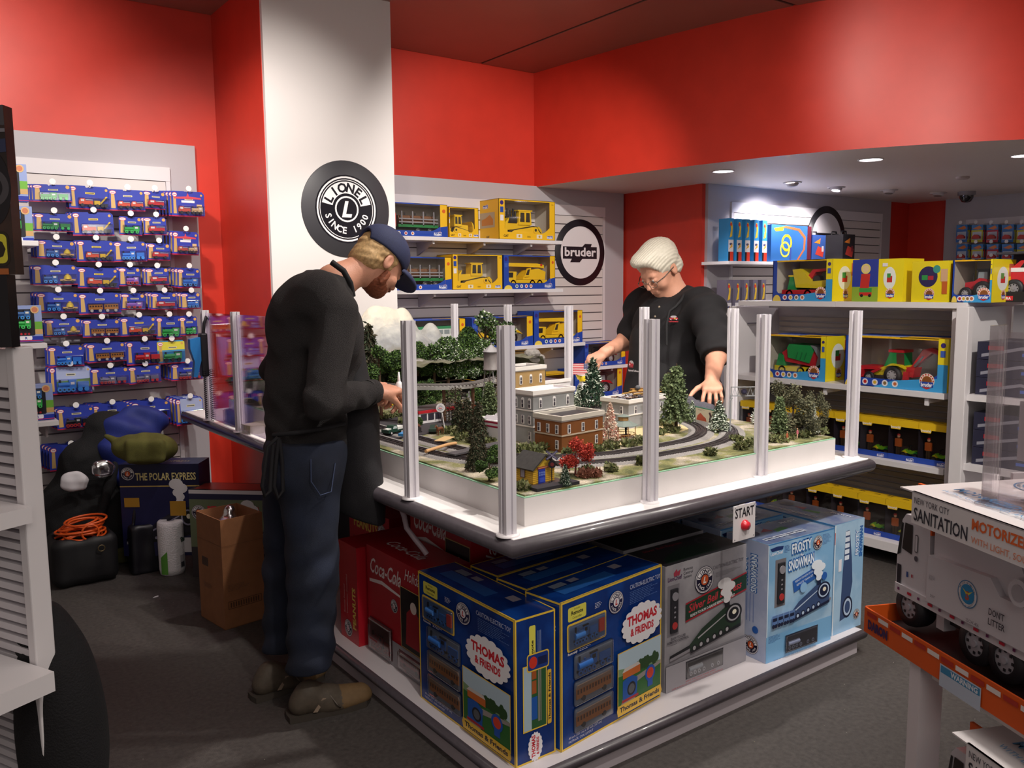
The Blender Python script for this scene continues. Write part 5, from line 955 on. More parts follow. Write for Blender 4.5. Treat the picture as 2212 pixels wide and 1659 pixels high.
hookp = thing('peg_hook', '', 'hook', group='peg hooks with round white price tags'); b = MB(); b.tube([(0, .20, .0), (0, .0, .0), (0, -.02, .018)], .0022, M('#9a969c', .3, metal=.6), 6); b.box(-.02, .196, -.02, .02, .20, .02, '#bdb6b8'); b.build('rod', hookp)
b = MB(); b.cyl((0, -.022, .022), (0, -.020, .022), .0165, M('#f0eeee', .4), n=20); b.build('price_tag', hookp); KIDS[hookp.name] = list(hookp.children); first = True
for r_, row in enumerate(CARDS):
    for c_, (l, tp, rt, bt, kind, nb) in enumerate(row):
        p0 = onY(l, bt-(bt-tp)*.0, YCARD); p1 = onY(rt, tp, YCARD); pm = onY((l+rt)/2, (tp+bt)/2, YCARD); w = float(p1[0]-p0[0]); h = (bt-tp)/1825*(pm@fv - CH*fv[2]*1.0)/1.0
        dep = float((pm-np.array([0, 0, CH]))@fv); h = (bt-tp)/1825*dep; z0 = float(pm[2])-h/2
        where = '%s row, %s from left' % (ORD[r_], ORD[c_])
        lab = 'pegged-wall card with %s, %s' % (KIN[kind][0], where)
        key = (kind, round(w, 2), round(h, 2))
        if key not in CPROTO:
            o = make_card(kind, w, h); CPROTO[key] = o; o.location = (float(p0[0]), YCARD, z0); o['label'] = lab; o['group'] = 'carded wooden trains on the pegged wall'
        else: o = dup(CPROTO[key], (float(p0[0]), YCARD, z0), label=lab, group='carded wooden trains on the pegged wall')
        tw = ((r_*7+c_*3) % 5-2)*.03; o.rotation_euler = (0, tw*.4, tw)
        for k in range(nb):
            q = dup(CPROTO[key], (float(p0[0])-.010*(k+1), YCARD+.036*(k+1), z0+.003*(k+1)), label='pegged-wall card hanging %s behind the front one, %s' % (('right', 'second', 'third', 'fourth')[k], where), group='carded wooden trains on the pegged wall')
            q.rotation_euler = (0, tw*.4, tw*.5)
        hx = float(p0[0])+w*.51; hz = z0+h*.955
        lab = 'peg hook with round white tag, %s' % where
        if first: hookp.location = (hx, YCARD-.0, hz); hookp['label'] = lab; first = False
        else: dup(hookp, (hx, YCARD-.0, hz), label=lab)
def gift_box(loc, label, rz=0):
    w, h, d = .19, .185, .07; t = thing('train_gift_box', label, 'box', loc, rz, group='wooden train gift boxes at the left'); b = MB(); b.box(0, 0, 0, w, d, h, '#8f9fd0'); F = faces(b, w, d, h); A = F['front']
    A.rect(0, h*.25, w, h*.55, '#6fae3f'); A.rect(0, h*.20, w, h*.34, '#c8a06a'); A.rect(0, 0, w, h*.15, '#2436a0'); A.rect(0, h*.02, w, h*.04, '#c82a4a'); A.poly(rrect(w*.28, h*.17, w*.82, h*.90, .008), '#20202a')
    A.poly(rrect(w*.44, h*.05, w*.74, h*.16, .006), '#eceaf2'); A.disc(w*.84, h*.88, w*.10, '#d8b07a'); A.disc(w*.84, h*.88, w*.07, '#c87a5a'); A.rect(0, h*.06, w*.2, h*.16, '#e0d84a'); A.text("R", w*.6, h*.07, h*.07, '#2436a0', align='c', bold=.04)
    for i in range(4): A.disc(w*(.40+.09*i), h*.22, w*.03, '#c82a3a', n=8)
    b.build('carton', t)
    b = MB(); rail_toy(b, 's', '#2f5f9c', w*.34, w*.42, h*.26, -.001); o = b.build('wooden_train', t, label='blue wooden engine'); o.location = (0, 0, h*.62)
    b = MB(); rail_toy(b, 's', '#2fa84a', w*.34, w*.42, h*.26, -.001); o = b.build('wooden_train', t, label='green wooden engine'); o.location = (0, 0, h*.36); KIDS[t.name] = list(t.children); return t
YG = 4.95; gp = None
for i, (pr_, bot, lab, rr) in enumerate(((62, 436, 'wooden train gift box at the very top left, above another', 0), (74, 526, 'wooden train gift box standing on the upper short shelf at the left', 0), (94, 737, 'wooden train gift box on the middle short shelf with a green engine window', 0), (118, 905, 'wooden train gift box on the lowest short shelf, mostly hidden by the white stand', 0))):
    p = onY(pr_, bot, YG); loc = (float(p[0])-.19, YG, float(p[2]))
    if gp is None: gp = gift_box(loc, lab)
    else: dup(gp, loc, label=lab)
for pr_, bot, lab in ((83, 520, 'short white shelf end, upper left, under two gift boxes'), (102, 741, 'short white shelf end, left, under the middle gift box'), (127, 908, 'short white shelf end, lower left')):
    p = onY(pr_, bot, 4.90); t = thing('wall_shelf', lab, 'shelf', (float(p[0]), 5.62, float(p[2]))); b = MB(); b.box(-.9, -.72, -.026, 0, 0, 0, WHITE, bev=.002); b.build('board', t)
    b = MB(); b.box(-.05, -.60, -.10, -.038, 0, -.027, M('#b5abae', .5)); b.build('bracket', t)
_q = onZ(32, 750, 1.37); LUX, LUY = float(_q[0]), float(_q[1])
lu = thing('louvred_stand', 'white louvred display stand with rounded shelves at the left edge of the photo', 'shelving', (LUX, LUY, 0), math.atan2(.90, -.43))
b = MB(); b.box(0, -.046, 0, .032, .006, 1.37, WHITE, bev=.004); b.box(.9, -.046, 0, .95, .012, 1.37, WHITE, bev=.004); b.box(.03, -.042, 1.27, .92, .004, 1.365, WHITE, bev=.003); b.box(.03, -.04, 0, .92, -.030, 1.36, '#8b8288'); b.build('frame', lu)
b = MB(); z = 1.262
while z > .02: b.box(.032, -.03, z-.017, .9, -.002, z, WHITE2); z -= .0275
b.build('louvres', lu)
def round_shelf(z, dp, x0, th=.04):
    b = MB(); r = .05; P = [(x0, .01)]+[(x0+r-r*math.cos(PI/2*i/6), dp-r+r*math.sin(PI/2*i/6)) for i in range(7)]+[(.85, dp), (.85, .01)]
    b.prism(P, z-th, z, WHITE, 'z'); b.build('shelf_board', lu)
round_shelf(.985, .15, -.035); round_shelf(.575, .24, -.075, .05)
def lbox(px, py, z0, w, h, d, label):
    c = np.array([0, 0, CH])+ray(px, 700)*1.99; t = thing('toy_car_box', label, 'box', (float(c[0]), float(c[1]), z0), -YAW); return t
t = lbox(42, 600, 1.5425, .4, .385, .2, 'dark box with a yellow emblem at the left edge, standing on a black box')
b = MB(); b.box(-.45, 0, 0, 0, .035, .385, M('#241c1a', .35, c2='#4a3226', scale=5)); A = Art(b, (-.405, 0, 0), (1, 0, 0), (0, 0, 1)); A.rect(0, .34, .405, .385, '#4a464a'); A.rect(0, .325, .405, .333, '#77737a'); A.poly(rrect(.32, .02, .395, .10, .015), '#2b2410'); A.poly(rrect(.325, .026, .39, .094, .012), '#d8cf3a'); A.text('O', .362, .04, .04, '#2b2410', bold=.1, align='c'); A.rect(.34, .0, .39, .014, '#b0622c'); A.disc(.36, .20, .05, '#18141a', .09); A.ring(.36, .2, .03, .045, '#4a464a'); A.poly([(.30, .27), (.405, .28), (.405, .31), (.30, .30)], '#2c3350'); b.build('carton', t)
t = lbox(22, 700, 1.3715, .4, .17, .2, 'black box on top of the white louvred stand'); b = MB(); b.box(-.45, 0, 0, 0, .035, .1705, M('#121015', .3)); b.build('carton', t)
LO = [(1.445, 1.905), (2.985, 1.895), (3.055, 2.55), (3.055, 2.95), (2.80, 3.12), (2.80, 3.85), (3.055, 4.0), (3.055, 4.70), (1.50, 4.70)]
lay = thing('model_railway_base', 'white-sided model railway board covered in scenery and curving track, standing on the display table', 'model railway', (0, 0, 0))
b = MB(); b.prism(LO, TZ+.0005, LZ-.006, M('#d6d1d0', .55, noise=.03, scale=8), 'z'); b.build('board_side', lay)
b = MB(); b.prism(LO, LZ-.006, LZ-.003, M('#8fc0a0', .5), 'z'); b.build('green_lip', lay, label='pale green top lip')
def ground_mat():
    m = bpy.data.materials.new('mat_model_ground'); m.use_nodes = True; nt = m.node_tree; N = nt.nodes; L = nt.links; b = N['Principled BSDF']; b.inputs['Roughness'].default_value = .95
    tc = N.new('ShaderNodeTexCoord'); t = N.new('ShaderNodeTexNoise'); t.inputs['Scale'].default_value = 9; t.inputs['Detail'].default_value = 8; L.new(tc.outputs['Object'], t.inputs[0])
    r = N.new('ShaderNodeValToRGB'); e = r.color_ramp.elements; e[0].position = .36; e[0].color = lin('#4f5434'); e[1].position = .62; e[1].color = lin('#b7ab98'); q = e.new(.48); q.color = lin('#7c7a4c'); q = e.new(.55); q.color = lin('#8f8878')
    L.new(t.outputs['Fac'], r.inputs[0]); t2 = N.new('ShaderNodeTexNoise'); t2.inputs['Scale'].default_value = 260; t2.inputs['Detail'].default_value = 3; L.new(tc.outputs['Object'], t2.inputs[0])
    mx = N.new('ShaderNodeMix'); mx.data_type = 'RGBA'; mx.blend_type = 'OVERLAY'; mx.inputs[0].default_value = .8; L.new(r.outputs[0], mx.inputs[6]); L.new(t2.outputs['Fac'], mx.inputs[7]); L.new(mx.outputs[2], b.inputs['Base Color'])
    bp = N.new('ShaderNodeBump'); bp.inputs['Strength'].default_value = .8; bp.inputs['Distance'].default_value = .004; L.new(t2.outputs['Fac'], bp.inputs['Height']); L.new(bp.outputs[0], b.inputs['Normal']); return m
GM = ground_mat(); b = MB()
LI = [(1.452, 1.912), (2.978, 1.902), (3.048, 2.555), (3.048, 2.945), (2.79, 3.115), (2.79, 3.85), (3.045, 4.01), (3.045, 4.69), (1.507, 4.69)]
b.prism(LI, LZ-.003, LZ+.002, GM, 'z'); b.build('ground', lay)
b = MB(); RD = M('#2f2b30', .8, noise=.15, scale=150); b.prism([(1.46, 2.93), (1.46, 3.42), (1.95, 3.55), (2.15, 3.15), (1.75, 2.98)], LZ+.002, LZ+.0045, RD, 'z'); b.prism([(1.80, 3.5), (2.05, 2.95), (2.35, 3.0), (2.3, 3.6)], LZ+.002, LZ+.004, M('#8b8583', .8, noise=.1, scale=100), 'z'); b.build('road', lay)
b = MB(); b.prism([(2.2, 2.30), (2.60, 2.36), (2.80, 2.42), (2.70, 2.52), (2.30, 2.55)], LZ+.002, LZ+.0035, M('#c8b487', .9, noise=.1, scale=120), 'z'); b.build('sand_lot', lay)
def offset_path(P, d):
    out = []; n = len(P)
    for i in range(n):
        a = np.array(P[i-1]); c = np.array(P[(i+1) % n]); t = (c-a)/np.linalg.norm(c-a); out.append((P[i][0]-t[1]*d, P[i][1]+t[0]*d))
    return out
def loop(P, step=.012):
    Q = P+[P[0]]; C = []
    n = len(P)
    for i in range(n):
        p = [np.array(P[(i+k) % n], float) for k in (-1, 0, 1, 2)]
        m = max(2, int(np.linalg.norm(p[2]-p[1])/step))
        for j in range(m):
            t = j/m; C.append(tuple(.5*((2*p[1])+(-p[0]+p[2])*t+(2*p[0]-5*p[1]+4*p[2]-p[3])*t*t+(-p[0]+3*p[1]-3*p[2]+p[3])*t**3)))
    return C
def arc(cx, cy, r, a0, a1, n=7): return [(cx+r*math.cos(math.radians(a0+(a1-a0)*i/n)), cy+r*math.sin(math.radians(a0+(a1-a0)*i/n))) for i in range(n+1)]
def ring_strip(b, C, d0, d1, z0, z1, m, bev=0.):
    A = offset_path(C, d0); B = offset_path(C, d1); A2 = offset_path(C, d0-bev); B2 = offset_path(C, d1+bev); n = len(C)
    vs = [(x, y, z0) for x, y in A2]+[(x, y, z1) for x, y in A]+[(x, y, z1) for x, y in B]+[(x, y, z0) for x, y in B2]; fs = []
    for i in range(n):
        j = (i+1) % n
        for k in range(3): fs.append((k*n+i, k*n+j, (k+1)*n+j, (k+1)*n+i))
    b.add(vs, fs, m)
PO = arc(2.35, 2.675, .61, -90, 0)+[(2.95, 2.9), (2.84, 3.05), (2.70, 3.25), (2.68, 3.6), (2.65, 3.9)]+arc(2.25, 4.05, .40, 10, 90, 4)+arc(1.96, 4.05, .40, 90, 180, 4)+[(1.56, 3.8), (1.56, 3.3), (1.555, 2.9)]+arc(2.13, 2.635, .57, 180, 270)
PI_ = arc(2.35, 2.665, .48, -90, 0)+[(2.82, 2.85), (2.70, 3.0), (2.58, 3.25), (2.56, 3.6), (2.53, 3.9)]+arc(2.20, 4.0, .33, 10, 90, 4)+arc(2.0, 4.0, .32, 90, 180, 4)+[(1.68, 3.8), (1.68, 3.3), (1.675, 2.9)]+arc(2.13, 2.635, .45, 180, 270)
rb_ = MB(); tb_ = MB(); rl = MB(); BAL = M('#8e8a88', .9, noise=.18, scale=220, bump=.6, bscale=300)
for P in (PO, PI_):
    C = loop(P); ring_strip(rb_, C, -.042, .042, LZ+.001, LZ+.007, BAL, .012)
    for d in (-.0155, 0, .0155): ring_strip(rl, C, d-.0012, d+.0012, LZ+.0085, LZ+.0125, M('#6f6a6c', .3, metal=.7) if d else M('#3c3638', .4), .0006)
    for i in range(0, len(C), 1):
        a = np.array(C[i-1]); c = np.array(C[(i+1) % len(C)]); t = (c-a)/np.linalg.norm(c-a); nn = np.array((-t[1], t[0])); p = np.array(C[i])
        q = [p+t*.0032*s+nn*.024*w for s, w in ((-1, -1), (1, -1), (1, 1), (-1, 1))]
        tb_.add([(x, y, LZ+.0070) for x, y in q]+[(x, y, LZ+.009) for x, y in q], [(4, 5, 6, 7), (0, 1, 5, 4), (1, 2, 6, 5), (2, 3, 7, 6), (3, 0, 4, 7)], '#3a3335')
rb_.build('roadbed', lay); tb_.build('track_ties', lay)['kind'] = 'stuff'; rl.build('rails', lay)
def leaves(b, P, size, mats, rng, down=0., elong=1.6, flat=.0):
    P = np.asarray(P); n = len(P); a = rng.randn(n, 3); a[:, 2] = a[:, 2]*(1-flat)-down; a /= np.linalg.norm(a, axis=1)[:, None]; c = np.cross(a, rng.randn(n, 3)); c /= np.linalg.norm(c, axis=1)[:, None]
    s = size*rng.uniform(.6, 1.3, n)[:, None]; k = rng.randint(0, len(mats), n)
    for j, m in enumerate(mats):
        q = k == j; p, A, Cc, S = P[q], a[q], c[q], s[q]
        V = np.stack([p, p+A*S*elong*.5+Cc*S*.5, p+A*S*elong, p+A*S*elong*.5-Cc*S*.5], 1).reshape(-1, 3)
        b.add(V.tolist(), [(4*i, 4*i+1, 4*i+2, 4*i+3) for i in range(len(p))], m)
G1, G2, G3, SNOW = M('#2f4a1e', .8), M('#48662a', .8), M('#1f3418', .85), M('#d4dccb', .8)
def crown_pts(rng, n, H, R, kind):
    if kind == 'cone': t = rng.uniform(0, 1, n)**.75; z = H*(1-t*.92); r = R*t; q = r*np.sqrt(rng.uniform(.25, 1, n))
    elif kind == 'blob':
        c = rng.randn(9, 3)*[R*.5, R*.5, H*.22]+[0, 0, H*.60]; c[:, 2] = np.clip(c[:, 2], H*.3, H*.9); j = rng.randint(0, 9, n); v = rng.randn(n, 3); v /= np.linalg.norm(v, axis=1)[:, None]; return c[j]+v*np.array([R*.42, R*.42, H*.14])*rng.uniform(.6, 1, n)[:, None]
    else: t = rng.uniform(0, 1, n); z = H*(.18+.80*t); q = R*np.sin(np.pi*(.1+.85*t))**.7*np.sqrt(rng.uniform(.2, 1, n))
    a = rng.uniform(0, 2*np.pi, n); return np.stack([q*np.cos(a), q*np.sin(a), z], 1)
TPROTO = {}
def make_tree(kind, seed):
    """unit trees are one metre tall; scaled when placed"""
    rng = np.random.RandomState(seed); t = thing('model_tree', 'tree', 'model tree'); tr = MB(); fo = MB(); H = 1.
    bark = M('#4a3626', .9)
    if kind == 'leafy' or kind == 'snowleafy':
        tr.tube([(0, 0, 0), (.01, 0, .3), (-.01, .01, .7)], [.035, .028, .01], bark)
        for i in range(6): a = i*1.05; tr.tube([(0, 0, .3+.06*i), (.15*math.cos(a), .15*math.sin(a), .5+.06*i)], [.012, .006], bark, 5)
        leaves(fo, crown_pts(rng, 4600, H, .34, 'blob' if seed % 2 else 'egg'), .033, [G1, G2, M('#5a7a34', .8), G3]+([SNOW] if kind == 'snowleafy' else []), rng)
    elif kind == 'spruce':      # dark brown green, drooping needles
        tr.tube([(0, 0, 0), (0, 0, .95)], [.02, .006], bark); P = crown_pts(rng, 2400, H, .24, 'cone'); leaves(fo, P, .030, [M('#3d3a2a', .9), M('#33402a', .9), M('#4d4632', .9)], rng, down=1.6, elong=3.2)
    elif kind == 'pine':        # light grey-green layered
        tr.tube([(0, 0, 0), (.01, 0, .5), (0, 0, .97)], [.022, .016, .006], bark); P = []
        for i in range(11):
            z = .22+.07*i; R = .20*(1-.075*i)
            for j in range(9): a = j*.7+i*1.3; s = rng.uniform(.25, 1, 44)[:, None]; P.append(np.hstack([s*R*math.cos(a), s*R*math.sin(a), z-.05*s**2+0*s])+rng.randn(44, 3)*[.012, .012, .006])
        leaves(fo, np.vstack(P), .027, [M('#5f6f48', .85), M('#74825a', .85), M('#4d5c3c', .85)], rng, down=.9, elong=1.5)
    elif kind == 'brush':       # wire bottle-brush fir
        tr.tube([(0, 0, 0), (0, 0, .95)], [.016, .004], bark); leaves(fo, crown_pts(rng, 2600, H, .30, 'cone'), .028, [M('#1c3a26', .7), M('#22452c', .7), M('#162a1e', .7), M('#1c3a26', .7), SNOW], rng, down=-.2, elong=3.0)
    elif kind == 'snowfir': tr.tube([(0, 0, 0), (0, 0, .95)], [.02, .004], bark); leaves(fo, crown_pts(rng, 2200, H, .30, 'cone'), .036, [G3, M('#2c4030', .8), SNOW, SNOW], rng, elong=2.)
    elif kind == 'whitefir': tr.tube([(0, 0, 0), (0, 0, .95)], [.02, .004], bark); leaves(fo, crown_pts(rng, 2200, H, .24, 'cone'), .034, [M('#d8dad2', .8), M('#b9c2b8', .8), M('#e6e6e0', .8)], rng, elong=2.4)
    elif kind == 'cream': tr.tube([(0, 0, 0), (0, 0, .95)], [.02, .004], bark); leaves(fo, crown_pts(rng, 3200, H, .25, 'cone'), .026, [M('#e4d3c0', .8), M('#d8b8a4', .8), M('#efe4d6', .8), M('#c47f70', .8)], rng, elong=2.)
    elif kind == 'red':
        tr.tube([(0, 0, 0), (.01, 0, .3), (0, 0, .6)], [.03, .02, .01], M('#5a2a22', .9)); leaves(fo, crown_pts(rng, 3800, H, .38, 'blob')*[1, 1, 1.0]+rng.randn(3800, 3)*.035, .040, [M('#b5382c', .8), M('#c84a36', .8), M('#96281f', .8)], rng, elong=1.3)
    elif kind == 'wispy':       # tall sparse tree
        tr.tube([(0, 0, 0), (.02, 0, .5), (0, 0, .95)], [.014, .010, .004], M('#3a2c24', .9)); leaves(fo, (crown_pts(rng, 2600, H, .20, 'blob')-[0, 0, .2])*[1, 1, 1.25]+rng.randn(2600, 3)*.02, .022, [M('#5a5a42', .9), M('#4a4c38', .9), M('#6d6a50', .9)], rng, elong=1.8)
    else:                       # 'bare' twisted brown
        for i in range(22): a = i*2.4; z = .25+.03*i; tr.tube([(0, 0, z), (.15*math.cos(a), .15*math.sin(a), z+.06), (.30*math.cos(a+.3), .30*math.sin(a+.3), z+.04)], [.012, .008, .003], M('#3c3026', .9), 5)
        tr.tube([(0, 0, 0), (.02, 0, .5), (0, 0, .98)], [.035, .02, .006], M('#3c3026', .9)); leaves(fo, crown_pts(rng, 500, H, .34, 'egg'), .03, [M('#4c4636', .9), M('#5a5240', .9)], rng)
    tr.build('trunk', t); fo.build('foliage', t); KIDS[t.name] = list(t.children); return t
def tree(kind, x, y, z, h, label, group=None, seed=0, wid=1.):
    key = (kind, seed)
    if key not in TPROTO: o = make_tree(kind, seed); TPROTO[key] = o; o.location = (x, y, z); o.scale = (h*wid, h*wid, h); o['label'] = label
    else: o = dup(TPROTO[key], (x, y, z), label=label, scale=(h*wid, h*wid, h)); o.rotation_euler = (0, 0, (x*37+y*11) % 6.28)
    if group: o['group'] = group
    return o
def base_h(px, pb, pt, z=LZ+.004):
    p = onZ(px, pb, z); d = float((p-np.array([0, 0, CH]))@fv); return float(p[0]), float(p[1]), (pb-pt)/1825*d
def tree_px(kind, px, pb, pt, label, seed=0, wid=1., z=LZ+.003, group=None): x, y, h = base_h(px, pb, pt, z); return tree(kind, x, y, z, h, label, group, seed, wid)
def tree_at(kind, px, pt, pb, y, label, seed=0, wid=1., group=None):
    p = onY(px, pb, y); d = float((p-np.array([0, 0, CH]))@fv); return tree(kind, float(p[0]), y, float(p[2]), (pb-pt)/1825*d, label, group, seed, wid)
def mountain():
    t = thing('model_mountain', 'large pale snow-capped model mountain with grey rocks at the back of the layout', 'model mountain', (0, 0, 0)); n, m = 120, 110
    x0, x1, y0, y1 = 1.66, 3.04, 3.78, 4.66; pk = []
    for px, py, y, sx, sy in ((740, 668, 4.36, .13, .13), (812, 660, 4.42, .15, .13), (868, 665, 4.40, .10, .12), (838, 664, 4.42, .12, .13), (846, 700, 4.26, .16, .13), (930, 698, 4.26, .08, .10), (890, 716, 4.20, .15, .12), (1000, 752, 4.25, .14, .12), (1172, 785, 3.97, .10, .09), (1195, 790, 3.94, .09, .08), (700, 690, 4.40, .15, .13)):
        p = onY(px, py, y); pk.append((float(p[0]), y, float(p[2]), sx, sy))
    xs = np.linspace(x0, x1, n); ys = np.linspace(y0, y1, m); X, Y = np.meshgrid(xs, ys, indexing='ij')
    Z = .93+.06/(1+np.exp(-(Y-3.99)/.03))/(1+np.exp((X-2.62)/.04))
    for (a, c, z, sx, sy) in pk:
        g = np.exp(-np.abs((X-a)/(sx*1.15))**2.2)*np.exp(-np.abs((Y-c)/(sy*1.2))**2.2); Z = np.maximum(Z, 1.06+(z-1.06)*g) if z > 9 else np.log(np.exp(Z*45)+np.exp((1.06+(z-1.06)*g)*45))/45
    low = np.clip((1.30-Z)/.2, 0, 1); Z = Z+vnoise(X, Y, 0*X, 60, 3)*.018*low+vnoise(X, Y, Z, 25, 5)*.012*low+vnoise(X, Y, 0*X, 18, 8)*.008
    e = np.minimum.reduce([(X-x0), (x1-X), (y1-Y)])/.03; Z = .905+(Z-.905)*np.clip(e, 0, 1)**.6
    V = np.stack([X, Y, Z], -1).reshape(-1, 3); F = [(i*m+j, (i+1)*m+j, (i+1)*m+j+1, i*m+j+1) for i in range(n-1) for j in range(m-1)]
    mt = bpy.data.materials.new('mat_model_mountain'); mt.use_nodes = True; nt = mt.node_tree; N = nt.nodes; L = nt.links; b_ = N['Principled BSDF']; b_.inputs['Roughness'].default_value = .85
    tc = N.new('ShaderNodeTexCoord'); sp = N.new('ShaderNodeSeparateXYZ'); L.new(tc.outputs['Object'], sp.inputs[0]); ns = N.new('ShaderNodeTexNoise'); ns.inputs['Scale'].default_value = 22; ns.inputs['Detail'].default_value = 8; L.new(tc.outputs['Object'], ns.inputs[0])
    ma = N.new('ShaderNodeMath'); ma.operation = 'MULTIPLY_ADD'; L.new(ns.outputs['Fac'], ma.inputs[0]); ma.inputs[1].default_value = .16; L.new(sp.outputs[2], ma.inputs[2])
    mr = N.new('ShaderNodeMapRange'); mr.inputs[1].default_value = 1.10; mr.inputs[2].default_value = 1.46; L.new(ma.outputs[0], mr.inputs[0])
    r = N.new('ShaderNodeValToRGB'); e = r.color_ramp.elements; e[0].position = .05; e[0].color = lin('#4f5038'); e[1].position = .9; e[1].color = lin('#d9d2c2')
    for p_, c_ in ((.22, '#5c5a44'), (.36, '#77736a'), (.50, '#8f9092'), (.72, '#b3b2ae')): q = e.new(p_); q.color = lin(c_)
    L.new(mr.outputs[0], r.inputs[0]); L.new(r.outputs[0], b_.inputs['Base Color'])
    n2 = N.new('ShaderNodeTexVoronoi'); n2.inputs['Scale'].default_value = 28; L.new(tc.outputs['Object'], n2.inputs[0]); bp = N.new('ShaderNodeBump'); bp.inputs['Strength'].default_value = .35; bp.inputs['Distance'].default_value = .012; L.new(n2.outputs['Distance'], bp.inputs['Height']); L.new(bp.outputs[0], b_.inputs['Normal'])
    b = MB(); b.add(V.tolist(), F, mt, True); b.build('rock_slope', t); return xs, ys, Z
mxs, mys, MZ = mountain()
def ground_z(x, y):
    if y < 3.79 or x < 1.67 or x > 3.03 or y > 4.65: return LZ+.002
    i = int((x-mxs[0])/(mxs[1]-mxs[0])); j = int((y-mys[0])/(mys[1]-mys[0])); return float(MZ[min(i, 119), min(j, 109)])
rng = np.random.RandomState(4)
def rock(x, y, z, r, label, group, seed):
    V, F = ico(seed); b = MB(); b.add((V*np.array([r, r*.8, r*.6])).tolist(), F, M('#8d8884', .9, noise=.15, scale=60, bump=.4, bscale=120), False); o = b.build('model_rock', None, (x, y, z)); tag(o, label, 'model rock', group); return o
def ico(seed):
    bm = bmesh.new(); bmesh.ops.create_icosphere(bm, subdivisions=2, radius=1); r = np.random.RandomState(seed); V = np.array([v.co[:] for v in bm.verts]); V = V*(1+.22*vnoise(V[:, 0], V[:, 1], V[:, 2], 3., seed))[:, None]; bm.verts.index_update(); F = [tuple(v.index for v in f.verts) for f in bm.faces]; bm.free(); return V, F
for i, (px, py, y, r) in enumerate(((815, 728, 4.10, .040), (845, 735, 4.08, .035), (868, 742, 4.05, .03), (832, 748, 4.0, .04), (905, 745, 4.02, .03), (925, 755, 4.0, .03), (903, 812, 3.9, .035), (1180, 765, 3.9, .05), (1160, 772, 3.85, .05), (1150, 785, 3.83, .05), (1195, 778, 3.82, .045))):
    p = onY(px, py, y); rock(float(p[0]), y, ground_z(float(p[0]), y)+r*.3 if i > 6 else (float(p[2])+ground_z(float(p[0]), y)*3)/4+r*.2, r, 'grey model rock, %s from the left %s' % ((ORD[i], 'on the pale mountain slope') if i < 7 else (ORD[i-7], 'in the pile behind the tan model building')), 'model rocks on the mountain slope' if i < 7 else 'pale model rocks behind the tan building', i)
b = MB(); P = [(2.62, 3.30), (2.95, 3.35), (3.0, 3.75), (2.70, 3.80)]; 
t = thing('model_trestle', 'pale grey raised model trestle track curving below the leafy slope', 'model bridge', (0, 0, 0))
A_ = [onZ(px, py, 1.075) for px, py in ((790, 822), (860, 830), (900, 829), (950, 829), (1000, 827), (1040, 821), (1075, 812))]; Cc = catmull([(p[0], p[1]) for p in A_], 6); b = MB(); n = len(Cc); off = []
for i in range(n): a = np.array(Cc[max(0, i-1)]); c = np.array(Cc[min(n-1, i+1)]); tt = (c-a)/np.linalg.norm(c-a); off.append(np.array((-tt[1], tt[0])))
def strip(b, d0, d1, z0, z1, m):
    vs = []
    for i in range(n): p = np.array(Cc[i]); q0 = p+off[i]*d0; q1 = p+off[i]*d1; vs += [(q0[0], q0[1], z0), (q0[0], q0[1], z1), (q1[0], q1[1], z1), (q1[0], q1[1], z0)]
    b.add(vs, [(4*i+k, 4*i+4+k, 4*i+4+(k+1) % 4, 4*i+(k+1) % 4) for i in range(n-1) for k in range(4)], m)
strip(b, -.028, .028, 1.050, 1.066, '#a3a09c'); b.build('deck', t)
b = MB(); strip(b, -.018, -.014, 1.068, 1.074, '#7a7674'); strip(b, .014, .018, 1.068, 1.074, '#7a7674'); b.build('rails', t)
b = MB()
for i in range(n): p = Cc[i]; b.box(p[0]-.003, p[1]-.03, 1.062, p[0]+.003, p[1]+.03, 1.069, '#5c5654')
b.build('ties', t)
for i in range(3, n-2, 8): b = MB(); p = Cc[i]; b.cyl((p[0], p[1], LZ+.001), (p[0], p[1], 1.05), .008, '#6d4a36', n=8); b.build('pier', t)
BG = 'leafy model trees on the rocky slope'
lf = 'leafy green model tree '
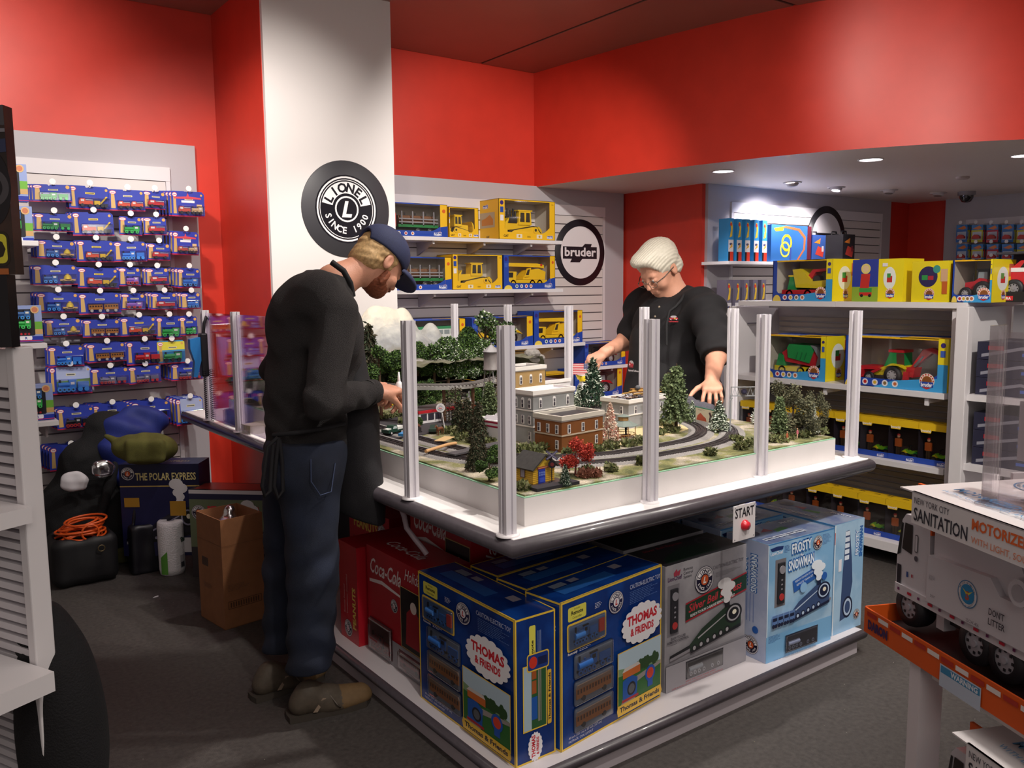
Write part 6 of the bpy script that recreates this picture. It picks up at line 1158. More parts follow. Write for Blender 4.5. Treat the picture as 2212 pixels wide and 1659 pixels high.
for i, (k, px, pt, pb, y, l, s) in enumerate((
    ('leafy', 820, 745, 832, 3.75, lf+'in front of the pale mountain, nearest the bending man', 1), ('leafy', 855, 748, 838, 3.8, lf+'just left of the slotted post, under the mountain', 3), ('spruce', 800, 697, 830, 3.9, 'tall narrow spruce rising against the pale mountain', 4),
    ('leafy', 902, 738, 812, 4.0, lf+'directly right of the slotted post', 2), ('leafy', 938, 742, 826, 3.95, lf+'above the trestle, second right of the slotted post', 1), ('snowleafy', 968, 728, 830, 3.92, 'leafy model tree dusted with snow on top, above the middle of the trestle', 2),
    ('snowleafy', 1000, 745, 832, 3.88, 'broad leafy model tree with white speckles, left of the water tower', 3), ('leafy', 1018, 722, 812, 4.05, lf+'behind the broad speckled one', 4), ('leafy', 1012, 706, 770, 4.3, 'dark round model tree on the ridge, left of the tallest one', 2), ('snowleafy', 1050, 672, 800, 4.2, 'tallest leafy model tree, above the water tower', 1),
    ('snowleafy', 1046, 735, 822, 3.95, 'snow-dusted model tree right behind the water tower', 2), ('leafy', 1075, 760, 825, 4.0, lf+'partly hidden by the water tower legs', 1), ('leafy', 800, 800, 880, 3.45, lf+'low beside the hand with the white bottle', 1),
    ('leafy', 915, 815, 890, 3.45, lf+'below the trestle, right of the slotted post', 3), ('leafy', 936, 818, 878, 3.55, lf+'below the trestle, behind the round white filling station sign', 1), ('leafy', 975, 835, 890, 3.6, 'dark leafy model tree in the shade under the trestle', 2), ('leafy', 1030, 838, 905, 3.5, 'dark leafy model tree behind the park lamp roof', 4),
    ('leafy', 905, 900, 905+20, 3.2, 'low green bush behind the white filling station', 2), ('bare', 985, 835, 925, 3.15, 'twisted brown bare model tree beside the filling station', 1))):
    tree_at(k, px, pt, pb, y, l, s, wid=1.1 if k != 'spruce' else 1., group=BG if k in ('leafy', 'snowleafy') else None)
for k, px, pb, pt, l, s, w in (('pine', 1058, 920, 818, 'grey-green model pine left of the tan building', 2, 1.3), ('spruce', 992, 928, 862, 'drooping brown spruce, leftmost of the group by the red and white diner', 4, 1.2), ('spruce', 1010, 940, 857, 'drooping brown spruce, middle of the group by the red and white diner', 5, 1.1), ('spruce', 1033, 955, 865, 'drooping brown spruce touching the corner of the red and white diner', 4, 1.1),
    ('spruce', 1026, 1016, 935, 'drooping brown spruce in the near corner, left one of a pair', 5, 1.1), ('spruce', 1040, 1000, 930, 'drooping brown spruce in the near corner, right one of a pair', 4, 1.1), ('leafy', 1057, 1038, 985, 'round green model bush tree beside the yellow station hut', 1, 1.3), ('leafy', 1072, 1005, 960, 'small green model bush behind the yellow station hut', 2, 1.3),
    ('brush', 1281, 882, 776, 'big dark green bottle-brush Christmas tree with tiny lights', 1, 1.0), ('snowfir', 1252, 880, 832, 'small snowy fir left of the big Christmas tree', 1, 1.5), ('cream', 1318, 955, 870, 'cream and pink feathery model tree behind the pavilion', 1, 1.05), ('brush', 1221, 1050, 1003, 'small snow-tipped fir at the board edge in front of the red tree', 2, 1.0), ('red', 1243, 1026, 944, 'bright red model tree near the crossing signal', 1, 1.0),
    ('pine', 1460, 932, 780, 'tall grey-green model pine in the middle, front one of two', 1, 1.15), ('pine', 1408, 880, 783, 'grey-green model pine half hidden behind the slotted post', 2, 1.1), ('pine', 1440, 905, 800, 'grey-green model pine behind the tall front one', 3, 1.1), ('snowfir', 1553, 932, 866, 'snow-tipped fir in front of the billboard end', 2, 1.3), ('snowfir', 1495, 908, 866, 'green fir on the left side of the billboard', 3, 1.2), ('whitefir', 1478, 905, 865, 'small white fir left of the billboard', 2, 1.0), ('whitefir', 1636, 916, 867, 'white frosted fir left of the slotted post, near the gantry', 1, 1.2),
    ('pine', 1683, 948, 850, 'grey-green model pine at the right end, front left', 2, 1.2), ('wispy', 1710, 945, 825, 'tall wispy model tree at the right end, behind the front pine', 1, 1.5), ('wispy', 1690, 935, 825, 'tall wispy model tree half behind the slotted post', 2, 1.2), ('whitefir', 1705, 938, 893, 'small white fir behind the wispy trees at the right end', 1, 1.4), ('whitefir', 1752, 938, 872, 'white frosted fir at the far right end of the board', 2, 1.1), ('wispy', 1754, 940, 848, 'thin wispy model tree in front of the far right white fir', 2, .9), ('wispy', 1769, 938, 843, 'thin wispy model tree, last one at the right end', 1, .9)):
    tree_px(k, px, pb, pt, l, s, w)
tree_at('leafy', 540, 795, 862, 4.35, 'yellow-green leafy tree at the far left end, seen past the clear pane', 3, 1.6); tree_at('leafy', 560, 800, 868, 4.3, 'leafy tree at the far left end beside the black model wagon', 1, 1.5)
def scrub(pts, n, h, mats, rng, b): 
    for (x, y, r) in pts: k = n; a = rng.uniform(0, 6.28, k); q = r*np.sqrt(rng.uniform(0, 1, k)); P = np.stack([x+q*np.cos(a), y+q*np.sin(a), LZ+.002+rng.uniform(0, h, k)], 1); leaves(b, P, .010, mats, rng, down=-1.0, elong=1.6)
b = MB(); rg = np.random.RandomState(9); pts = []
for px, py, r in ((930, 1010, .02), (1000, 1040, .03), (1040, 1040, .03), (1045, 1062, .03), (1075, 1070, .03), (1130, 1060, .02), (975, 935, .05), (1000, 950, .05), (1050, 960, .04), (1120, 975, .04), (1160, 975, .04), (1230, 985, .02), (1290, 978, .03), (1320, 970, .03), (1360, 965, .03), (1390, 958, .03), (1270, 1025, .02), (1320, 1020, .015), (1385, 1005, .015), (1450, 935, .03), (1420, 940, .03), (1535, 985, .015), (1600, 972, .02), (1625, 965, .02), (1680, 955, .04), (1700, 950, .03), (1730, 945, .03), (1770, 938, .03), (1660, 955, .03), (1440, 920, .04), (830, 905, .05), (860, 900, .04), (880, 915, .04), (970, 905, .06), (1020, 900, .06), (1590, 955, .02), (550, 870, .05)):
    p = onZ(px, py, LZ); x, y = float(p[0]), float(p[1])
    if 1.46+r < x < 3.0 and 1.92+r*.5 < y < 4.6: pts.append((x, y, r))
scrub(pts, 240, .018, [M('#5c6338', .9), M('#6f7346', .9), M('#4a5230', .9), M('#7c7a58', .9)], rg, b); o = b.build('scrub', lay, label='olive green scrub and grass tufts'); o['kind'] = 'stuff'
b = MB(); p = onZ(1262, 1032, LZ); scrub([(float(p[0])+.03, float(p[1])-.01, .025), (float(p[0]), float(p[1])-.005, .02)], 260, .014, [M('#7a4a3a', .9), M('#8a5a48', .9)], rg, b); b.build('scrub', lay, label='rust red scrub')['kind'] = 'stuff'
b = MB()
for px, py, c in ((1000, 885, 0), (1030, 880, 1), (1055, 882, 0), (1080, 880, 1), (840, 880, 0)): 
    p = onZ(px, py, LZ); x, y = float(p[0]), float(p[1]); leaves(b, np.stack([x+rg.uniform(-.06, .06, 120), y+rg.uniform(-.05, .05, 120), LZ+rg.uniform(.01, .03, 120)], 1), .010, [M('#e0c020', .7), M('#d83a28', .7), M('#e8d84a', .7), G2], rg)
b.build('flower_beds', lay, label='yellow and red flower beds')['kind'] = 'stuff'
def town(name, x, y, rz, w, d, h, wall, label, rows, cols, dcols, trim='#e6e1dc', arch=(), roof='#3a363a', course=True, capc=None):
    """box building; near corner at the origin, front along +x (facing -y), left side along +y (facing -x)"""
    t = thing(name, label, 'model building', (x, y, LZ+.002), rz); b = MB(); wm = M(wall, .6, noise=.05, scale=30); b.box(0, 0, 0, w, d, h-.012, wm); b.box(.004, .004, h-.0119, w-.004, d-.004, h-.0105, roof); b.build('walls', t)
    b = MB(); cp = capc or trim
    for (x0, y0, x1, y1) in ((-.005, -.005, w+.005, .006), (-.005, d-.006, w+.005, d+.005), (-.005, .006, .006, d-.006), (w-.006, .006, w+.005, d-.006)): b.box(x0, y0, h-.016, x1, y1, h, cp); b.box(x0*.6, y0 if y0 > 0 else y0*.6, h-.021, x1, y1, h-.016, M('#a79f9c', .5))
    b.build('cornice', t)
    if course:
        b = MB()
        for k in range(1, rows): z = (h-.02)*k/rows+.002; b.box(-.003, -.003, z, w+.003, 0, z+.005, trim if wall != '#7d4a22' else '#b9a894'); b.box(-.003, 0, z, 0, d+.003, z+.005, trim if wall != '#7d4a22' else '#b9a894')
        b.build('string_course', t)
    ww, wh = .0115, .030
    def window(cx, cz, side, ar):
        b = MB(); wt = '#ece8e6'
        if side == 'f': O = (cx-ww/2, -.0005, cz); U = (1, 0, 0)
        else: O = (-.0005, cx+ww/2, cz); U = (0, -1, 0)
        A = Art(b, O, U, (0, 0, 1), lift=.0007)
        fr = [(-.002, -.003), (ww+.002, -.003), (ww+.002, wh), (-.002, wh)] if not ar else [(-.002, -.003), (ww+.002, -.003), (ww+.002, wh)]+[(ww/2+(ww/2+.002)*math.cos(PI*i/8), wh+(ww/2+.002)*math.sin(PI*i/8)) for i in range(1, 8)]+[(-.002, wh)]
        n = A.N; vs = [tuple(A.O+A.U*u+A.V*v) for u, v in fr]+[tuple(A.O+A.U*u+A.V*v+n*.002) for u, v in fr]; m = len(fr); b.add(vs, [tuple(range(m, 2*m))]+[(i, (i+1) % m, (i+1) % m+m, i+m) for i in range(m)], wt)
        A.O = A.O+n*.002; A.rect(.001, .0, ww-.001, wh*.45, '#3c3640'); A.rect(.001, wh*.52, ww/2-.0006, wh*.95, '#4a4450'); A.rect(ww/2+.0006, wh*.52, ww-.001, wh*.95, '#4a4450')
        b.build('window', t)
    for rr in range(rows):
        z = (h-.02)*rr/rows+((h-.02)/rows-wh)/2
        for i in (range(cols) if rr >= 1 or rows == 1 else ([cols-1] if cols else [])): window(w*(i+.5)/cols, z, 'f', rr in arch)
        for i in (range(dcols) if rr >= 1 or rows == 1 else [0]): window(d*(i+.5)/dcols, z, 's', rr in arch)
    return t
town('model_building', 1.94, 2.33, .11, .225, .140, .133, '#7d4a22', 'brown two-storey model building with flat roof in the middle of the layout', 2, 3, 3, trim='#b9b0a6', capc='#c8c1b6')
town('model_building', 1.965, 2.53, .10, .225, .115, .205, '#8f9090', 'tall grey model building with arched top windows behind the brown one', 3, 3, 3, arch=(2,), roof='#dcd6e4')
town('model_building', 2.18, 2.93, .10, .18, .125, .255, '#a8895a', 'tan three-storey model building beside the water tower', 3, 3, 2, arch=(2,))
town('model_building', 2.50, 2.56, .12, .27, .15, .122, '#97979a', 'grey two-storey model building with sticks heaped on its roof', 2, 3, 2)
t = thing('model_shop', 'white model building with dark roof edge behind the tall grey one', 'model building', (2.40, 3.06, LZ+.002), .1); b = MB(); b.box(0, 0, 0, .22, .16, .155, '#d8d4d8'); b.box(.01, .01, .156, .21, .15, .158, '#3c3444'); b.build('walls', t); b = MB(); b.box(-.004, -.004, .150, .224, .003, .166, '#e9e4e4'); b.box(-.004, .003, .150, .003, .164, .166, '#e9e4e4'); b.build('cornice', t)
dn = thing('model_diner', 'white model diner with crimson stripes and skylights', 'model building', (1.868, 2.625, LZ+.002), .12); b = MB(); b.box(0, 0, 0, .13, .15, .085, '#e4dfe0'); 
for z0, z1 in ((.002, .008), (.060, .066), (.076, .082)): b.box(-.001, -.001, z0, .131, .151, z1, '#a81e44')
A = Art(b, (0, 0, 0), (1, 0, 0), (0, 0, 1))
for i in range(4):
    for j in range(2): A.rect(.022+.007*i, .035+.010*j, .027+.007*i, .043+.010*j, '#3a2a40' if i > 1 else '#c85a7a')
b.build('walls', dn)
for x in (.03, .08): b = MB(); b.prism([(x-.022, .085), (x+.022, .085), (x, .100)], .03, .10, '#b9b4ba', 'y'); [b.box(x-.023+.009*i, .029, .085, x-.021+.009*i, .101, .0865, '#eeeeee') for i in range(5)]; b.build('skylight', dn)
b = MB(); b.box(.045, .045, .085, .075, .055, .128, '#e9e5e6'); A = Art(b, (.045, .045, .085), (1, 0, 0), (0, 0, 1)); A.ring(.012, .034, .004, .0055, '#8a8490')
for i in range(5): A.rect(.006, .006+.005*i, .022, .0075+.005*i, '#a09aa6')
b.build('pylon_sign', dn)
gs = thing('model_filling_station', 'red and white model filling station behind the green cars', 'model building', (1.86, 3.22, LZ+.002), .12); b = MB(); b.box(0, 0, 0, .26, .12, .055, '#e4e0e2'); b.box(-.004, -.004, .048, .264, .124, .060, '#b8202c'); b.box(.0, .0, .06, .26, .12, .064, '#4a4244'); A = Art(b, (0, 0, 0), (1, 0, 0), (0, 0, 1))
for i in range(6): A.rect(.012+.04*i, .014, .045+.04*i, .044, '#3c3844')
b.build('walls', gs)
for x in (.15, .17, .19, .21): b = MB(); b.box(x, -.012, 0, x+.006, -.006, .05, '#efecee'); b.build('column', gs)
b = MB(); b.box(.14, -.02, .048, .22, 0, .062, '#c02430'); b.build('porch_roof', gs)
def at_px(px, py, z=LZ+.003): p = onZ(px, py, z); return float(p[0]), float(p[1]), z
x, y, z = at_px(962, 935); t = thing('model_gas_sign', 'round white GAS OIL model sign on a leaning post', 'model sign', (x, y, z), -.6); b = MB(); b.tube([(0, 0, 0), (-.012, 0, .085)], .0022, '#e4e0e2'); b.build('post', t); b = MB(); b.lathe([(.0001, -.0025), (.0185, -.0025), (.0185, .0025), (.0001, .0025)], '#efecee', 28, c=(-.018, 0, .105), axis='y', smooth=False); A = Art(b, (-.018, -.0028, .105), (1, 0, 0), (0, 0, 1)); A.disc(0, 0, .012, '#24407a', .0075); A.disc(0, 0, .0108, '#efecee', .0063); A.text('Esso', 0, -.0025, .006, '#c8202c', align='c', bold=.05); A.text('GAS', 0, .0095, .004, '#33405a', align='c'); A.text('OIL', 0, -.0135, .004, '#33405a', align='c'); b.build('sign_disc', t)
def car(x, y, z, rz, L, c, label, truck=False):
    t = thing('model_car' if not truck else 'model_truck', label, 'model vehicle', (x, y, z), rz); b = MB(); H = L*.36; W = L*.2
    b.prism([(0, H*.25), (L, H*.25), (L, H*.6), (L*.30 if truck else L*.72, H*.62), (L*.0, H*.58)], -W, W, c); b.prism([(L*.24, H*.58), (L*.60, H*.58), (L*.55, H), (L*.32, H)], -W*.85, W*.85, c); b.prism([(L*.30, H*.64), (L*.55, H*.64), (L*.52, H*.94), (L*.35, H*.94)], -W*.86, -W*.85, '#b9c4c4')
    if truck: b.box(L*.55, -W*1.02, H*.5, L*.98, W*1.02, H*.78, '#dfe0dc'); b.prism([(L*.02, H*.60), (L*.26, H*.62), (L*.26, H*.7), (L*.02, H*.68)], -W*.6, W*.6, '#e4e4e0')
    else: b.box(0, -W*1.01, H*.42, L, -W, H*.46, '#d9d9dc')
    b.build('body', t)
    for q in (.17, .80): b = MB(); b.cyl((L*q, -W*1.05, H*.22), (L*q, W*1.05, H*.22), H*.22, '#1b1b1e', n=14); b.cyl((L*q, -W*1.08, H*.22), (L*q, -W*1.05, H*.22), H*.12, '#d0cccc', n=12); b.build('wheels', t)
    return t
x, y, z = at_px(832, 942); car(x, y, z+.003, -.55+.9, .10, '#1f4034', 'dark green model truck with white bonnet, left of the slotted post', True)
x, y, z = at_px(915, 912); car(x, y, z+.003, .2, .085, '#1f5a44', 'green model car by the pumps of the filling station')
x, y, z = at_px(935, 938); car(x, y, z+.003, .9, .085, '#20382e', 'dark green vintage model car beside the brown horse'); x, y, z = at_px(985, 915); car(x, y, z+.003, .3, .08, '#1a4a36', 'dark green model car under the twisted bare tree')
def horse(x, y, z, rz, s):
    t = thing('model_horse', 'small brown model horse beside the dark vintage car', 'model horse', (x, y, z), rz); S = SDF((-.032*s, -.01*s, -.001), (.032*s, .01*s, .05*s), .0011*s); q = lambda *p: [c*s for c in p]
    S.cap(q(-.012, 0, .026), q(.010, 0, .026), .0062*s, .0058*s, k=.003*s); S.cap(q(.011, 0, .028), q(.021, 0, .039), .0042*s, .003*s, k=.004*s); S.cap(q(.021, 0, .0395), q(.028, 0, .034), .0027*s, .0017*s, k=.002*s)
    for lx, ly, f in ((-.015, .0033, -1), (-.013, -.0033, -1), (.010, .0033, 1), (.012, -.0033, 1)): S.cap(q(lx, ly, .024), q(lx+.001*f, ly, .013), .0034*s, .0017*s, k=.003*s); S.cap(q(lx+.001*f, ly, .013), q(lx, ly, .001), .0016*s, .0014*s, k=.001*s)
    S.cap(q(-.018, 0, .028), q(-.023, 0, .014), .0014*s, .0018*s, k=.002*s); S.cap(q(.0205, .001, .042), q(.021, .001, .045), .0010*s, .0005*s, k=.001*s); S.build('body', M('#6b3a22', .6, noise=.15, scale=150), t, 1); b = MB(); b.tube([q(.013, 0, .034), q(.018, 0, .040), q(.0205, 0, .0425)], .0011*s, '#2a1810', 6); b.build('mane', t)
x, y, z = at_px(950, 940); horse(x, y, z, PI+.3, 1.05)
def figure(x, y, z, c1, c2, label, h=.042, rz=0.):
    t = thing('model_figure', label, 'model figure', (x, y, z), rz); S = SDF((-.010, -.008, -.001), (.010, .008, h+.002), .0008); k = h/.042
    for sx in (-1, 1): S.cap((.0022*sx*k, 0, .001), (.0018*sx*k, 0, .018*k), .0016*k, .0021*k, k=.0008); S.cap((.0045*sx*k, 0, .031*k), (.0058*sx*k, -.001, .018*k), .0014*k, .0011*k, k=.001)
    S.cap((0, 0, .019*k), (0, 0, .030*k), .0034*k, .0042*k, k=.001, flat=((0, 1, 0), 1.5)); S.ell((0, 0, .038*k), (.0024*k, .0027*k, .0033*k), k=.001)
    S.build('body', [M(c1, .7), M(c2, .7), M('#d0a080', .6)], t, 0, matfn=lambda c: np.where(c[:, 2] > .0335*k, 2, np.where(c[:, 2] > .018*k, 0, 1)))
for px, py, a, c, l in ((855, 888, '#c9c6c4', '#c87a4a', 'tiny model figure in grey standing behind the green truck'), (1018, 893, '#d8d0cc', '#5a4a44', 'tiny model figure near the park lamp'), (1305, 955, '#3f6fa8', '#a83a3a', 'tiny model figure in blue and red left of the pavilion'), (1432, 915, '#24345a', '#24345a', 'tiny model figure in navy beside the grey building'), (1352, 952, '#1d1c22', '#1d1c22', 'tiny dark model figure inside the pavilion'), (1722, 948, '#c86a7a', '#c8a48a', 'tiny model figure in pink at the right end of the board'), (1700, 955, '#a85a3a', '#a83a3a', 'tiny model figure in red brown at the right end of the board'), (1250, 880, '#c87a3a', '#c87a3a', 'tiny orange model figure beside the small snowy fir')):
    x, y, z = at_px(px, py); figure(x, y, z+.001 if px != 1352 else z+.022, a, c, l)
x, y, z = at_px(1063, 912); t = thing('model_water_tower', 'grey lattice model water tower with conical roof', 'model water tower', (x, y, z), .4); H1, H2, R = .235, .325, .034; GT = M('#8d8a8c', .5, metal=.2)
for i in range(4):
    a = PI/4+PI/2*i; b = MB(); b.cyl((.052*math.cos(a), .052*math.sin(a), 0), (R*.85*math.cos(a), R*.85*math.sin(a), H1), .0025, GT, n=6); b.build('leg', t)
b = MB()
for k in range(4):
    z0, z1 = H1*k/4, H1*(k+1)/4; r0 = .052-.023*k/4; r1 = .052-.023*(k+1)/4
    for i in range(4): a = PI/4+PI/2*i; c = a+PI/2; b.cyl((r0*math.cos(a), r0*math.sin(a), z0), (r1*math.cos(c), r1*math.sin(c), z1), .0011, GT, n=5); b.cyl((r1*math.cos(a), r1*math.sin(a), z1), (r1*math.cos(c), r1*math.sin(c), z1), .0013, GT, n=5)
b.build('bracing', t); b = MB(); b.lathe([(.0001, H1), (R*1.08, H1), (R*1.12, H1+.004), (R, H1+.006), (R, H2-.008), (R*1.02, H2-.006)], M('#77706f', .5, noise=.08, scale=60), 28); b.build('tank', t); b = MB(); b.lathe([(R*1.14, H2-.010), (R*1.14, H2-.007), (.004, H2+.022), (.003, H2+.03), (.0001, H2+.031)], GT, 20, smooth=False); b.build('roof', t)
b = MB(); [b.cyl((R+.001, s, H1), (R+.001, s, H2-.01), .0008, GT, n=5) for s in (-.004, .004)]; [b.box(R, -.004, H1+.008*i, R+.0015, .004, H1+.008*i+.001, GT) for i in range(9)]; o = b.build('ladder', t); o.rotation_euler = (0, 0, -1.5)
x, y, z = at_px(1350, 953); t = thing('model_gazebo', 'wooden model pavilion with grey two-tier roof', 'model pavilion', (x+.01, y+.02, z)); R = .052; WD = M('#b98f58', .6)
b = MB(); b.lathe([(.0001, .014), (R*1.02, .014), (R*1.02, 0)], M('#8d857c', .7), 8, smooth=False); b.build('floor', t); b = MB(); b.lathe([(R*1.14, .060), (R*1.14, .0615), (R*.42, .079), (R*.40, .078)], M('#6f7a74', .6), 8, smooth=False); b.lathe([(R*.52, .094), (R*.52, .0955), (.0001, .104)], M('#6f7a74', .6), 8, smooth=False); b.build('roof', t)
b = MB(); b.lathe([(R*.38, .078), (R*.38, .095)], WD, 8, smooth=False); b.build('cupola', t)
for i in range(8): a = PI/8+PI/4*i; b = MB(); b.cyl((R*.97*math.cos(a), R*.97*math.sin(a), .014), (R*.97*math.cos(a), R*.97*math.sin(a), .061), .0016, WD, n=6); b.build('post', t)
b = MB()
for i in range(48):
    f = i/6; k = int(f); a0 = PI/8+PI/4*k; a1 = a0+PI/4; u = f-k; xx = R*.97*((1-u)*math.cos(a0)+u*math.cos(a1)); yy_ = R*.97*((1-u)*math.sin(a0)+u*math.sin(a1)); b.cyl((xx, yy_, .014), (xx, yy_, .027), .0007, WD, n=4)
b.lathe([(R*.97, .026), (R*.97, .028), (R*.95, .028), (R*.95, .026)], WD, 8, smooth=False); b.build('railing', t)
b = MB(); b.box(-.03, -.01, .014, .03, .01, .022, '#8a3a22'); b.build('bench', t)
x, y, z = at_px(1314, 962); t = thing('model_street_lamp', 'tiny dark model street lamp left of the pavilion', 'model lamp', (x, y, z)); b = MB(); b.cyl((0, 0, 0), (0, 0, .055), .0012, '#241f20', n=6); b.cyl((0, 0, 0), (0, 0, .006), .003, '#241f20', n=8); b.build('pole', t); b = MB(); b.lathe([(.0025, .055), (.004, .063), (.0001, .068)], '#c8bfb0', 8); b.build('lantern', t)
p = onY(1014, 893, 3.25); t = thing('model_carousel_roof', 'white umbrella-shaped model roof on a dark pole below the trestle', 'model pavilion', (float(p[0]), 3.25, float(p[2]))); b = MB(); b.cyl((0, 0, 0), (0, 0, .055), .0018, '#2a2628', n=6); b.build('pole', t); b = MB(); b.lathe([(.034, .050), (.033, .052), (.018, .062), (.008, .075), (.005, .09), (.0045, .1), (.0001, .106)], M('#c9cdd0', .25, coat=.5), 14); b.lathe([(.034, .050), (.030, .046), (.0001, .048)], '#2a3050', 14); b.build('roof', t)
hx, hy = 1.585, 2.035; t = thing('model_station_hut', 'yellow clapboard model hut with dark pitched roof and blue door, in the near corner', 'model building', (hx, hy, LZ+.002), .10); YL = M('#d8b23a', .5); b = MB(); b.box(-.045, -.04, 0, .045, .04, .055, YL); b.prism([(-.045, .055), (.045, .055), (0, .088)], -.04, .04, YL)
for i in range(9): b.box(-.0465, -.0415, .004+.006*i, .0465, .0415, .0055+.006*i, M('#b98f2a', .5))
b.build('walls', t); b = MB(); b.prism([(-.058, .050), (-.056, .046), (0, .087), (.056, .046), (.058, .050), (0, .093)], -.052, .052, M('#33302f', .8, noise=.2, scale=80)); b.build('roof', t)
b = MB(); A = Art(b, (-.026, -.042, .002), (1, 0, 0), (0, 0, 1), lift=.001); A.rect(0, 0, .03, .045, '#24379c'); [A.rect(.003+.009*i, .024+.007*j, .009+.009*i, .029+.007*j, '#6f86c8') for i in range(3) for j in range(2)]; A.rect(.003, .004, .027, .018, '#3a50b8'); b.build('door', t, label='bright blue door')
b = MB(); A = Art(b, (-.03, -.0425, .047), (1, 0, 0), (0, 0, 1), lift=.001); A.rect(0, 0, .05, .007, '#8a3424'); A.rect(.004, .002, .046, .005, '#c88a6a'); b.build('name_board', t)
b = MB(); A = Art(b, (-.047, .015, .018), (0, -1, 0), (0, 0, 1), lift=.001); A.rect(0, 0, .022, .028, '#5a3a2a'); A.rect(.003, .003, .019, .025, '#8f8a9a'); b.build('window', t)
b = MB(); b.box(-.06, -.062, -.001, .075, .05, .002, '#4a3d3a'); b.build('platform', t)
x, y, z = at_px(1170, 1062); b = MB(); b.box(1.50, 1.915, LZ+.0025, 1.665, 1.952, LZ+.012, M('#26232a', .6)); tag(b.build('black_strip'), 'matt black strip at the board edge in front of the yellow hut', 'strip')
x, y, z = at_px(1192, 1044); t = thing('model_crossing_signal', 'model railroad crossing signal with dark crossed boards', 'model signal', (x, y, z), -.5); b = MB(); b.cyl((0, 0, 0), (0, 0, .095), .0016, '#1d1a20', n=8); b.cyl((0, 0, 0), (0, 0, .004), .010, '#2a262c', n=12); b.build('pole', t)
for s in (-1, 1): b = MB(); b.box(-.022, -.0035, -.0035, .022, -.002, .0035, '#3c3858'); A = Art(b, (-.022, -.0035, -.0035), (1, 0, 0), (0, 0, 1)); A.text('RAILROAD' if s < 0 else 'CROSSING', .022, .0015, .0045, '#b9b4c8', align='c', w=.036); o = b.build('cross_board', t); o.location = (0, 0, .088); o.rotation_euler = (0, s*.65, 0)
b = MB(); b.cyl((0, -.002, .060), (0, -.006, .060), .012, '#15131a', n=24); b.cyl((0, -.0061, .060), (0, -.0075, .060), .006, '#6a2424', n=16); b.build('lamp_disc', t)
x, y, z = at_px(1577, 935); t = thing('model_signal_gantry', 'grey model signal gantry with truss arm over the curved track', 'model signal', (x, y, z), -.63); b = MB(); GG = M('#8d9094', .5); b.cyl((0, 0, 0), (0, 0, .008), .018, '#3a363a', n=16); b.tube([(0, 0, .006), (0, 0, .13), (.002, 0, .140), (.008, 0, .144)], .003, GG); b.build('mast', t)
b = MB(); b.box(0, -.002, .186, .115, .002, .190, GG); b.box(.0, -.002, .150, .10, .002, .154, GG); b.box(0, -.002, .15, .003, .002, .19, GG)
for i in range(5): x0 = .006+.021*i; b.tube([(x0, 0, .152), (x0+.010, 0, .188), (x0+.021, 0, .152)], .0013, GG, 5)
b.cyl((.0, 0, .14), (.0, 0, .155), .003, GG, n=6); b.build('truss_arm', t); b = MB(); b.cyl((.052, -.004, .170), (.052, -.010, .170), .0125, '#201b2c', n=20); b.cyl((.052, -.0101, .170), (.052, -.012, .170), .006, '#2f2a44', n=14); b.build('signal_head', t)
x, y, z = at_px(1468, 925); t = thing('model_trackside_signal', 'small black trackside model signal beside the tall pine', 'model signal', (x, y, z)); b = MB(); b.cyl((0, 0, 0), (0, 0, .03), .001, '#26222a', n=6); b.box(-.005, -.004, 0, .005, .004, .010, '#d8d4d4'); b.build('mast', t); b = MB(); b.ell((0, 0, .032), (.0065, .004, .013), '#17141c', 12); b.build('signal_head', t)
x, y, z = at_px(1502, 916); x2, y2, _ = at_px(1543, 926); rzb = math.atan2(y2-y, x2-x); Lb = math.hypot(x2-x, y2-y); t = thing('model_billboard', 'green framed model billboard showing a red barn and a horse', 'model sign', (x, y, z), rzb)
b = MB(); b.box(0, -.002, .0, Lb, .003, .078, '#1f7a5a'); A = Art(b, (0, -.002, 0), (1, 0, 0), (0, 0, 1)); A.rect(.004, .02, Lb-.003, .075, '#dfd6bc'); A.rect(.004, .002, Lb-.003, .02, '#c9c4c0'); A.poly([(Lb*.08, .022), (Lb*.62, .022), (Lb*.58, .036), (Lb*.44, .044), (Lb*.30, .055), (Lb*.14, .042)], '#c2563c'); A.poly([(Lb*.74, .022), (Lb*.78, .05), (Lb*.72, .062), (Lb*.80, .066), (Lb*.9, .05), (Lb*.92, .022)], '#4a3038'); textlines(A, Lb*.15, .070, 2, .0022, Lb*.5, '#8a7a6a'); b.build('panel', t)
x, y, z = at_px(920, 985); t = thing('wooden_stick', 'light wooden stick lying across the track in the foreground', 'stick', (x, y, LZ+.020)); b = MB(); b.tube([(0, 0, 0), (.12, .045, .004), (.17, .065, .0)], [.0062, .0062, .006], M('#c89a6a', .6)); b.build('dowel', t)
x, y, z = at_px(960, 962); b = MB(); P = [(0, 0), (.075, .01), (.06, .05), (-.02, .035)]; b.prism(P, 0, .0015, M('#c8a878', .7), 'z'); tag(b.build('cardboard_scrap', None, (x, y, LZ+.018), (.05, -.06, .3)), 'tan cardboard scrap beside the black strip on the track', 'scrap')
x, y, z = at_px(1010, 985); b = MB(); b.box(-.14, -.022, 0, .14, .022, .006, M('#4a464a', .85, noise=.2, scale=200)); tag(b.build('asphalt_strip', None, (x+.06, y+.03, LZ+.016), (0, 0, .25)), 'grey gritty road strip laid over the tracks near the pair of spruces', 'strip')
x, y, z = at_px(875, 947); b = MB(); b.prism([(0, 0), (.05, .004), (.052, .018), (.0, .010)], -.012, .012, M('#2f86c8', .3)); tag(b.build('plastic_piece', None, (x-.02, y, LZ+.014), (0, 0, .4)), 'small bright blue plastic piece left of the slotted post', 'plastic piece')
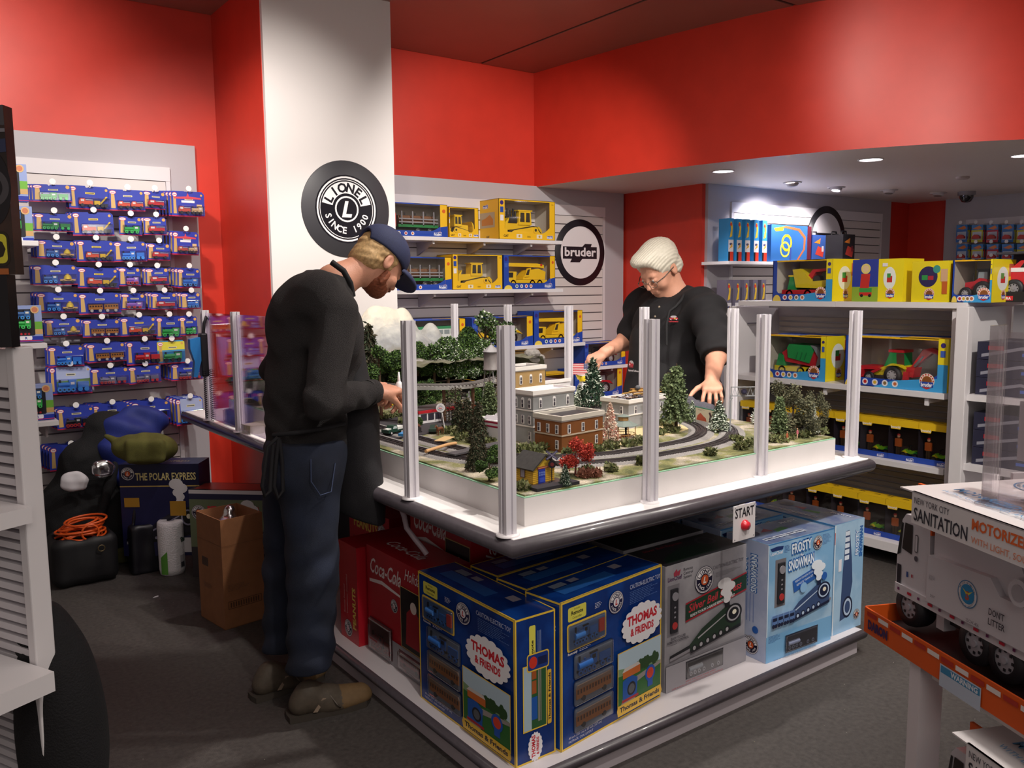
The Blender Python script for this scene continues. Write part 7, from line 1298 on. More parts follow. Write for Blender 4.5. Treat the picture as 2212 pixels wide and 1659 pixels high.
x, y, z = at_px(912, 940); t = thing('model_log_wagon', 'dark model wagon loaded with brown wood, right of the slotted post', 'model wagon', (x-.02, y+.02, LZ+.013), 1.35); b = MB(); b.box(-.04, -.016, .006, .04, .016, .012, '#2a2428'); b.box(-.038, -.014, .012, .036, .014, .026, '#241e22'); b.build('body', t); b = MB(); [b.cyl((-.03, -.01+.005*i, .032+.004*(i % 2)), (.03, -.01+.005*i, .036), .004, M('#7a4a34', .8), n=8) for i in range(5)]; b.build('wood_load', t)
x, y, z = at_px(565, 862, LZ); t = thing('model_box_wagon', 'black model wagon with red lights at the far left end of the layout', 'model wagon', (1.62, 4.15, LZ+.013), 1.57); b = MB(); b.box(-.11, -.025, .012, .11, .025, .075, '#201c22'); b.box(-.115, -.028, .072, .115, .028, .08, '#2a262c'); b.build('body', t); b = MB(); [b.cyl((q, -.02, .008), (q, .02, .008), .008, '#15131a', n=12) for q in (-.08, -.06, .06, .08)]; b.build('wheels', t); b = MB(); [b.cyl((-.1101, s, .03), (-.114, s, .03), .004, M('#ff2a20', .4, emit=2.), n=10) for s in (-.012, .012)]; b.build('tail_lamps', t)
t = thing('electrical_box', 'small white lidded box on the table edge at the far left', 'box', (1.395, 4.02, TZ+.0005), .1); b = MB(); b.box(-.035, -.045, 0, .035, .045, .038, '#cfccc8'); b.build('case', t); b = MB(); b.box(-.038, -.048, .038, .038, .048, .043, '#b9b2ac'); b.build('lid', t)
t = thing('loose_wagon', 'dark model wagon with an orange end standing behind the far left clear pane', 'model wagon', (1.415, 4.36, TZ+.0005), 1.5); b = MB(); b.box(-.13, -.022, .005, .13, .022, .055, M('#33302f', .6)); b.prism([(-.022, .055), (.022, .055), (.012, .066), (-.012, .066)], -.13, .13, '#3d3a38', 'x'); b.build('body', t); b = MB(); b.box(.10, -.024, .004, .133, .024, .06, '#b5622a'); b.build('end_wall', t, label='orange end wall')
t = thing('stick_heap', 'heap of twigs, sticks and model parts on the roof of the right grey building', 'heap', (2.51, 2.575, LZ+.002+.111), .12); r = random.Random(5); b = MB()
for i in range(70): x0, y0 = r.uniform(.03, .22), r.uniform(.03, .11); a = r.uniform(0, 3.14); l = r.uniform(.01, .03); b.cyl((x0, y0, .004+r.uniform(0, .006)), (x0+l*math.cos(a), y0+l*math.sin(a), .004+r.uniform(0, .008)), .0025, r.choice(['#8d8a9a', '#b9a894', '#5a4a44', '#c8c4cc', '#7a5a44']), n=6)
b.build('loose_parts', t)['kind'] = 'stuff'
for i in range(9): b = MB(); s = r.uniform(-.03, .03); b.cyl((.09+r.uniform(-.02, .02), .06+s, .018+.003*i), (.32, .05+s*1.5+.03, .010+.002*i), .0035, r.choice(['#a8824a', '#8a6238', '#b9904f']), n=6); b.build('stick', t)
b = MB(); b.ell((.13, .05, .046), (.012, .012, .011), M('#55565a', .8), 12); b.build('grey_ball', t)
t = thing('spray_bottle', 'white spray bottle with yellow trigger standing behind the tall grey building', 'bottle', (3.03, 3.46, TZ+.0005)); b = MB(); b.lathe([(.0001, 0), (.038, 0), (.040, .01), (.040, .11), (.030, .15), (.016, .175), (.015, .185)], M('#e9e7e6', .3), 28); b.build('bottle_body', t); b = MB(); b.lathe([(.018, .180), (.019, .205), (.014, .21), (.0001, .21)], M('#e8cf2a', .35), 20); b.prism([(-.045, .215), (-.03, .19), (-.024, .19), (-.028, .225)], -.006, .006, M('#e8cf2a', .35)); b.build('collar_trigger', t, label='yellow collar and trigger'); b = MB(); b.prism([(-.055, .222), (-.05, .242), (.02, .25), (.03, .238), (.018, .208), (-.012, .208)], -.012, .012, M('#efeded', .3)); b.build('spray_head', t)
b = MB(); b.lathe([(.0001, .0), (.013, .0), (.017, .055), (.022, .056)], M('#d8324a', .4), 20); tag(b.build('red_cup', None, (2.93, 3.24, TZ+.0005)), 'small red plastic cup standing on the white table behind the Christmas tree', 'cup')
S = SDF((-.16, -.13, -.005), (.17, .15, .17), .005); S.cap((-.10, .05, .03), (.02, .02, .085), .05, .06, k=.05); S.cap((.02, .02, .085), (.105, -.06, .05), .05, .045, k=.05); S.cap((.105, -.06, .05), (.12, -.09, .0), .04, .03, k=.03); S.cap((-.10, .05, .03), (-.12, .04, .0), .045, .045, k=.02)
S.warp(lambda X, Y, Z: .006*np.sin((X*.8+Y*1.2)*90+np.sin(Z*40)*1.5)+.003*np.sin((X-Y)*140)); S.ell((.06, -.11, .01), (.05, .06, .06), k=.02, op='cut')
S.plane((0, 0, .001), (0, 0, -1)); p = at_px(1535, 905); o = S.build('folded_towel', M('#55535c', .95, noise=.15, scale=120, bump=.5, bscale=500)); o.location = (2.90, 2.66, LZ+.003); o.rotation_euler = (0, 0, -.35); o.scale = (1.05, 1.0, .66); tag(o, 'dark grey towel draped in an arch under the man with white hair', 'towel')
def nrm(v): v = np.array(v, float); return v/np.linalg.norm(v)
def frame(fwd, up): f = nrm(fwd); u = np.array(up, float); u = nrm(u-f*(u@f)); return np.stack([f, np.cross(u, f), u], 1)   # columns: forward, left, up
def head(S, c, R, s=1., ear=1., fat=0., neck=None, nr=.054):
    c = np.array(c, float); T = lambda x, y, z: c+R@np.array([x, y, z])*s; E = lambda p, r, k=.012, op='u': S.ell(T(*p), np.array(r)*s, k*s, op, R)
    E((-.012, 0, .035), (.094, .076, .086)); E((.034, 0, -.022), (.058, .060+fat, .074), .03); E((.030, 0, -.072), (.048, .046+fat, .036+fat*.5), .03); E((.068, 0, -.094), (.019, .022, .017), .02)
    S.cap(T(.080, -.030, .016), T(.080, .030, .016), .011*s, k=.014*s)
    for q in (-1, 1): E((.064, q*.040, -.036), (.022, .022, .022), .02); E((.098, q*.032, -.002), (.014, .016, .010), .012, 'cut'); E((.0835, q*.031, -.002), (.012, .014, .0105), .004)
    S.cap(T(.089, 0, .004), T(.108, 0, -.032), .0085*s, .0115*s, k=.010*s)
    for q in (-1, 1): E((.098, q*.010, -.038), (.010, .0075, .007), .006); E((-.008, q*.078, -.008), (.019, .008, .032), .005); E((-.004, q*.087, -.004), (.010, .006, .018), .004, 'cut')
    S.cap(T(.088, -.017, -.063), T(.088, .017, -.063), .0065*s, k=.006*s); S.cap(T(.086, -.014, -.074), T(.086, .014, -.074), .0075*s, k=.006*s); S.cap(T(.098, -.02, -.0685), T(.098, .02, -.0685), .0022*s, k=.003*s, op='cut')
    if neck is not None: S.cap(T(-.030, 0, -.045), neck, nr*s, nr*1.08*s, k=.03*s)
    return T
def hand(S, w, d, n, curl=(.5, .5, .5, .6), spread=.10, side=1, thumb=(.6, .35, .3), s=1., pinch=None):
    """w wrist, d finger direction, n palm normal; side +1 puts the thumb towards cross(d, n)"""
    w = np.array(w, float); d = nrm(d); n = nrm(np.array(n, float)-d*(np.array(n, float)@d)); t = np.cross(d, n)*side; L = s
    R = np.stack([d, t, n], 1)
    S.cap(w-d*.03*L, w+d*.02*L, .027*L, .026*L, k=.012, flat=(n, 1.35)); S.ell(w+d*.050*L, (.052*L, .043*L, .0165*L), .012, 'u', R); S.ell(w+d*.078*L, (.022*L, .043*L, .0150*L), .010, 'u', R); S.ell(w+d*.035*L+t*.022*L+n*.008*L, (.032*L, .017*L, .016*L), .012, 'u', R)
    for i, (off, ln, r) in enumerate(((.031, (.043, .025, .020), .0092), (.0105, (.047, .029, .021), .0095), (-.0105, (.043, .027, .020), .0090), (-.0300, (.034, .020, .018), .0080))):
        p = w+d*(.083-(.006 if i == 3 else 0))*L+t*off*L; a = spread*(1.5-i)*.66; dd = nrm(d*math.cos(a)+t*math.sin(a)); g = 0.; c = curl[i]
        S.ell(p+d*.002-n*.003*L, (.011*L,)*3, .008)
        for k, q in enumerate(ln):
            g += c*(1., 1.15, .8)[k]; v = dd*math.cos(g)+n*math.sin(g); e = p+v*q*L; S.cap(p, e, r*L*(1-.08*k), r*L*(.94-.10*k), k=.0028); p = e
    a, b_, c_ = thumb; p = w+d*.022*L+t*.026*L+n*.006*L; v = nrm(d*math.cos(a)+t*math.sin(a)+n*b_); e = p+v*.043*L; S.cap(p, e, .0135*L, .0110*L, k=.010); v = nrm(v*.9+d*.45+n*c_); e2 = e+v*.031*L; S.cap(e, e2, .0108*L, .0098*L, k=.004); v = nrm(v+d*.2+n*c_*.7); S.cap(e2, e2+v*.024*L, .0096*L, .0080*L, k=.003)
SKIN = lambda c: M(c, .55, noise=.07, scale=22, bump=.12, bscale=240)
def eyes(T, R, par, col='#4a5a6a', s=1., lid=None):
    for q in (-1, 1):
        b = MB(); c = T(.0845, q*.031, -.002); b.ell((0, 0, 0), (.0105*s,)*3, M('#e6e0da', .2), 14); b.cyl((.0085*s, 0, -.002), (.0112*s, 0, -.0025), .005*s, M(col, .2), n=12); b.cyl((.0105*s, 0, -.0025), (.0115*s, 0, -.0027), .0022*s, '#101014', n=10)
        o = b.build('eye', par); o.matrix_local = Matrix([list(R[i])+[c[i]] for i in range(3)]+[[0, 0, 0, 1]])
def man_one():
    t = thing('person', 'man in navy cap, dark grey top and jeans bending over the model railway', 'person', (0, 0, 0))
    P = lambda x, y, d: onY(x, y, d)
    fw = nrm((.95, .14, -.86)); R = frame(fw, (.7, .1, .8)); hc = P(818, 566, 2.80); nb = P(722, 612, 2.80)
    S = SDF((.58, 2.36, .86), (1.66, 3.14, 1.74), .0037); T = head(S, hc, R, .98, neck=nb, nr=.055)
    ch = P(690, 730, 2.80); S.cap(nb, ch, .06, .10, k=.04); rs, re, rw = P(730, 678, 2.62), P(696, 868, 2.545), P(812, 846, 2.62); ls, le, lw = P(655, 650, 3.00), P(600, 800, 3.06), P(782, 832, 2.93)
    for a, e, w in ((rs, re, rw), (ls, le, lw)): S.cap(ch, a, .07, .045, k=.03); S.cap(a, e, .045, .036, k=.02); S.cap(e, w, .036, .025, k=.015)
    d1 = nrm(P(874, 838, 2.69)-rw); hand(S, rw, d1, (.15, .25, -.95), curl=(.75, .85, .95, 1.0), spread=.05, side=-1, thumb=(.35, .55, .6), s=1.06)
    d2 = nrm(P(850, 838, 2.80)-lw); hand(S, lw, d2, (.2, -.4, -.9), curl=(.8, .9, .9, 1.), spread=.05, side=1, thumb=(.4, .5, .6), s=1.0)
    S.build('body', SKIN('#c98f76'), t, 2); eyes(T, R, t)
    S = SDF(hc-.17, hc+.17, .003); E = lambda p, r, k=.01, op='u': S.ell(T(*p), np.array(r), k, op, R)
    E((-.014, 0, .022), (.094, .081, .086)); E((-.052, 0, -.035), (.054, .070, .052), .02); E((.10, 0, -.01), (.085, .11, .16), .01, 'cut'); E((.03, 0, -.13), (.07, .12, .10), .01, 'cut'); E((.0, 0, .262), (.4, .4, .200), .006, 'cut')
    for q in (-1, 1): E((-.006, q*.085, -.012), (.024, .02, .035), .004, 'cut')
    S.warp(lambda X, Y, Z: .0035*vnoise(X, Y, Z, 260, 2)); S.build('hair', M('#b39163', .7, noise=.25, scale=140), t, 1)
    S = SDF(hc-.17, hc+.17, .003); E((.030, 0, -.070), (.054, .056, .045), .02); E((.062, 0, -.088), (.030, .032, .028), .02); [E((.024, q*.060, -.050), (.016, .010, .036), .012) for q in (-1, 1)]; E((.088, 0, -.055), (.020, .026, .007), .006)
    E((.094, 0, -.066), (.013, .018, .008), .004, 'cut'); E((.05, 0, .02), (.10, .12, .055), .006, 'cut'); S.warp(lambda X, Y, Z: .0018*vnoise(X, Y, Z, 430, 4)); S.build('beard', M('#7d4228', .75, noise=.3, scale=180), t, 1)
    S = SDF(hc-.2, hc+.24, .0032); E((-.008, 0, .046), (.110, .089, .090)); E((.01, 0, -.160), (.4, .4, .185), .004, 'cut'); E((-.006, 0, .046), (.098, .080, .080), .002, 'cut'); E((-.118, 0, .020), (.040, .036, .038), .006, 'cut'); S.ell(T(-.006, 0, .139), (.008,)*3, .003); S.build('cap_crown', M('#252b4c', .8, noise=.08, scale=90, bump=.2, bscale=500), t, 1)
    S = SDF(hc-.2, hc+.26, .0032); E((.105, 0, .016), (.082, .074, .030)); E((.100, 0, -.004), (.088, .078, .030), .002, 'cut'); E((.02, 0, .03), (.082, .074, .09), .002, 'cut'); S.build('cap_brim', M('#252b4c', .8, noise=.08, scale=90), t, 1)
    b = MB(); b.tube([T(-.098*math.cos(a), .088*math.sin(a), .012) for a in (-.62, -.3, 0, .3, .62)], .006, M('#2a2c22', .7), 6); b.build('cap_strap', t)
    S = SDF((.52, 2.38, .80), (1.45, 3.22, 1.62), .0062); K = .05
    S.cap(P(715, 618, 2.80), P(672, 700, 2.80), .085, .135, k=K, flat=((1, 0, 0), 1.15)); S.cap(P(672, 690, 2.80), P(668, 860, 2.80), .150, .140, k=K); S.cap(P(668, 850, 2.80), P(668, 975, 2.80), .142, .150, k=K); S.ell(P(668, 700, 2.80), (.105, .18, .13), K)
    S.cap(P(690, 640, 2.68), P(690, 640, 2.94), .085, k=K); S.ell(P(722, 735, 2.80), (.085, .16, .14), K); S.cap(rs, re, .072, .060, k=.04); S.cap(re, rw+(re-rw)*.06, .060, .041, k=.02); S.cap(ls, le, .070, .060, k=.04); S.cap(le, lw, .060, .040, k=.02)
    S.warp(lambda X, Y, Z: .0045*np.sin(Z*70+X*45+2*np.sin(X*30))*np.exp(-((Z-1.02)/.14)**2)+.004*np.sin(X*60-Z*50+Y*30)+.003*vnoise(X, Y, Z, 60, 6)); S.plane(P(670, 992, 2.8), (0.05, 0, -1)); S.plane(P(735, 604, 2.8), nrm(nb-ch)*1.0)
    o = S.build('knitted_top', M('#2b2728', .92, noise=.12, scale=160, bump=.9, bscale=420), t, 2)
    b = MB(); d = nrm(rw-re); c = rw-d*.012; b.cyl(tuple(c-d*.024), tuple(c+d*.008), .0445, M('#2b2728', .9, bump=.6, bscale=300), r1=.040, n=24); b.build('cuff', t)
    b = MB(); b.tube([P(716, 566, 2.74), P(742, 585, 2.715), P(757, 612, 2.72), P(762, 640, 2.73)], .0105, M('#121014', .8), 8); b.build('apron_neck_strap', t)
    S = SDF((.60, 2.45, -.01), (1.45, 3.15, 1.02), .0068)
    S.cap(P(665, 965, 2.76), P(665, 965, 2.88), .135, k=.05); S.cap(P(655, 1010, 2.86), P(655, 1010, 2.74), .130, k=.05)
    S.cap(P(668, 1020, 2.72), P(676, 1240, 2.71), .108, .083, k=.03); S.cap(P(676, 1240, 2.71), P(668, 1490, 2.72), .084, .080, k=.04); S.cap(P(632, 1010, 2.90), P(622, 1230, 2.93), .106, .083, k=.02); S.cap(P(622, 1230, 2.93), P(612, 1450, 2.95), .084, .078, k=.03)
    S.warp(lambda X, Y, Z: .006*np.sin(Z*55+X*25+Y*30)*np.exp(-((Z-.22)/.16)**2)+.005*np.sin(Z*48-X*35)*np.exp(-((Z-.55)/.10)**2)+.003*vnoise(X, Y, Z, 45, 9)); S.plane((0, 0, .985), (0, 0, 1)); S.plane((0, 0, .050), (.12, 0, -1)); S.build('jeans', M('#151d30', .85, noise=.35, scale=9, bump=.4, bscale=700), t, 2)
    b = MB(); b.tube([P(672, 992, 2.60)+(.0, .002, 0), P(672, 1040, 2.595), P(692, 1070, 2.594), P(716, 1062, 2.60), P(724, 1000, 2.61)], .0022, M('#3a4664', .8), 5); b.build('back_pocket_seam', t)
    for i, (a, h) in enumerate(((onZ(640, 1545, .0), 2.70), (onZ(607, 1490, 0), 2.95))):
        x0, y0 = (1.10, 2.725) if i == 0 else (1.05, 2.96); rz = -.16 if i == 0 else .1; S = SDF((-.10, -.08, -.002), (.26, .08, .15), .0042)
        S.cap((-.03, 0, .05), (.06, 0, .052), .040, .042, k=.03); S.cap((.06, 0, .050), (.19, .004, .038), .044, .036, k=.03); S.ell((.0, 0, .085), (.048, .042, .045), .03); S.ell((.12, 0, .03), (.11, .052, .032), .02); S.plane((0, 0, .012), (0, 0, -1)); o = S.build('shoe', [M('#4d4338', .7, noise=.15, scale=60), M('#6a5234', .75, noise=.1, scale=60)], t, 2, matfn=lambda c: np.where((c[:, 0] > .11), 1, 0)); o.location = (x0, y0, 0); o.rotation_euler = (0, 0, rz)
        b = MB(); so = [(-.078, .0), (-.074, -.034), (-.02, -.040), (.06, -.044), (.14, -.050), (.20, -.040), (.228, 0), (.20, .044), (.14, .052), (.06, .046), (-.02, .040), (-.074, .034)]; b.prism(so, .0005, .022, M('#3a332c', .8), 'z'); b.build('sole', o)
        b = MB(); [b.tube([(.065+.022*k, -.026, .088-.008*k), (.072+.022*k, 0, .096-.010*k), (.065+.022*k, .026, .088-.008*k)], .0028, M('#57504a', .8), 5) for k in range(5)]; b.tube([(.06, -.03, .09), (.085, -.060, .05), (.10, -.056, .03), (.075, -.045, .06), (.06, -.03, .09)], .0024, M('#6a6058', .8), 5); b.build('laces', o)
        b = MB(); b.prism([(.005, .03), (.04, .075), (.052, .072), (.02, .028)], -.0465, -.044, M('#8d7a68', .7)); b.build('side_stripe', o)
    S = SDF((.80, 2.45, .40), (1.50, 3.20, 1.42), .007); AP = (1, 0, 0)
    S.cap(P(745, 760, 2.80), P(752, 900, 2.80), .095, .135, k=.05, flat=((1, 0, 0), 1.5)); S.cap(P(750, 900, 2.80), P(760, 1060, 2.80), .150, .165, k=.05, flat=((1, 0, 0), 1.6)); S.cap(P(762, 1050, 2.80), P(785, 1205, 2.80), .165, .175, k=.05, flat=((1, .0, 0), 2.6))
    S.warp(lambda X, Y, Z: .008*np.sin(Y*38+Z*6)*np.clip((1.0-Z)*2, 0, 1)+.003*vnoise(X, Y, Z, 50, 3)); S.plane((0, 0, .475), (-.25, .2, -1)); S.plane(P(690, 900, 2.8), (-1, 0, .1)); S.build('apron', M('#131116', .85, noise=.15, scale=40, bump=.2, bscale=300), t, 2)
    b = MB(); b.tube([P(590, 940, 2.70), P(640, 935, 2.63), P(700, 925, 2.625), P(745, 915, 2.66)], .008, M('#131116', .85), 6); b.build('waist_tie', t)
    for q in ([(600, 945), (578, 965), (572, 1010), (566, 1050), (572, 1072), (584, 1060), (586, 1010), (590, 960)], [(602, 945), (596, 1000), (592, 1050), (600, 1076), (612, 1060), (610, 1000), (604, 950)]): b = MB(); b.tube([P(x, y, 2.66) for x, y in q], .0065, M('#131116', .85), 6); b.build('hanging_string', t)
    c = P(862, 832, 2.66); g = thing('glue_bottle', 'small white nozzle bottle held upright in the bending man\'s hand', 'bottle', tuple(c-np.array([0, 0, .045]))); b = MB(); b.lathe([(.0001, 0), (.013, 0), (.014, .01), (.014, .045), (.009, .056), (.005, .060)], M('#e6e6e8', .3), 20); b.build('bottle_body', g); b = MB(); b.lathe([(.006, .058), (.0055, .066), (.003, .092), (.0001, .093)], M('#eeeef0', .3), 14); b.build('nozzle', g)
man_one()
def man_two():
    t = thing('person', 'white-haired man in glasses and black polo shirt reaching over the table from behind', 'person', (0, 0, 0))
    X0 = 3.46; P = lambda x, y, d=X0: onX(x, y, d)
    hc = P(1424, 580, 3.34); R = frame((-1.0, -.02, -.78), (-.5, 0, .9)); nb = P(1460, 645, 3.44); ch = P(1452, 735, 3.46); sc = 1.17
    S = SDF((2.80, 2.36, .84), (3.70, 3.74, 1.84), .0045); T = head(S, hc, R, sc, fat=.006, neck=nb, nr=.053); S.ell(T(.03, 0, -.105), (.05, .055, .035), .03, 'u', R)
    S.cap(nb, ch, .07, .13, k=.05)
    ls, le, lw = P(1528, 672, 3.40), P(1547, 768, 3.27), P(1538, 822, 3.10); rs, re, rw = P(1385, 660, 3.52), P(1350, 738, 3.42), P(1306, 761, 3.13)
    S.cap(ch, ls, .09, .06, k=.04); S.cap(ls, le, .058, .050, k=.03); S.cap(le, lw, .050, .033, k=.03); S.cap(ch, rs, .09, .06, k=.04); S.cap(rs, re, .058, .050, k=.03); S.cap(re, rw, .047, .032, k=.03)
    d1 = nrm(P(1262, 773, 3.05)-rw+np.array([0, 0, -.01])); hand(S, rw, nrm(d1+np.array([0, 0, -.15])), (.45, .1, -.9), curl=(.62, .66, .55, .5), spread=.08, side=1, thumb=(.30, .62, .5), s=1.08)
    d2 = nrm(P(1540, 862, 2.98)-lw); hand(S, lw, d2, (-.1, -.15, -1), curl=(.42, .52, .58, .66), spread=.24, side=-1, thumb=(1.0, .1, .2), s=1.10)
    S.build('body', SKIN('#d99e84'), t, 2); eyes(T, R, t, s=sc)
    S = SDF(hc-.22, hc+.22, .0034); E = lambda p, r, k=.01, op='u': S.ell(T(*p), np.array(r)*sc, k, op, R)
    E((-.016, 0, .044), (.108, .088, .092)); E((-.055, 0, -.02), (.060, .076, .062), .02); E((.050, -.010, .090), (.058, .064, .034), .02); E((.108, 0, -.01), (.060, .12, .088), .010, 'cut'); E((.04, 0, -.12), (.11, .15, .115), .01, 'cut')
    for q in (-1, 1): E((-.004, q*.090, -.014), (.026, .022, .034), .004, 'cut')
    S.warp(lambda X, Y, Z: .0016*np.sin((Y*1.2-X*.4+Z*.9)*330)+.003*vnoise(X, Y, Z, 120, 2)); S.build('hair', M('#d9d2c2', .6, noise=.07, scale=120), t, 1)
    b = MB(); fr = M('#3a2c20', .35)
    for q in (-1, 1):
        c = [T(.104+.000*math.cos(a), q*.033+.025*math.cos(a), -.012+.018*math.sin(a)) for a in [2*PI*i/18 for i in range(18)]]; b.tube(c, .0014, M('#8d8478', .3, metal=.5), 5, closed=True); b.tube([T(.104, q*.053, -.006), T(.06, q*.076, -.002), T(-.005, q*.084, .002)], .0026, fr, 6)
    b.tube([T(.104, -.011, -.006), T(.107, 0, -.003), T(.104, .011, -.006)], .0016, M('#8d8478', .3, metal=.5), 5); b.build('glasses_frame', t)
    S = SDF((3.0, 2.46, .70), (3.86, 3.76, 1.66), .0070); K = .06
    S.ell(P(1455, 700), (.175, .25, .16), K); S.cap(P(1455, 700), P(1462, 860, 3.46), .19, .235, k=K); S.cap(P(1462, 850, 3.46), P(1462, 960, 3.50), .235, .22, k=K); S.cap(P(1400, 650, 3.50), P(1510, 655, 3.42), .085, k=K); S.cap(ch, ls, .12, .085, k=K); S.cap(ch, rs, .11, .08, k=K); S.cap(nb, P(1452, 690), .075, .12, k=.04)
    S.cap(ls, P(1545, 750, 3.30), .088, .084, k=.05); S.cap(rs, P(1362, 722, 3.45), .085, .078, k=.05); S.cap(P(1545, 750, 3.30), P(1548, 762, 3.275), .084, .082, k=.02)
    S.warp(lambda X, Y, Z: .006*np.sin(Z*42+Y*36+X*20)+.004*vnoise(X, Y, Z, 40, 5)); S.ell(nb+nrm(nb-ch)*.040+np.array([-.02, 0, 0]), (.080, .078, .062), .004, 'cut'); [S.box(p+nrm(d)*.10, (.10, .15, .15), .002, .002, 'cut', frame(d, (-d[2], 0, 1.))) for p, d in ((P(1549, 776, 3.265), le-ls), (P(1349, 741, 3.40), re-rs+np.array([-.12, 0, 0])))]
    S.build('polo_shirt', M('#141216', .85, noise=.12, scale=60, bump=.3, bscale=500), t, 2)
    b = MB(); w = M('#17151a', .8)
    u = nrm(nb-ch)
    for q in (-1, 1):
        L = [nb+R[:, 1]*q*.068*math.sin(a)-R[:, 0]*.075*math.cos(a)*-1+u*(-.006-.022*(1+math.cos(a))*.5) for a in np.linspace(.05, 2.9, 8)]
        vs = []; 
        for p in L: n_ = nrm(p-nb); vs += [tuple(p+u*.022), tuple(p+n_*.026-u*.020)]
        b.add(vs, [(2*i, 2*i+1, 2*i+3, 2*i+2) for i in range(7)], w, True)
    o = b.build('collar', t); m = o.modifiers.new('thick', 'SOLIDIFY'); m.thickness = .004
    F_ = lambda x, y, dx=0.: P(x, y, 3.235+dx)
    S = SDF((3.0, 2.5, .62), (3.55, 3.45, 1.40), .0072); S.cap(P(1440, 745, 3.445), P(1448, 860, 3.445), .205, .250, k=.05); S.cap(P(1448, 860, 3.445), P(1448, 960, 3.48), .250, .235, k=.05); S.plane(P(1500, 800, 3.40), (.55, -.75, .0)); S.plane((3.36, 0, 0), (1, 0, 0)); S.plane(P(1440, 735, 3.3), (.2, -.4, 1)); S.build('apron', M('#0f0e12', .8, noise=.1, scale=40, bump=.15, bscale=300), t, 2)
    def on_belly(px, py, c=P(1446, 830, 3.445), r=.262): 
        d = nrm(ray(px, py)); o = np.array([0, 0, CH]); q = o-c; q[2] = 0; dd = d.copy(); dd[2] = 0; A_ = dd@dd; B_ = q@dd; C_ = q@q-r*r; disc = B_*B_-A_*C_; s = (-B_-math.sqrt(max(disc, 0)))/A_; return o+d*s
    def patch(name, px, py, fn, w=.1, rr=.262):
        o = on_belly(px, py, r=rr); n_ = o-P(1446, 830, 3.445); n_[2] = 0; n_ = nrm(n_); U = np.cross((0, 0, 1), n_); b = MB(); A = Art(b, o, U, (0, 0, 1), lift=.0005); fn(A); b.build(name, t)
    patch('apron_print', 1364, 790, lambda A: (A.disc(0, .012, .020, '#b8b4b8', .016), A.disc(-.012, .006, .012, '#b8323c'), A.disc(.008, .004, .010, '#b8323c'), A.disc(-.014, .006, .005, '#e8e4e4'), A.rect(-.02, -.010, .016, -.004, '#8a2a34'), A.text('Layout Refinements', -.026, -.030, .011, '#dcd8dc', bold=.03, w=.12)))
    patch('chest_logo', 1455, 690, lambda A: (A.disc(0, .014, .016, '#b9b4b8', .006), A.rect(-.022, .0, .022, .009, '#b8323c'), A.rect(.003, .0, .009, .009, '#d8c83a'), A.disc(-.014, .0, .003, '#dcd8dc'), A.disc(.014, .0, .003, '#dcd8dc'), A.text('Refinements', 0, -.014, .009, '#b8323c', bold=.03, w=.048, align='c')), rr=.245)
    b = MB(); b.tube([P(1478, 634, 3.36), P(1472, 648, 3.30), P(1460, 662, 3.262), P(1446, 672, 3.232), P(1440, 700, 3.20), P(1440, 745, 3.188)], .008, M('#0f0e12', .8), 6); b.build('apron_neck_strap', t)
    for py in (663, 684): p = P(1424 if py < 670 else 1415, py, 3.232); b = MB(); b.ell(tuple(p), (.006, .006, .006), M('#8d8070', .3), 10); b.build('button', t)
    S = SDF((3.2, 2.6, 0), (3.85, 3.5, .86), .012)
    for y in (-.11, .11): c = P(1458, 900, 3.50); S.cap((c[0], c[1]+y, .80), (c[0]+.02, c[1]+y, .45), .13, .10, k=.04); S.cap((c[0]+.02, c[1]+y, .45), (c[0]+.03, c[1]+y*1.1, .10), .10, .08, k=.04)
    S.build('trousers', M('#1d1b22', .85), t, 2)
    for y in (-.12, .12): b = MB(); b.ell((c[0]-.02, c[1]+y, .045), (.15, .052, .045), M('#15130f', .5), 14); b.build('shoe', t)
    f0 = P(1277, 785, 3.01); f = thing('paper_flag', 'small stars and stripes flag held in the white-haired man\'s fingers', 'flag', tuple(f0)); f.rotation_euler = (0, 0, -YAW)
    b = MB(); A = Art(b, (-.098, -.0008, -.058), (1, 0, 0), (0, 0, 1), lift=.0003); b.box(-.098, -.0008, -.058, 0, .0008, 0, '#d9d4d2')
    for i in range(7): A.rect(0, .058*2*i/13, .098, .058*(2*i+1)/13, '#c23a3c')
    A.rect(.058, .0268, .098, .058, '#2c3060'); [A.disc(.0615+.0055*i, .0295+.0052*j, .0013, '#dcdcea', n=6) for i in range(7) for j in range(6)]; b.build('cloth', f); b = MB(); b.cyl((0, 0, -.08), (0, 0, .012), .0016, '#c9b48a', n=8); b.build('stick', f)
man_two()
TA = math.atan2(.90, .42)-PI       # truck axis: local +x runs from nose to tail, towards the camera's right
OR, WH = M('#d8591c', .4, noise=.04, scale=20), M('#d9d5d6', .35)
TP = onZ(1870, 1352, .86); TP = TP-np.array([0, 0, CH]); TP = np.array([0, 0, CH])+TP*(1.34/float(TP@fv))
tz = float(TP[2]); DX, DY = float(TP[0]), float(TP[1])
def emblem(A, u, v, r, big=False):
    A.disc(u, v, r, '#dcd8da', n=36); A.ring(u, v, r*.93, r*1.0, '#3f78a8'); A.disc(u, v, r*.72, '#2f86b8', n=32); A.text('S', u, v-r*.4, r*.62, '#b8503a', bold=.06, align='c')
    A.poly([(u-r*.55, v+r*.35), (u-r*.1, v+r*.12), (u+r*.1, v+r*.12), (u+r*.55, v+r*.35), (u+r*.12, v-.05*r), (u, v+r*.05), (u-r*.12, v-.05*r)], '#d8c23a')
    A.arctext('THE CITY OF NEW YORK', u, v, r*.76, r*.13, '#5a6a80', 165, 15, bold=.02); A.arctext('DEPARTMENT OF SANITATION', u, v, r*.78, r*.12, '#5a6a80', 190, 350, inside=True, bold=.02)
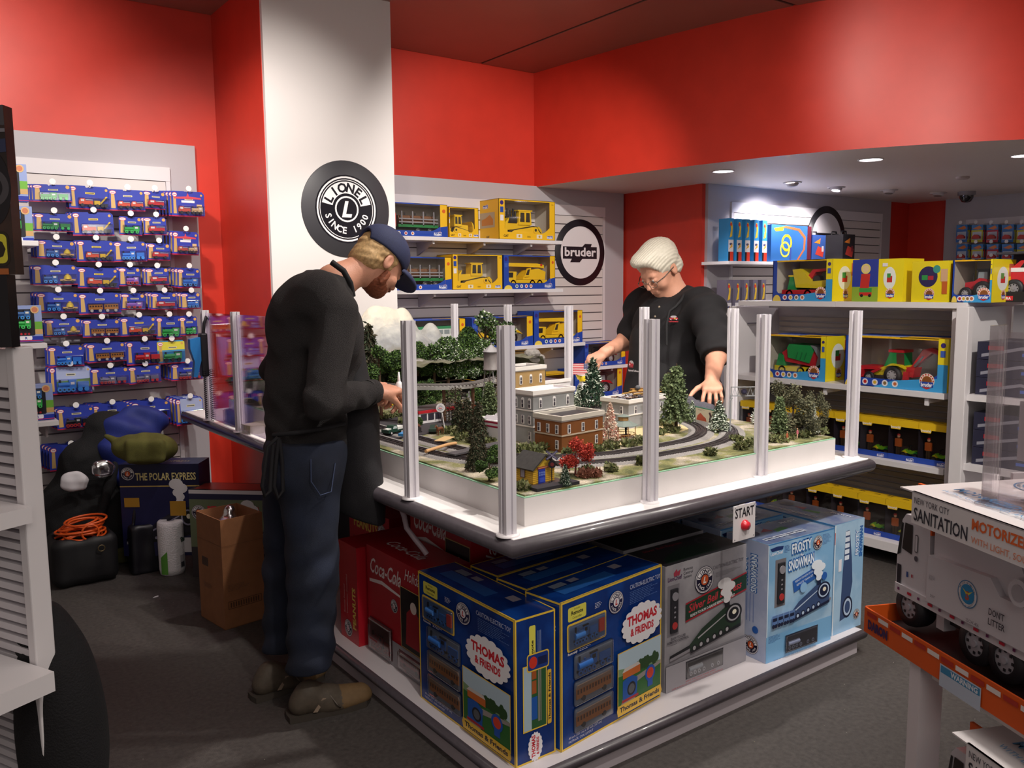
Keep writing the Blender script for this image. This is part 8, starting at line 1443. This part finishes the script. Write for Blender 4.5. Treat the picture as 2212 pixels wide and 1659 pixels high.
def display_truck_box(x, y, z, label, lid=True, truck=True, zoff=0.):
    t = thing('toy_truck_box', label, 'box', (x, y, z), TA); L, W = .60, .24
    b = MB(); b.box(0, -W, 0, L, .0, .004, M('#3a2226', .6)); b.prism([(0, -.008), (L, -.008), (L, .058), (.40, .050), (.36, .034), (.0, .032)], -W-.003, -W, OR); b.box(-.003, -W, 0, 0, 0, .032, OR); b.box(0, -.003, 0, L, 0, .20, M('#4a3a40', .6))
    A = Art(b, (0, -W-.003, 0), (1, 0, 0), (0, 0, 1))
    for i in range(15): A.rect(.008+.028*i, .021, .008+.028*i+.024, .028, '#b03428' if i % 2 == 0 else '#e0d8d4')
    A.text('DARON', .012, .002, .014, '#3a2a5a', bold=.08, w=.048); A.rect(.175, -.014, .252, .018, '#b9c4d4'); A.rect(.177, .006, .250, .016, '#3f86b0'); A.text('WARNING', .196, .0075, .0075, '#d9dde4', bold=.05); textlines(A, .18, .003, 4, .0022, .068, '#6a7a94')
    emblem(A, .455, .035, .058); b.build('tray', t)
    if lid:
        h0, h1 = .200, .246; b = MB(); b.box(.112, -W-.012, h0, L, -W-.008, h1, WH); b.box(.085, -W-.012, h1-.002, L, 0, h1, WH)
        b.box(.087, -W+.04, h0-.03, .090, -.02, h1-.003, OR); b.box(.062, -W+.035, h0-.012, .125, -W+.04, h1-.003, OR); b.box(.045, -.03, 0, .050, .0, h1, M('#c9c4c8', .5))
        A = Art(b, (.112, -W-.012, h0-.004), (1, 0, 0), (0, 0, 1)); A.text('NEW YORK CITY', .006, .034, .0095, '#4a4650', w=.070); A.text('SANITATION', .006, .010, .019, '#2e2c36', w=.105, bold=.02); A.text('MOTORIZED SANITATION TRUCK', .118, .028, .014, '#d8642c', bold=.04, w=.26); A.text('WITH LIGHT, SOUND, AND GARBAGE DUMPSTER', .118, .010, .009, '#d8805a', w=.25)
        T_ = Art(b, (0, -W-.012, h1), (1, 0, 0), (0, 1, 0)); emblem(T_, .145, .19, .040); T_.text('MOTORIZED SANITATION TRUCK', .13, .052, .017, '#3f86b8', bold=.04, w=.3); T_.text('WITH LIGHT, SOUND, AND GARBAGE DUMPSTER', .13, .030, .010, '#5a94c0', w=.28); T_.text('NEW YORK CITY', .20, .14, .020, '#4a4650', w=.15); T_.text('SANITATION', .20, .095, .034, '#4a4650', w=.2, bold=.02); b.build('lid', t)
    if truck:
        w = M('#cfccd2', .28, coat=.3); dk = M('#1a181c', .35); b = MB(); y0, y1 = -W+.040, -.030; z0 = .052
        S = [(0.018, z0-.002), (.018, z0+.060), (.030, z0+.135), (.040, z0+.148), (.108, z0+.150), (.112, z0+.04), (.112, z0-.002)]
        b.prism(S, y0, y1, w); b.prism([(.118, z0+.012), (.118, z0+.150), (.128, z0+.160), (.275, z0+.168), (.305, z0+.158), (.325, z0+.125), (.40, z0+.12), (.41, z0+.01)], y0+.002, y1-.002, w)
        b.prism([(.118, z0+.095), (.27, z0+.103), (.292, z0+.080), (.39, z0+.080), (.40, z0+.012), (.118, z0+.012)], y0-.008, y1, w); b.box(.02, y0-.003, z0-.004, .40, y1, z0+.014, w)
        b.prism([(.395, z0+.135), (.43, z0+.13), (.44, z0-.02), (.38, z0-.03), (.372, z0+.0)], y0-.004, y1, w); b.cyl((.345, y0-.020, z0+.105), (.345, y0-.002, z0+.105), .021, w, n=20); b.cyl((.345, y0-.021, z0+.105), (.345, y0-.019, z0+.105), .013, '#a9a6ac', n=18); b.box(.335, y0-.014, z0+.09, .42, y0-.006, z0+.125, w)
        A = Art(b, (0, y0-.0005, 0), (1, 0, 0), (0, 0, 1)); A.poly([(.034, z0+.082), (.062, z0+.078), (.062, z0+.132), (.040, z0+.132)], '#2c2422'); A.poly([(.020, z0+.066), (.030, z0+.072), (.036, z0+.130), (.031, z0+.131)], '#1d1a1c'); A.rect(.022, z0+.012, .034, z0+.05, '#28242a'); A.poly(rrect(.070, z0+.085, .078, z0+.118, .003), '#55525a'); A.poly(rrect(.0712, z0+.087, .0768, z0+.116, .002), '#cfccd2'); A.disc(.075, z0+.074, .005, '#55525a'); A.rect(.05, z0+.033, .055, z0+.043, '#2f4a8a'); A.rect(.064, z0+.036, .068, z0+.042, '#b03444')
        A2 = Art(b, (0, y0-.0085, 0), (1, 0, 0), (0, 0, 1)); emblem(A2, .222, z0+.060, .023); A2.text("DON'T", .275, z0+.046, .011, '#3a3840', w=.034, bold=.02); A2.text('LITTER', .275, z0+.030, .011, '#3a3840', w=.036, bold=.02); A2.text('25CW-406', .225, z0+.016, .006, '#55525a', w=.03); A2.text('DSNY', .135, z0+.026, .005, '#55525a', w=.012)
        textlines(A2, .125, z0+.062, 4, .0014, .02, '#9a98a0'); A3 = Art(b, (0, y0+.0015, 0), (1, 0, 0), (0, 0, 1)); A3.text('sanitation', .126, z0+.138, .009, '#4a3a6a', w=.04, bold=.03)
        A4 = Art(b, (0, y0-.0035, 0), (1, 0, 0), (0, 0, 1))
        for i in range(13): A4.rect(.030+.029*i, z0+.003, .030+.029*i+(.012 if i % 2 else .006), z0+.008, '#c0243c' if i % 2 else '#6a2a5a')
        b.build('truck_body', t)
        b = MB(); b.box(.06, y0+.03, z0+.150, .11, y0+.06, z0+.164, M('#e0562c', .3)); b.box(.075, y0+.02, z0+.152, .085, y0+.09, z0+.172, M('#e0562c', .3)); b.build('orange_beacon', t); b = MB(); b.cyl((.135, y0+.03, z0+.158), (.135, y0+.03, z0+.172), .011, clear('#ffffff', .55, .2), n=18); b.build('clear_beacon', t); b = MB(); b.box(.12, y0+.01, .02, .14, y0+.03, z0, w); b.box(.05, -W+.06, .03, .39, -.06, z0, dk); b.build('chassis', t)
        for xx in (.060, .232, .300): o = wheel(t, xx, .034, .031, W-.066, W-.038, hub='#9a98a0', n=26); o.data = o.data
        for ch in t.children:
            if not ch.name.startswith(('tray', 'lid')): ch.location.z += .012; ch.location.x *= .8
            if ch.name.startswith(('truck', 'orange', 'clear', 'chas')): ch.scale.x = .8
            if ch.name.startswith(('truck_body', 'orange_beacon', 'clear_beacon')): ch.scale.z = .84; ch.location.z += .008
    return t
cs, sn = math.cos(TA), math.sin(TA)
def tl(x, y, z=0.): return (DX+cs*x-sn*y, DY+sn*x+cs*y, tz+z)
W_ = .24; o0 = tl(0, W_)
bx1 = display_truck_box(o0[0], o0[1], tz, 'open display box with a white sanitation truck on an orange tray, right foreground')
o1 = tl(.14, W_-.01); display_truck_box(o1[0], o1[1], tz-.300, 'second open display box with white lid, under the upper one, bottom right')
t = thing('display_plinth', 'white and orange carton stack carrying the truck boxes at the bottom right', 'plinth', (o0[0], o0[1], 0), TA); b = MB(); b.box(.145, -.235, 0, .62, -.005, tz-.305, M('#cfc8c6', .5)); b.box(.12, -.235, .0, .15, -.005, tz-.305, M('#cf5a22', .45)); b.build('carton', t)
b = MB(); b.box(.145, -.232, tz-.02, .62, -.008, tz-.001, M('#cfc8c6', .5)); b.build('spacer', t)
b = MB(); b.box(.105, -.238, tz-.300, .128, -.2, tz-.005, M('#d9d3d6', .5)); b.box(.104, -.238, .05, .112, -.2, tz-.300, M('#cf5a22', .45)); b.build('corner_post', t)
a0 = tl(.18, .07, .248); t = thing('acrylic_sign_holder', 'clear acrylic sign holder standing on the truck box lid', 'sign holder', a0, TA+.35); AC = clear('#f6f2f4', .82, .06); b = MB(); b.box(0, -.002, 0, .12, .0, .225, AC); b.box(-.002, -.04, 0, 0, 0, .235, AC); b.box(.12, -.04, 0, .122, 0, .225, AC); b.box(0, -.06, 0, .12, .0, .003, AC); b.build('holder', t)
b = MB(); b.box(.02, .001, .055, .10, .002, .135, M('#cfc6cc', .5)); A = Art(b, (.02, .0008, .055), (1, 0, 0), (0, 0, 1)); [A.rect(.06-.0035*i, .01, .0585-.0035*i, .07, '#6a6478') for i in range(8)]; b.build('paper_card', t)
YB = 4.45; zs1 = float(onY(1700, 566, YB)[2]); X_ = lambda px: float(onY(px, 560, YB)[0])
t = thing('wall_shelf', 'white shelf on the slatted wall under the blue racing track boxes', 'shelf', (X_(1705), 4.72, zs1)); b = MB(); b.box(X_(1572)-X_(1705), YB-4.73, -.025, X_(1905)-X_(1705), 0, 0, WHITE, bev=.001); b.build('board', t)
zs2 = float(onY(1650, 700, YB)[2]); t = thing('wall_shelf', 'white shelf carrying the grey racing boxes on the slatted wall', 'shelf', (X_(1705), 4.72, zs2)); b = MB(); b.box(X_(1572)-X_(1705), YB-4.73, -.025, X_(1905)-X_(1705), 0, 0, WHITE, bev=.001); b.build('board', t)
def slim_box(c1, c2, c3, kind): 
    t = thing('racing_box', 'x', 'box'); w, h, d = .062, .245, .10; b = MB(); b.box(0, 0, 0, w, d, h, c1); F = faces(b, w, d, h); A = F['front']; A.rect(0, h*.22, w, h*.5, '#d4cfd0'); A.rect(0, 0, w, h*.22, c3); A.rect(w*.0, 0, w*.35, h*.22, c2)
    A.poly([(w*.2, h*.55), (w*.7, h*.58), (w*.8, h*.8), (w*.6, h*.92), (w*.3, h*.92), (w*.5, h*.75)], '#e0b83a'); A.disc(w*.45, h*.86, w*.2, '#d0402c', h*.04); A.disc(w*.5, h*.4, w*.3, '#4a4a70', h*.03); A.poly([(w*.15, h*.28), (w*.8, h*.34), (w*.7, h*.42)], '#d8a83a'); b.build('carton', t); KIDS[t.name] = list(t.children); return t
h1 = .28*1.; pb = None
for i, px in enumerate((1575, 1593, 1611, 1630, 1648)):
    if i == 0: pb = slim_box('#2f86c0', '#221c20', '#cc3a2a', 0); o = pb; o.location = (X_(px), YB+.01, zs1+.0005)
    else: o = dup(pb, (X_(px), YB+.01, zs1+.0005))
    o.scale = (1, 1, 1.38); o['label'] = 'tall slim blue, white and red racing box on the upper shelf, %s from the left' % ORD[i]; o['group'] = 'slim blue racing boxes'
for i, px in enumerate((1573, 1592, 1611, 1630, 1648)):
    if i == 0: pg = slim_box('#6a6474', '#7a4a3a', '#9a94a0', 0); o = pg; o.location = (X_(px), YB+.01, zs2+.0005)
    else: o = dup(pg, (X_(px), YB+.01, zs2+.0005))
    o.scale = (1, 1, 1.5); o['label'] = 'slim grey racing box on the lower shelf, %s from the left' % ORD[i]; o['group'] = 'slim grey racing boxes'
t = thing('racing_set_box', 'large blue racing set box with an orange looping track picture', 'box', (X_(1667), YB+.01, zs1+.0005)); w, h = X_(1753)-X_(1667), .31; b = MB(); b.box(0, 0, 0, w, .12, h, '#2a5f9c'); A = faces(b, w, .12, h)['front']; A.ring(w*.38, h*.52, w*.09, w*.13, '#d8b02a'); A.ring(w*.34, h*.34, w*.09, w*.12, '#d8c84a'); A.rect(w*.46, h*.05, w*.50, h*.4, '#3a4a8a')
A.poly([(w*.05, h*.86), (w*.35, h*.98), (w*.7, h*.92), (w*.86, h*.7), (w*.84, h*.35), (w*.66, h*.02), (w*.62, h*.02), (w*.80, h*.36), (w*.81, h*.66), (w*.66, h*.86), (w*.35, h*.92)], '#c8643a'); A.poly([(w*.06, h*.90), (w*.3, h*.96), (w*.28, h*.84), (w*.1, h*.82)], '#e0b02a'); A.rect(w*.9, 0, w, h, '#5a2030'); b.build('carton', t)
for i, (px, c) in enumerate(((1757, '#2c4a8a'), (1822, '#1d1a20'))):
    t = thing('carry_case', '%s racing carry case with a black handle on the slatted wall' % ('dark blue' if i == 0 else 'black'), 'case', (X_(px), YB+.01, zs1+.0005)); w = .19; h = .24+.02*i; b = MB(); b.box(0, 0, 0, w, .2, h, c); A = faces(b, w, .2, h)['front']; A.poly([(w*.2, h*.3), (w*.8, h*.2), (w*.9, h*.5), (w*.4, h*.6)], '#b83a30'); A.poly([(w*.1, h*.72), (w*.6, h*.88), (w*.55, h*.68)], '#d87a2a'); A.rect(w*.7, h*.4, w*.85, h*.6, '#b9b4b8' if i == 0 else '#7a2430'); b.build('case_body', t)
    for k in (0, 1): b = MB(); b.tube([(.05, .05+.1*k, h), (.055, .05+.1*k, h+.03), (.12, .05+.1*k, h+.03), (.125, .05+.1*k, h)], .007, '#1a181c', 6); b.build('handle', t)
t = thing('round_sign', 'round black-ringed sign half hidden behind the racing carry cases', 'sign', (7.14, 4.70, 1.93)); b = MB(); b.lathe([(.0001, -.006), (.30, -.006), (.30, 0)], M('#1d1a22', .4), 56, axis='y'); A = Art(b, (0, -.0064, 0), (1, 0, 0), (0, 0, 1), lift=.0004); A.disc(0, 0, .235, '#e4dfe2', n=48); A.rect(-.18, -.05, .19, .05, '#1d1a22'); A.text('WHEELS', 0, -.025, .05, '#e4dfe2', align='c', bold=.04); b.build('printed_disc', t)
def small_card(c): 
    t = thing('carded_toy_car', 'x', 'toy card'); w, h = .105, .165; b = MB(); b.box(0, 0, 0, .0015, w, h, M(c)); A = Art(b, (0, w, 0), (0, -1, 0), (0, 0, 1)); A.rect(0, h*.7, w, h, '#2f7ac0'); A.poly([(w*.1, h*.78), (w*.7, h*.95), (w*.9, h*.8), (w*.6, h*.72)], '#d8782a'); A.rect(w*.1, h*.15, w*.9, h*.6, '#b9c4d4'); b.build('backing_card', t); b = MB(); b.prism([(w*.15, h*.2), (w*.85, h*.2), (w*.8, h*.34), (w*.6, h*.44), (w*.35, h*.42), (w*.16, h*.32)], -.03, -.002, M('#b8322c'), 'x'); b.build('toy_car', t); KIDS[t.name] = list(t.children); return t
cp = [small_card(c) for c in ('#2f6ab0', '#c8c43a', '#b83040')]; used = set(); XR = 8.40
for r_ in range(3):
    for c_ in range(5):
        p = onX(2078+33*c_, 505+42*r_ if r_ < 2 else 470+42*2+22, XR)
        for k in range(3):
            i = (c_+k) % 3; lab = 'small carded toy car on the far right wall, %s row, %s column, %s card' % (ORD[r_], ORD[c_], ('front', 'middle', 'back')[k]); loc = (XR+.05*k, float(p[1])-.05, float(p[2])-.08)
            if i not in used: used.add(i); o = cp[i]; o.location = loc
            else: o = dup(cp[i], loc)
            o['label'] = lab; o['group'] = 'carded cars on the far right wall'
        o = dup(hookp, (XR-.02, float(p[1]), float(p[2])+.085), rz=-PI/2, label='peg hook with round white tag on the far right wall, %s row, %s column' % (ORD[r_], ORD[c_]), group='peg hooks on the far right wall')
def blob(name, label, cat, loc, fn, lo, hi, res, mat, smooth=2, rz=0., parent=None, **k):
    S = SDF(lo, hi, res); fn(S); o = S.build(name, mat, parent, smooth)
    if parent is None: o.location = loc; o.rotation_euler = (0, 0, rz); tag(o, label, cat)
    return o
FX = lambda px, py, z=0.: tuple(float(v) for v in onZ(px, py, z))
c = FX(379, 1242); t = thing('paper_towel_roll', 'white paper towel roll in printed wrap standing on the dark floor', 'paper towel roll', (c[0], c[1]+.05, 0)); b = MB(); b.lathe([(.02, .284), (.022, .290), (.058, .290), (.065, .282), (.067, .26), (.066, .03), (.062, .002), (.0001, .0)], M('#e9e6e8', .6, noise=.03, scale=60, bump=.5, bscale=160), 36); b.build('roll', t)
b = MB(); b.lathe([(.021, .288), (.021, .24), (.0001, .24)], M('#8a7a6a', .8), 16); b.build('core', t)
def wrap(b, a0, a1, z0, z1, m, r=.0678):
    n = 10; vs = []
    for i in range(n+1): a = a0+(a1-a0)*i/n; vs += [(r*math.cos(a), r*math.sin(a), z0), (r*math.cos(a), r*math.sin(a), z1[0]+(z1[1]-z1[0])*i/n)]
    b.add(vs, [(2*i, 2*i+2, 2*i+3, 2*i+1) for i in range(n)], m, True)
b = MB(); wrap(b, -2.75, -2.15, .01, (.10, .135), '#5a9a3a'); b.build('wrap_print', t, label='green wrap print'); b = MB(); wrap(b, -1.16, -.70, .036, (.105, .105), '#a9a6aa', .068); wrap(b, -1.12, -.75, .04, (.068, .068), '#3a3a40', .0684); b.build('barcode_print', t)
b = MB(); tx = 'Bounty'
for i, ch in enumerate(tx[:3]): a = -1.0+.16*i; A = Art(b, (.0682*math.cos(a), .0682*math.sin(a), .175), (-math.sin(a), math.cos(a), 0), (0, 0, 1)); A.text(ch, 0, 0, .026, '#1d3a2a', bold=.06, rot=.25)
b.build('brand_lettering', t)
c0 = FX(487, 1362); c1 = FX(575, 1335); rz = math.atan2(c1[1]-c0[1], c1[0]-c0[0]); t = thing('cardboard_box', 'tall open brown cardboard box with plastic wrap inside, beside the bending man', 'box', c0, rz); w, d, h = .20, .24, .50; CB = M('#8a5a38', .75, noise=.08, scale=20, bump=.1, bscale=200); CI = M('#9c6e48', .8)
b = MB(); b.box(0, 0, 0, w, d, .003, CB); b.box(0, 0, 0, w, .004, h, CB); b.box(0, d-.004, 0, w, d, h, CB); b.box(0, .004, 0, .004, d-.004, h, CB); b.box(w-.004, .004, 0, w, d-.004, h, CB); A = faces(b, w, d, h)['front']; A.rect(.02, .09, .18, .125, '#3a2a22'); A.rect(.022, .092, .178, .123, '#8a5a38'); [A.rect(.03+.012*i, .096, .036+.012*i, .119, '#4a3428') for i in range(12)]; textlines(A, .02, .20, 5, .004, .11, '#6a4630'); A.rect(0, h*.76, w, h*.762, '#5a3a26')
L_ = faces(b, w, d, h)['left']; L_.rect(0, h*.76, d, h*.762, '#5a3a26'); L_.rect(.04, .26, .10, .30, '#4a3428'); textlines(L_, .05, .18, 4, .004, .1, '#6a4630'); b.build('carton', t)
S = SDF((0, 0, .3), (w, d, .56), .006); S.ell((.10, .12, .40), (.085, .10, .07), .02); S.ell((.12, .16, .46), (.03, .03, .06), .02); S.warp(lambda X, Y, Z: .012*vnoise(X, Y, Z, 80, 2)); S.build('plastic_wrap', clear('#eae0e2', .45, .2), t, 1)
def floor_box(loc, rz, w, d, h, label, fn, c): t = thing('train_set_box', label, 'box', loc, rz); b = MB(); b.box(0, 0, 0, w, d, h, M(c, .3, noise=.05, scale=6)); F = faces(b, w, d, h); fn(F, w, d, h); b.build('carton', t); return t
def polar(F, w, d, h):
    A = F['front']; A.rect(0, h-.12, w, h, '#17173a'); A.rect(.0, h-.122, w, h-.116, '#c8a85a'); lionel(A, .045, h-.05, .036, dark='#1e1a34', centre='#cf5a2c', lc='#f2efe8'); A.text('THE POLAR EXPRESS', .085, h-.085, .040, '#d8c888', bold=.03, w=w-.10); steam_picture(A, .02, .03, w*.92, .30, '#1d1b2a', '#0c0b12', '#8d8aa0'); A.rect(w*.62, .22, w*.82, .30, '#b0822a'); A.rect(.02, .27, .10, .32, '#b0822a'); A.rect(w*.75, .02, w*.97, .1, '#dcd8da'); T = F['top']; T.text('POLAR EXPRESS', .1, .06, .03, '#d8c888', w=.25); T.rect(.02, .02, .09, .1, '#8a6a3a')
def penn(F, w, d, h):
    A = F['front']; A.rect(0, h*.35, w, h, '#6f7a5c'); A.rect(0, h-.02, w, h, '#dcd6da'); A.rect(0, h-.05, w, h-.02, '#2a2a4a'); lionel(A, .05, h-.12, .040, dark='#1e1a34', centre='#cf5a2c', lc='#f2efe8'); A.text('PENNSYLVANIA', .10, h-.13, .045, '#c8323c', bold=.08, w=w-.13); A.text('FLYER', .10, h-.20, .050, '#c8323c', bold=.08, w=.12); A.disc(.27, h-.20, .028, '#d8443c', n=9); A.text('REMOTE SYSTEM', .09, h-.23, .014, '#c8323c', w=.12); steam_picture(A, .04, .03, w*.92, .30, '#4a4248', '#1c181c', '#b09a9c'); A.rect(w*.55, .02, w*.8, .10, '#dcd8d4'); A.poly([(w*.58, .05), (w*.62, .05), (w*.6, .08)], '#d8b02a'); A.text('WARNING', w*.63, .058, .014, '#3a3438'); T = F['top']; T.rect(.02, .02, w-.02, d-.02, '#a8443c')
p = onZ(432, 1185, .0); fb0 = floor_box((.935, 4.86, .0005), -.62, .42, .17, .50, 'dark navy train set box with gold title on the floor beneath the table end', polar, '#20204a')
floor_box((1.20, 4.48, .0005), -.75, .42, .17, .47, 'green and red train set box beside the navy one, left of the bending man', penn, '#3a3438')
for o in bpy.data.objects:
    l = o.get('label', '')
    if l.startswith('dark navy train set'): q = FX(425, 1190); o.location = (.93, 4.78, .09)
FB = M('#0e0d11', .85, noise=.2, scale=20, bump=.4, bscale=200)
c = FX(255, 1190); blob('duffel_bag', 'large black slumped duffel bag and coats heaped against the pegged wall', 'bag', (c[0], 5.12, 0), lambda S: (S.ell((0, 0, .18), (.36, .20, .22), .05), S.ell((.06, .05, .42), (.17, .14, .24), .08), S.ell((-.22, .08, .28), (.18, .16, .22), .06), S.ell((.10, .08, .62), (.10, .10, .10), .06), S.ell((-.02, .06, .70), (.13, .09, .14), .06), S.ell((-.12, .06, .52), (.16, .12, .18), .06), S.cap((.15, -.1, .6), (.24, -.16, .25), .025, k=.02), S.cap((-.02, -.08, .55), (-.12, -.18, .3), .025, k=.02), S.warp(lambda X, Y, Z: .016*vnoise(X, Y, Z, 26, 3)+.006*vnoise(X, Y, Z, 70, 4)), S.plane((0, 0, .001), (0, 0, -1))), (-.55, -.3, -.01), (.5, .33, .85), .013, FB)
blob('blue_coat', 'royal blue coat slumped against the pegged wall beside the black bag', 'coat', (1.06, 5.14, 0), lambda S: (S.ell((0, 0, .60), (.17, .12, .24), .08), S.ell((.05, .02, .30), (.20, .16, .32), .08), S.ell((.12, 0, .74), (.09, .10, .10), .05), S.cap((-.10, -.06, .6), (.04, -.15, .32), .06, .05, k=.04), S.warp(lambda X, Y, Z: .014*np.sin(Z*34+X*22+Y*18)+.010*vnoise(X, Y, Z, 34, 8)), S.plane((0, 0, .001), (0, 0, -1))), (-.3, -.26, -.01), (.34, .25, .95), .011, M('#1b2a78', .7, noise=.12, scale=12, bump=.15, bscale=200))
p = onZ(450, 975, .62); q = blob('green_shoulder_bag', 'olive green canvas shoulder bag lying on top of the navy train set box', 'bag', (1.06, 4.70, .592), lambda S: (S.ell((0, 0, .08), (.16, .09, .085), .03), S.ell((-.11, .0, .09), (.07, .07, .06), .03), S.box((.02, -.07, .08), (.10, .02, .06), .02, .02), S.cap((-.16, 0, .12), (-.21, 0, .15), .02, .014, k=.02), S.warp(lambda X, Y, Z: .006*vnoise(X, Y, Z, 60, 3)), S.plane((0, 0, .001), (0, 0, -1))), (-.26, -.13, -.01), (.2, .13, .2), .007, M('#5c5a26', .85, noise=.12, scale=40, bump=.3, bscale=400), rz=-.6)
c = FX(182, 1268); t = thing('open_tool_bag', 'open black tool bag overflowing with coiled orange extension cord', 'bag', (c[0]+.02, c[1]+.13, 0)); S = SDF((-.19, -.17, -.01), (.19, .17, .30), .007); S.box((0, 0, .13), (.155, .125, .13), .05, .02); S.box((0, 0, .25), (.12, .09, .10), .04, .02, 'cut'); S.warp(lambda X, Y, Z: .007*vnoise(X, Y, Z, 40, 6)); S.plane((0, 0, .001), (0, 0, -1)); S.build('bag_body', M('#0f0e12', .6, noise=.2, scale=30), t, 2)
b = MB(); b.tube([(.07+.016*math.cos(a), -.142, .19+.016*math.sin(a)) for a in [2*PI*i/12 for i in range(12)]], .003, M('#8a7a5a', .3, metal=.8), 6, closed=True); b.build('ring', t)
b = MB(); r = random.Random(3)
for i in range(11):
    cx, cy, cz, ra, tl_ = r.uniform(-.03, .03), r.uniform(-.02, .02), .215+.010*i, r.uniform(.075, .115), r.uniform(-.4, .4); b.tube([(cx+ra*math.cos(a), cy+ra*.75*math.sin(a), cz+tl_*ra*math.sin(a+i)*.6) for a in [2*PI*k/22 for k in range(22)]], .0058, M('#d8561c', .4), 7, closed=True)
b.tube([(.03+.04*math.cos(a), -.10, .27+.04*math.sin(a)) for a in [2*PI*k/18 for k in range(18)]], .0055, M('#d8561c', .4), 7, closed=True); b.build('extension_cord', t, label='coiled orange extension cord')
blob('black_tote_bag', 'small black paper tote bag between the tool bag and the paper towel roll', 'bag', (FX(322, 1240)[0], FX(322, 1240)[1]+.07, 0), lambda S: (S.box((0, 0, .13), (.075, .06, .135), .02, .01), S.box((0, 0, .27), (.05, .035, .12), .01, .01, 'cut'), S.cap((-.05, 0, .25), (-.03, .0, .37), .008, k=.01), S.cap((-.03, 0, .37), (.03, 0, .25), .008, k=.01), S.warp(lambda X, Y, Z: .005*vnoise(X, Y, Z, 60, 6)), S.plane((0, 0, .001), (0, 0, -1))), (-.1, -.09, -.01), (.1, .09, .4), .006, M('#15141c', .45, noise=.1, scale=40))
blob('olive_bag', 'flat olive green bag lying on the floor behind the black tote', 'bag', (FX(270, 1225)[0], FX(270, 1225)[1]+.14, 0), lambda S: (S.box((0, 0, .05), (.14, .09, .05), .03, .02), S.warp(lambda X, Y, Z: .006*vnoise(X, Y, Z, 50, 6)), S.plane((0, 0, .001), (0, 0, -1))), (-.18, -.12, -.01), (.18, .12, .13), .008, M('#4a4822', .85, noise=.12, scale=40))
blob('dark_bag', 'black bag on the floor tucked behind the white louvred stand', 'bag', (.300, 2.45, 0), lambda S: (S.ell((0, 0, .30), (.11, .14, .30), .05), S.ell((-.02, 0, .50), (.08, .10, .20), .05), S.warp(lambda X, Y, Z: .006*vnoise(X, Y, Z, 30, 6)), S.plane((0, 0, .001), (0, 0, -1))), (-.16, -.2, -.01), (.16, .2, .74), .011, FB)
for i, (px, py, s, l) in enumerate(((160, 1040, .07, 'crumpled white paper on the black bag'), (222, 1012, .06, 'crumpled clear plastic bag on top of the black duffel'))):
    p = onY(px, py, 4.98); blob('crumpled_paper' if i == 0 else 'crumpled_plastic', l, 'paper' if i == 0 else 'plastic bag', tuple(float(v) for v in p), lambda S: (S.ell((0, 0, 0), (s, s*.4, s*.8), .01), S.warp(lambda X, Y, Z: .012*vnoise(X, Y, Z, 90, 5))), (-.12, -.1, -.12), (.12, .1, .12), .006, M('#d9d6dc', .6) if i == 0 else clear('#e8e4ea', .5, .15), 0)
p = onY(303, 1002, 4.95); b = MB(); b.prism([(-.06, .05), (-.04, .075), (.0, .06), (.07, -.03), (.05, -.06), (.02, -.05)], 0, .002, M('#c9cce0', .4)); A = Art(b, (0, 0, 0), (1, 0, 0), (0, 0, 1)); A.disc(-.03, .045, .018, '#c86a5a'); A.rect(.01, -.035, .03, -.02, '#3a4a9a'); tag(b.build('loose_card', None, tuple(float(v) for v in p)), 'pale blue card fallen askew between the black bag and the blue coat', 'toy card')
b = MB(); b.prism([(0, 0), (.028, .004), (.03, .018), (.012, .012)], 0, .002, M('#e4e2e4', .6), 'z'); tag(b.build('paper_scrap', None, FX(330, 1292, .0006)), 'small white scrap of paper on the bare dark floor', 'scrap')
p = onX(405, 740, 1.335); t = thing('price_scanner', 'blue and black hand-held scanner hanging from the far left post', 'scanner', (1.335, 4.545, 1.15)); b = MB(); b.prism([(-.075, .10), (-.02, .11), (-.012, .02), (-.03, -.04), (-.045, -.10), (-.065, -.10), (-.055, -.02), (-.075, .05)], -.02, .02, M('#2a7ac0', .35)); b.build('scanner_body', t, label='bright blue body'); b = MB(); b.box(-.022, -.028, -.10, .015, .028, .13, M('#1d1c22', .4), bev=.008); b.build('cradle', t)
b = MB(); b.tube([(.0, 0, .12), (.008, 0, .18), (.02, 0, .215), (.03, .01, .20)], .008, M('#1b1a20', .6), 6); b.build('strap', t)
for k in (0, 1): b = MB(); n = 170; b.tube([(.018-.03*k+.006*math.cos(i*.9), -.03+.006*math.sin(i*.9), -.06-(.28-.02*k)*i/n) for i in range(n)], .0016, M('#141318', .5), 5); b.build('coiled_cord', t)
b = MB(); r = random.Random(12)
for i in range(320):
    x, y = (r.uniform(1.4, 5.), r.uniform(.4, 1.75)) if i < 230 else (r.uniform(.2, 1.2), r.uniform(1.6, 4.4)); s = r.uniform(.0015, .005); a = r.uniform(0, 6); b.add([(x, y, .0012), (x+s*math.cos(a), y+s*math.sin(a), .0014), (x+s*math.cos(a+1.3), y+s*math.sin(a+1.3), .0022)], [(0, 1, 2)], r.choice(['#8d8a80', '#a8a49a', '#7a7860', '#c4c0b8']))
tag(b.build('floor_crumbs'), 'pale crumbs and specks scattered over the dark carpet', 'debris', kind='stuff')
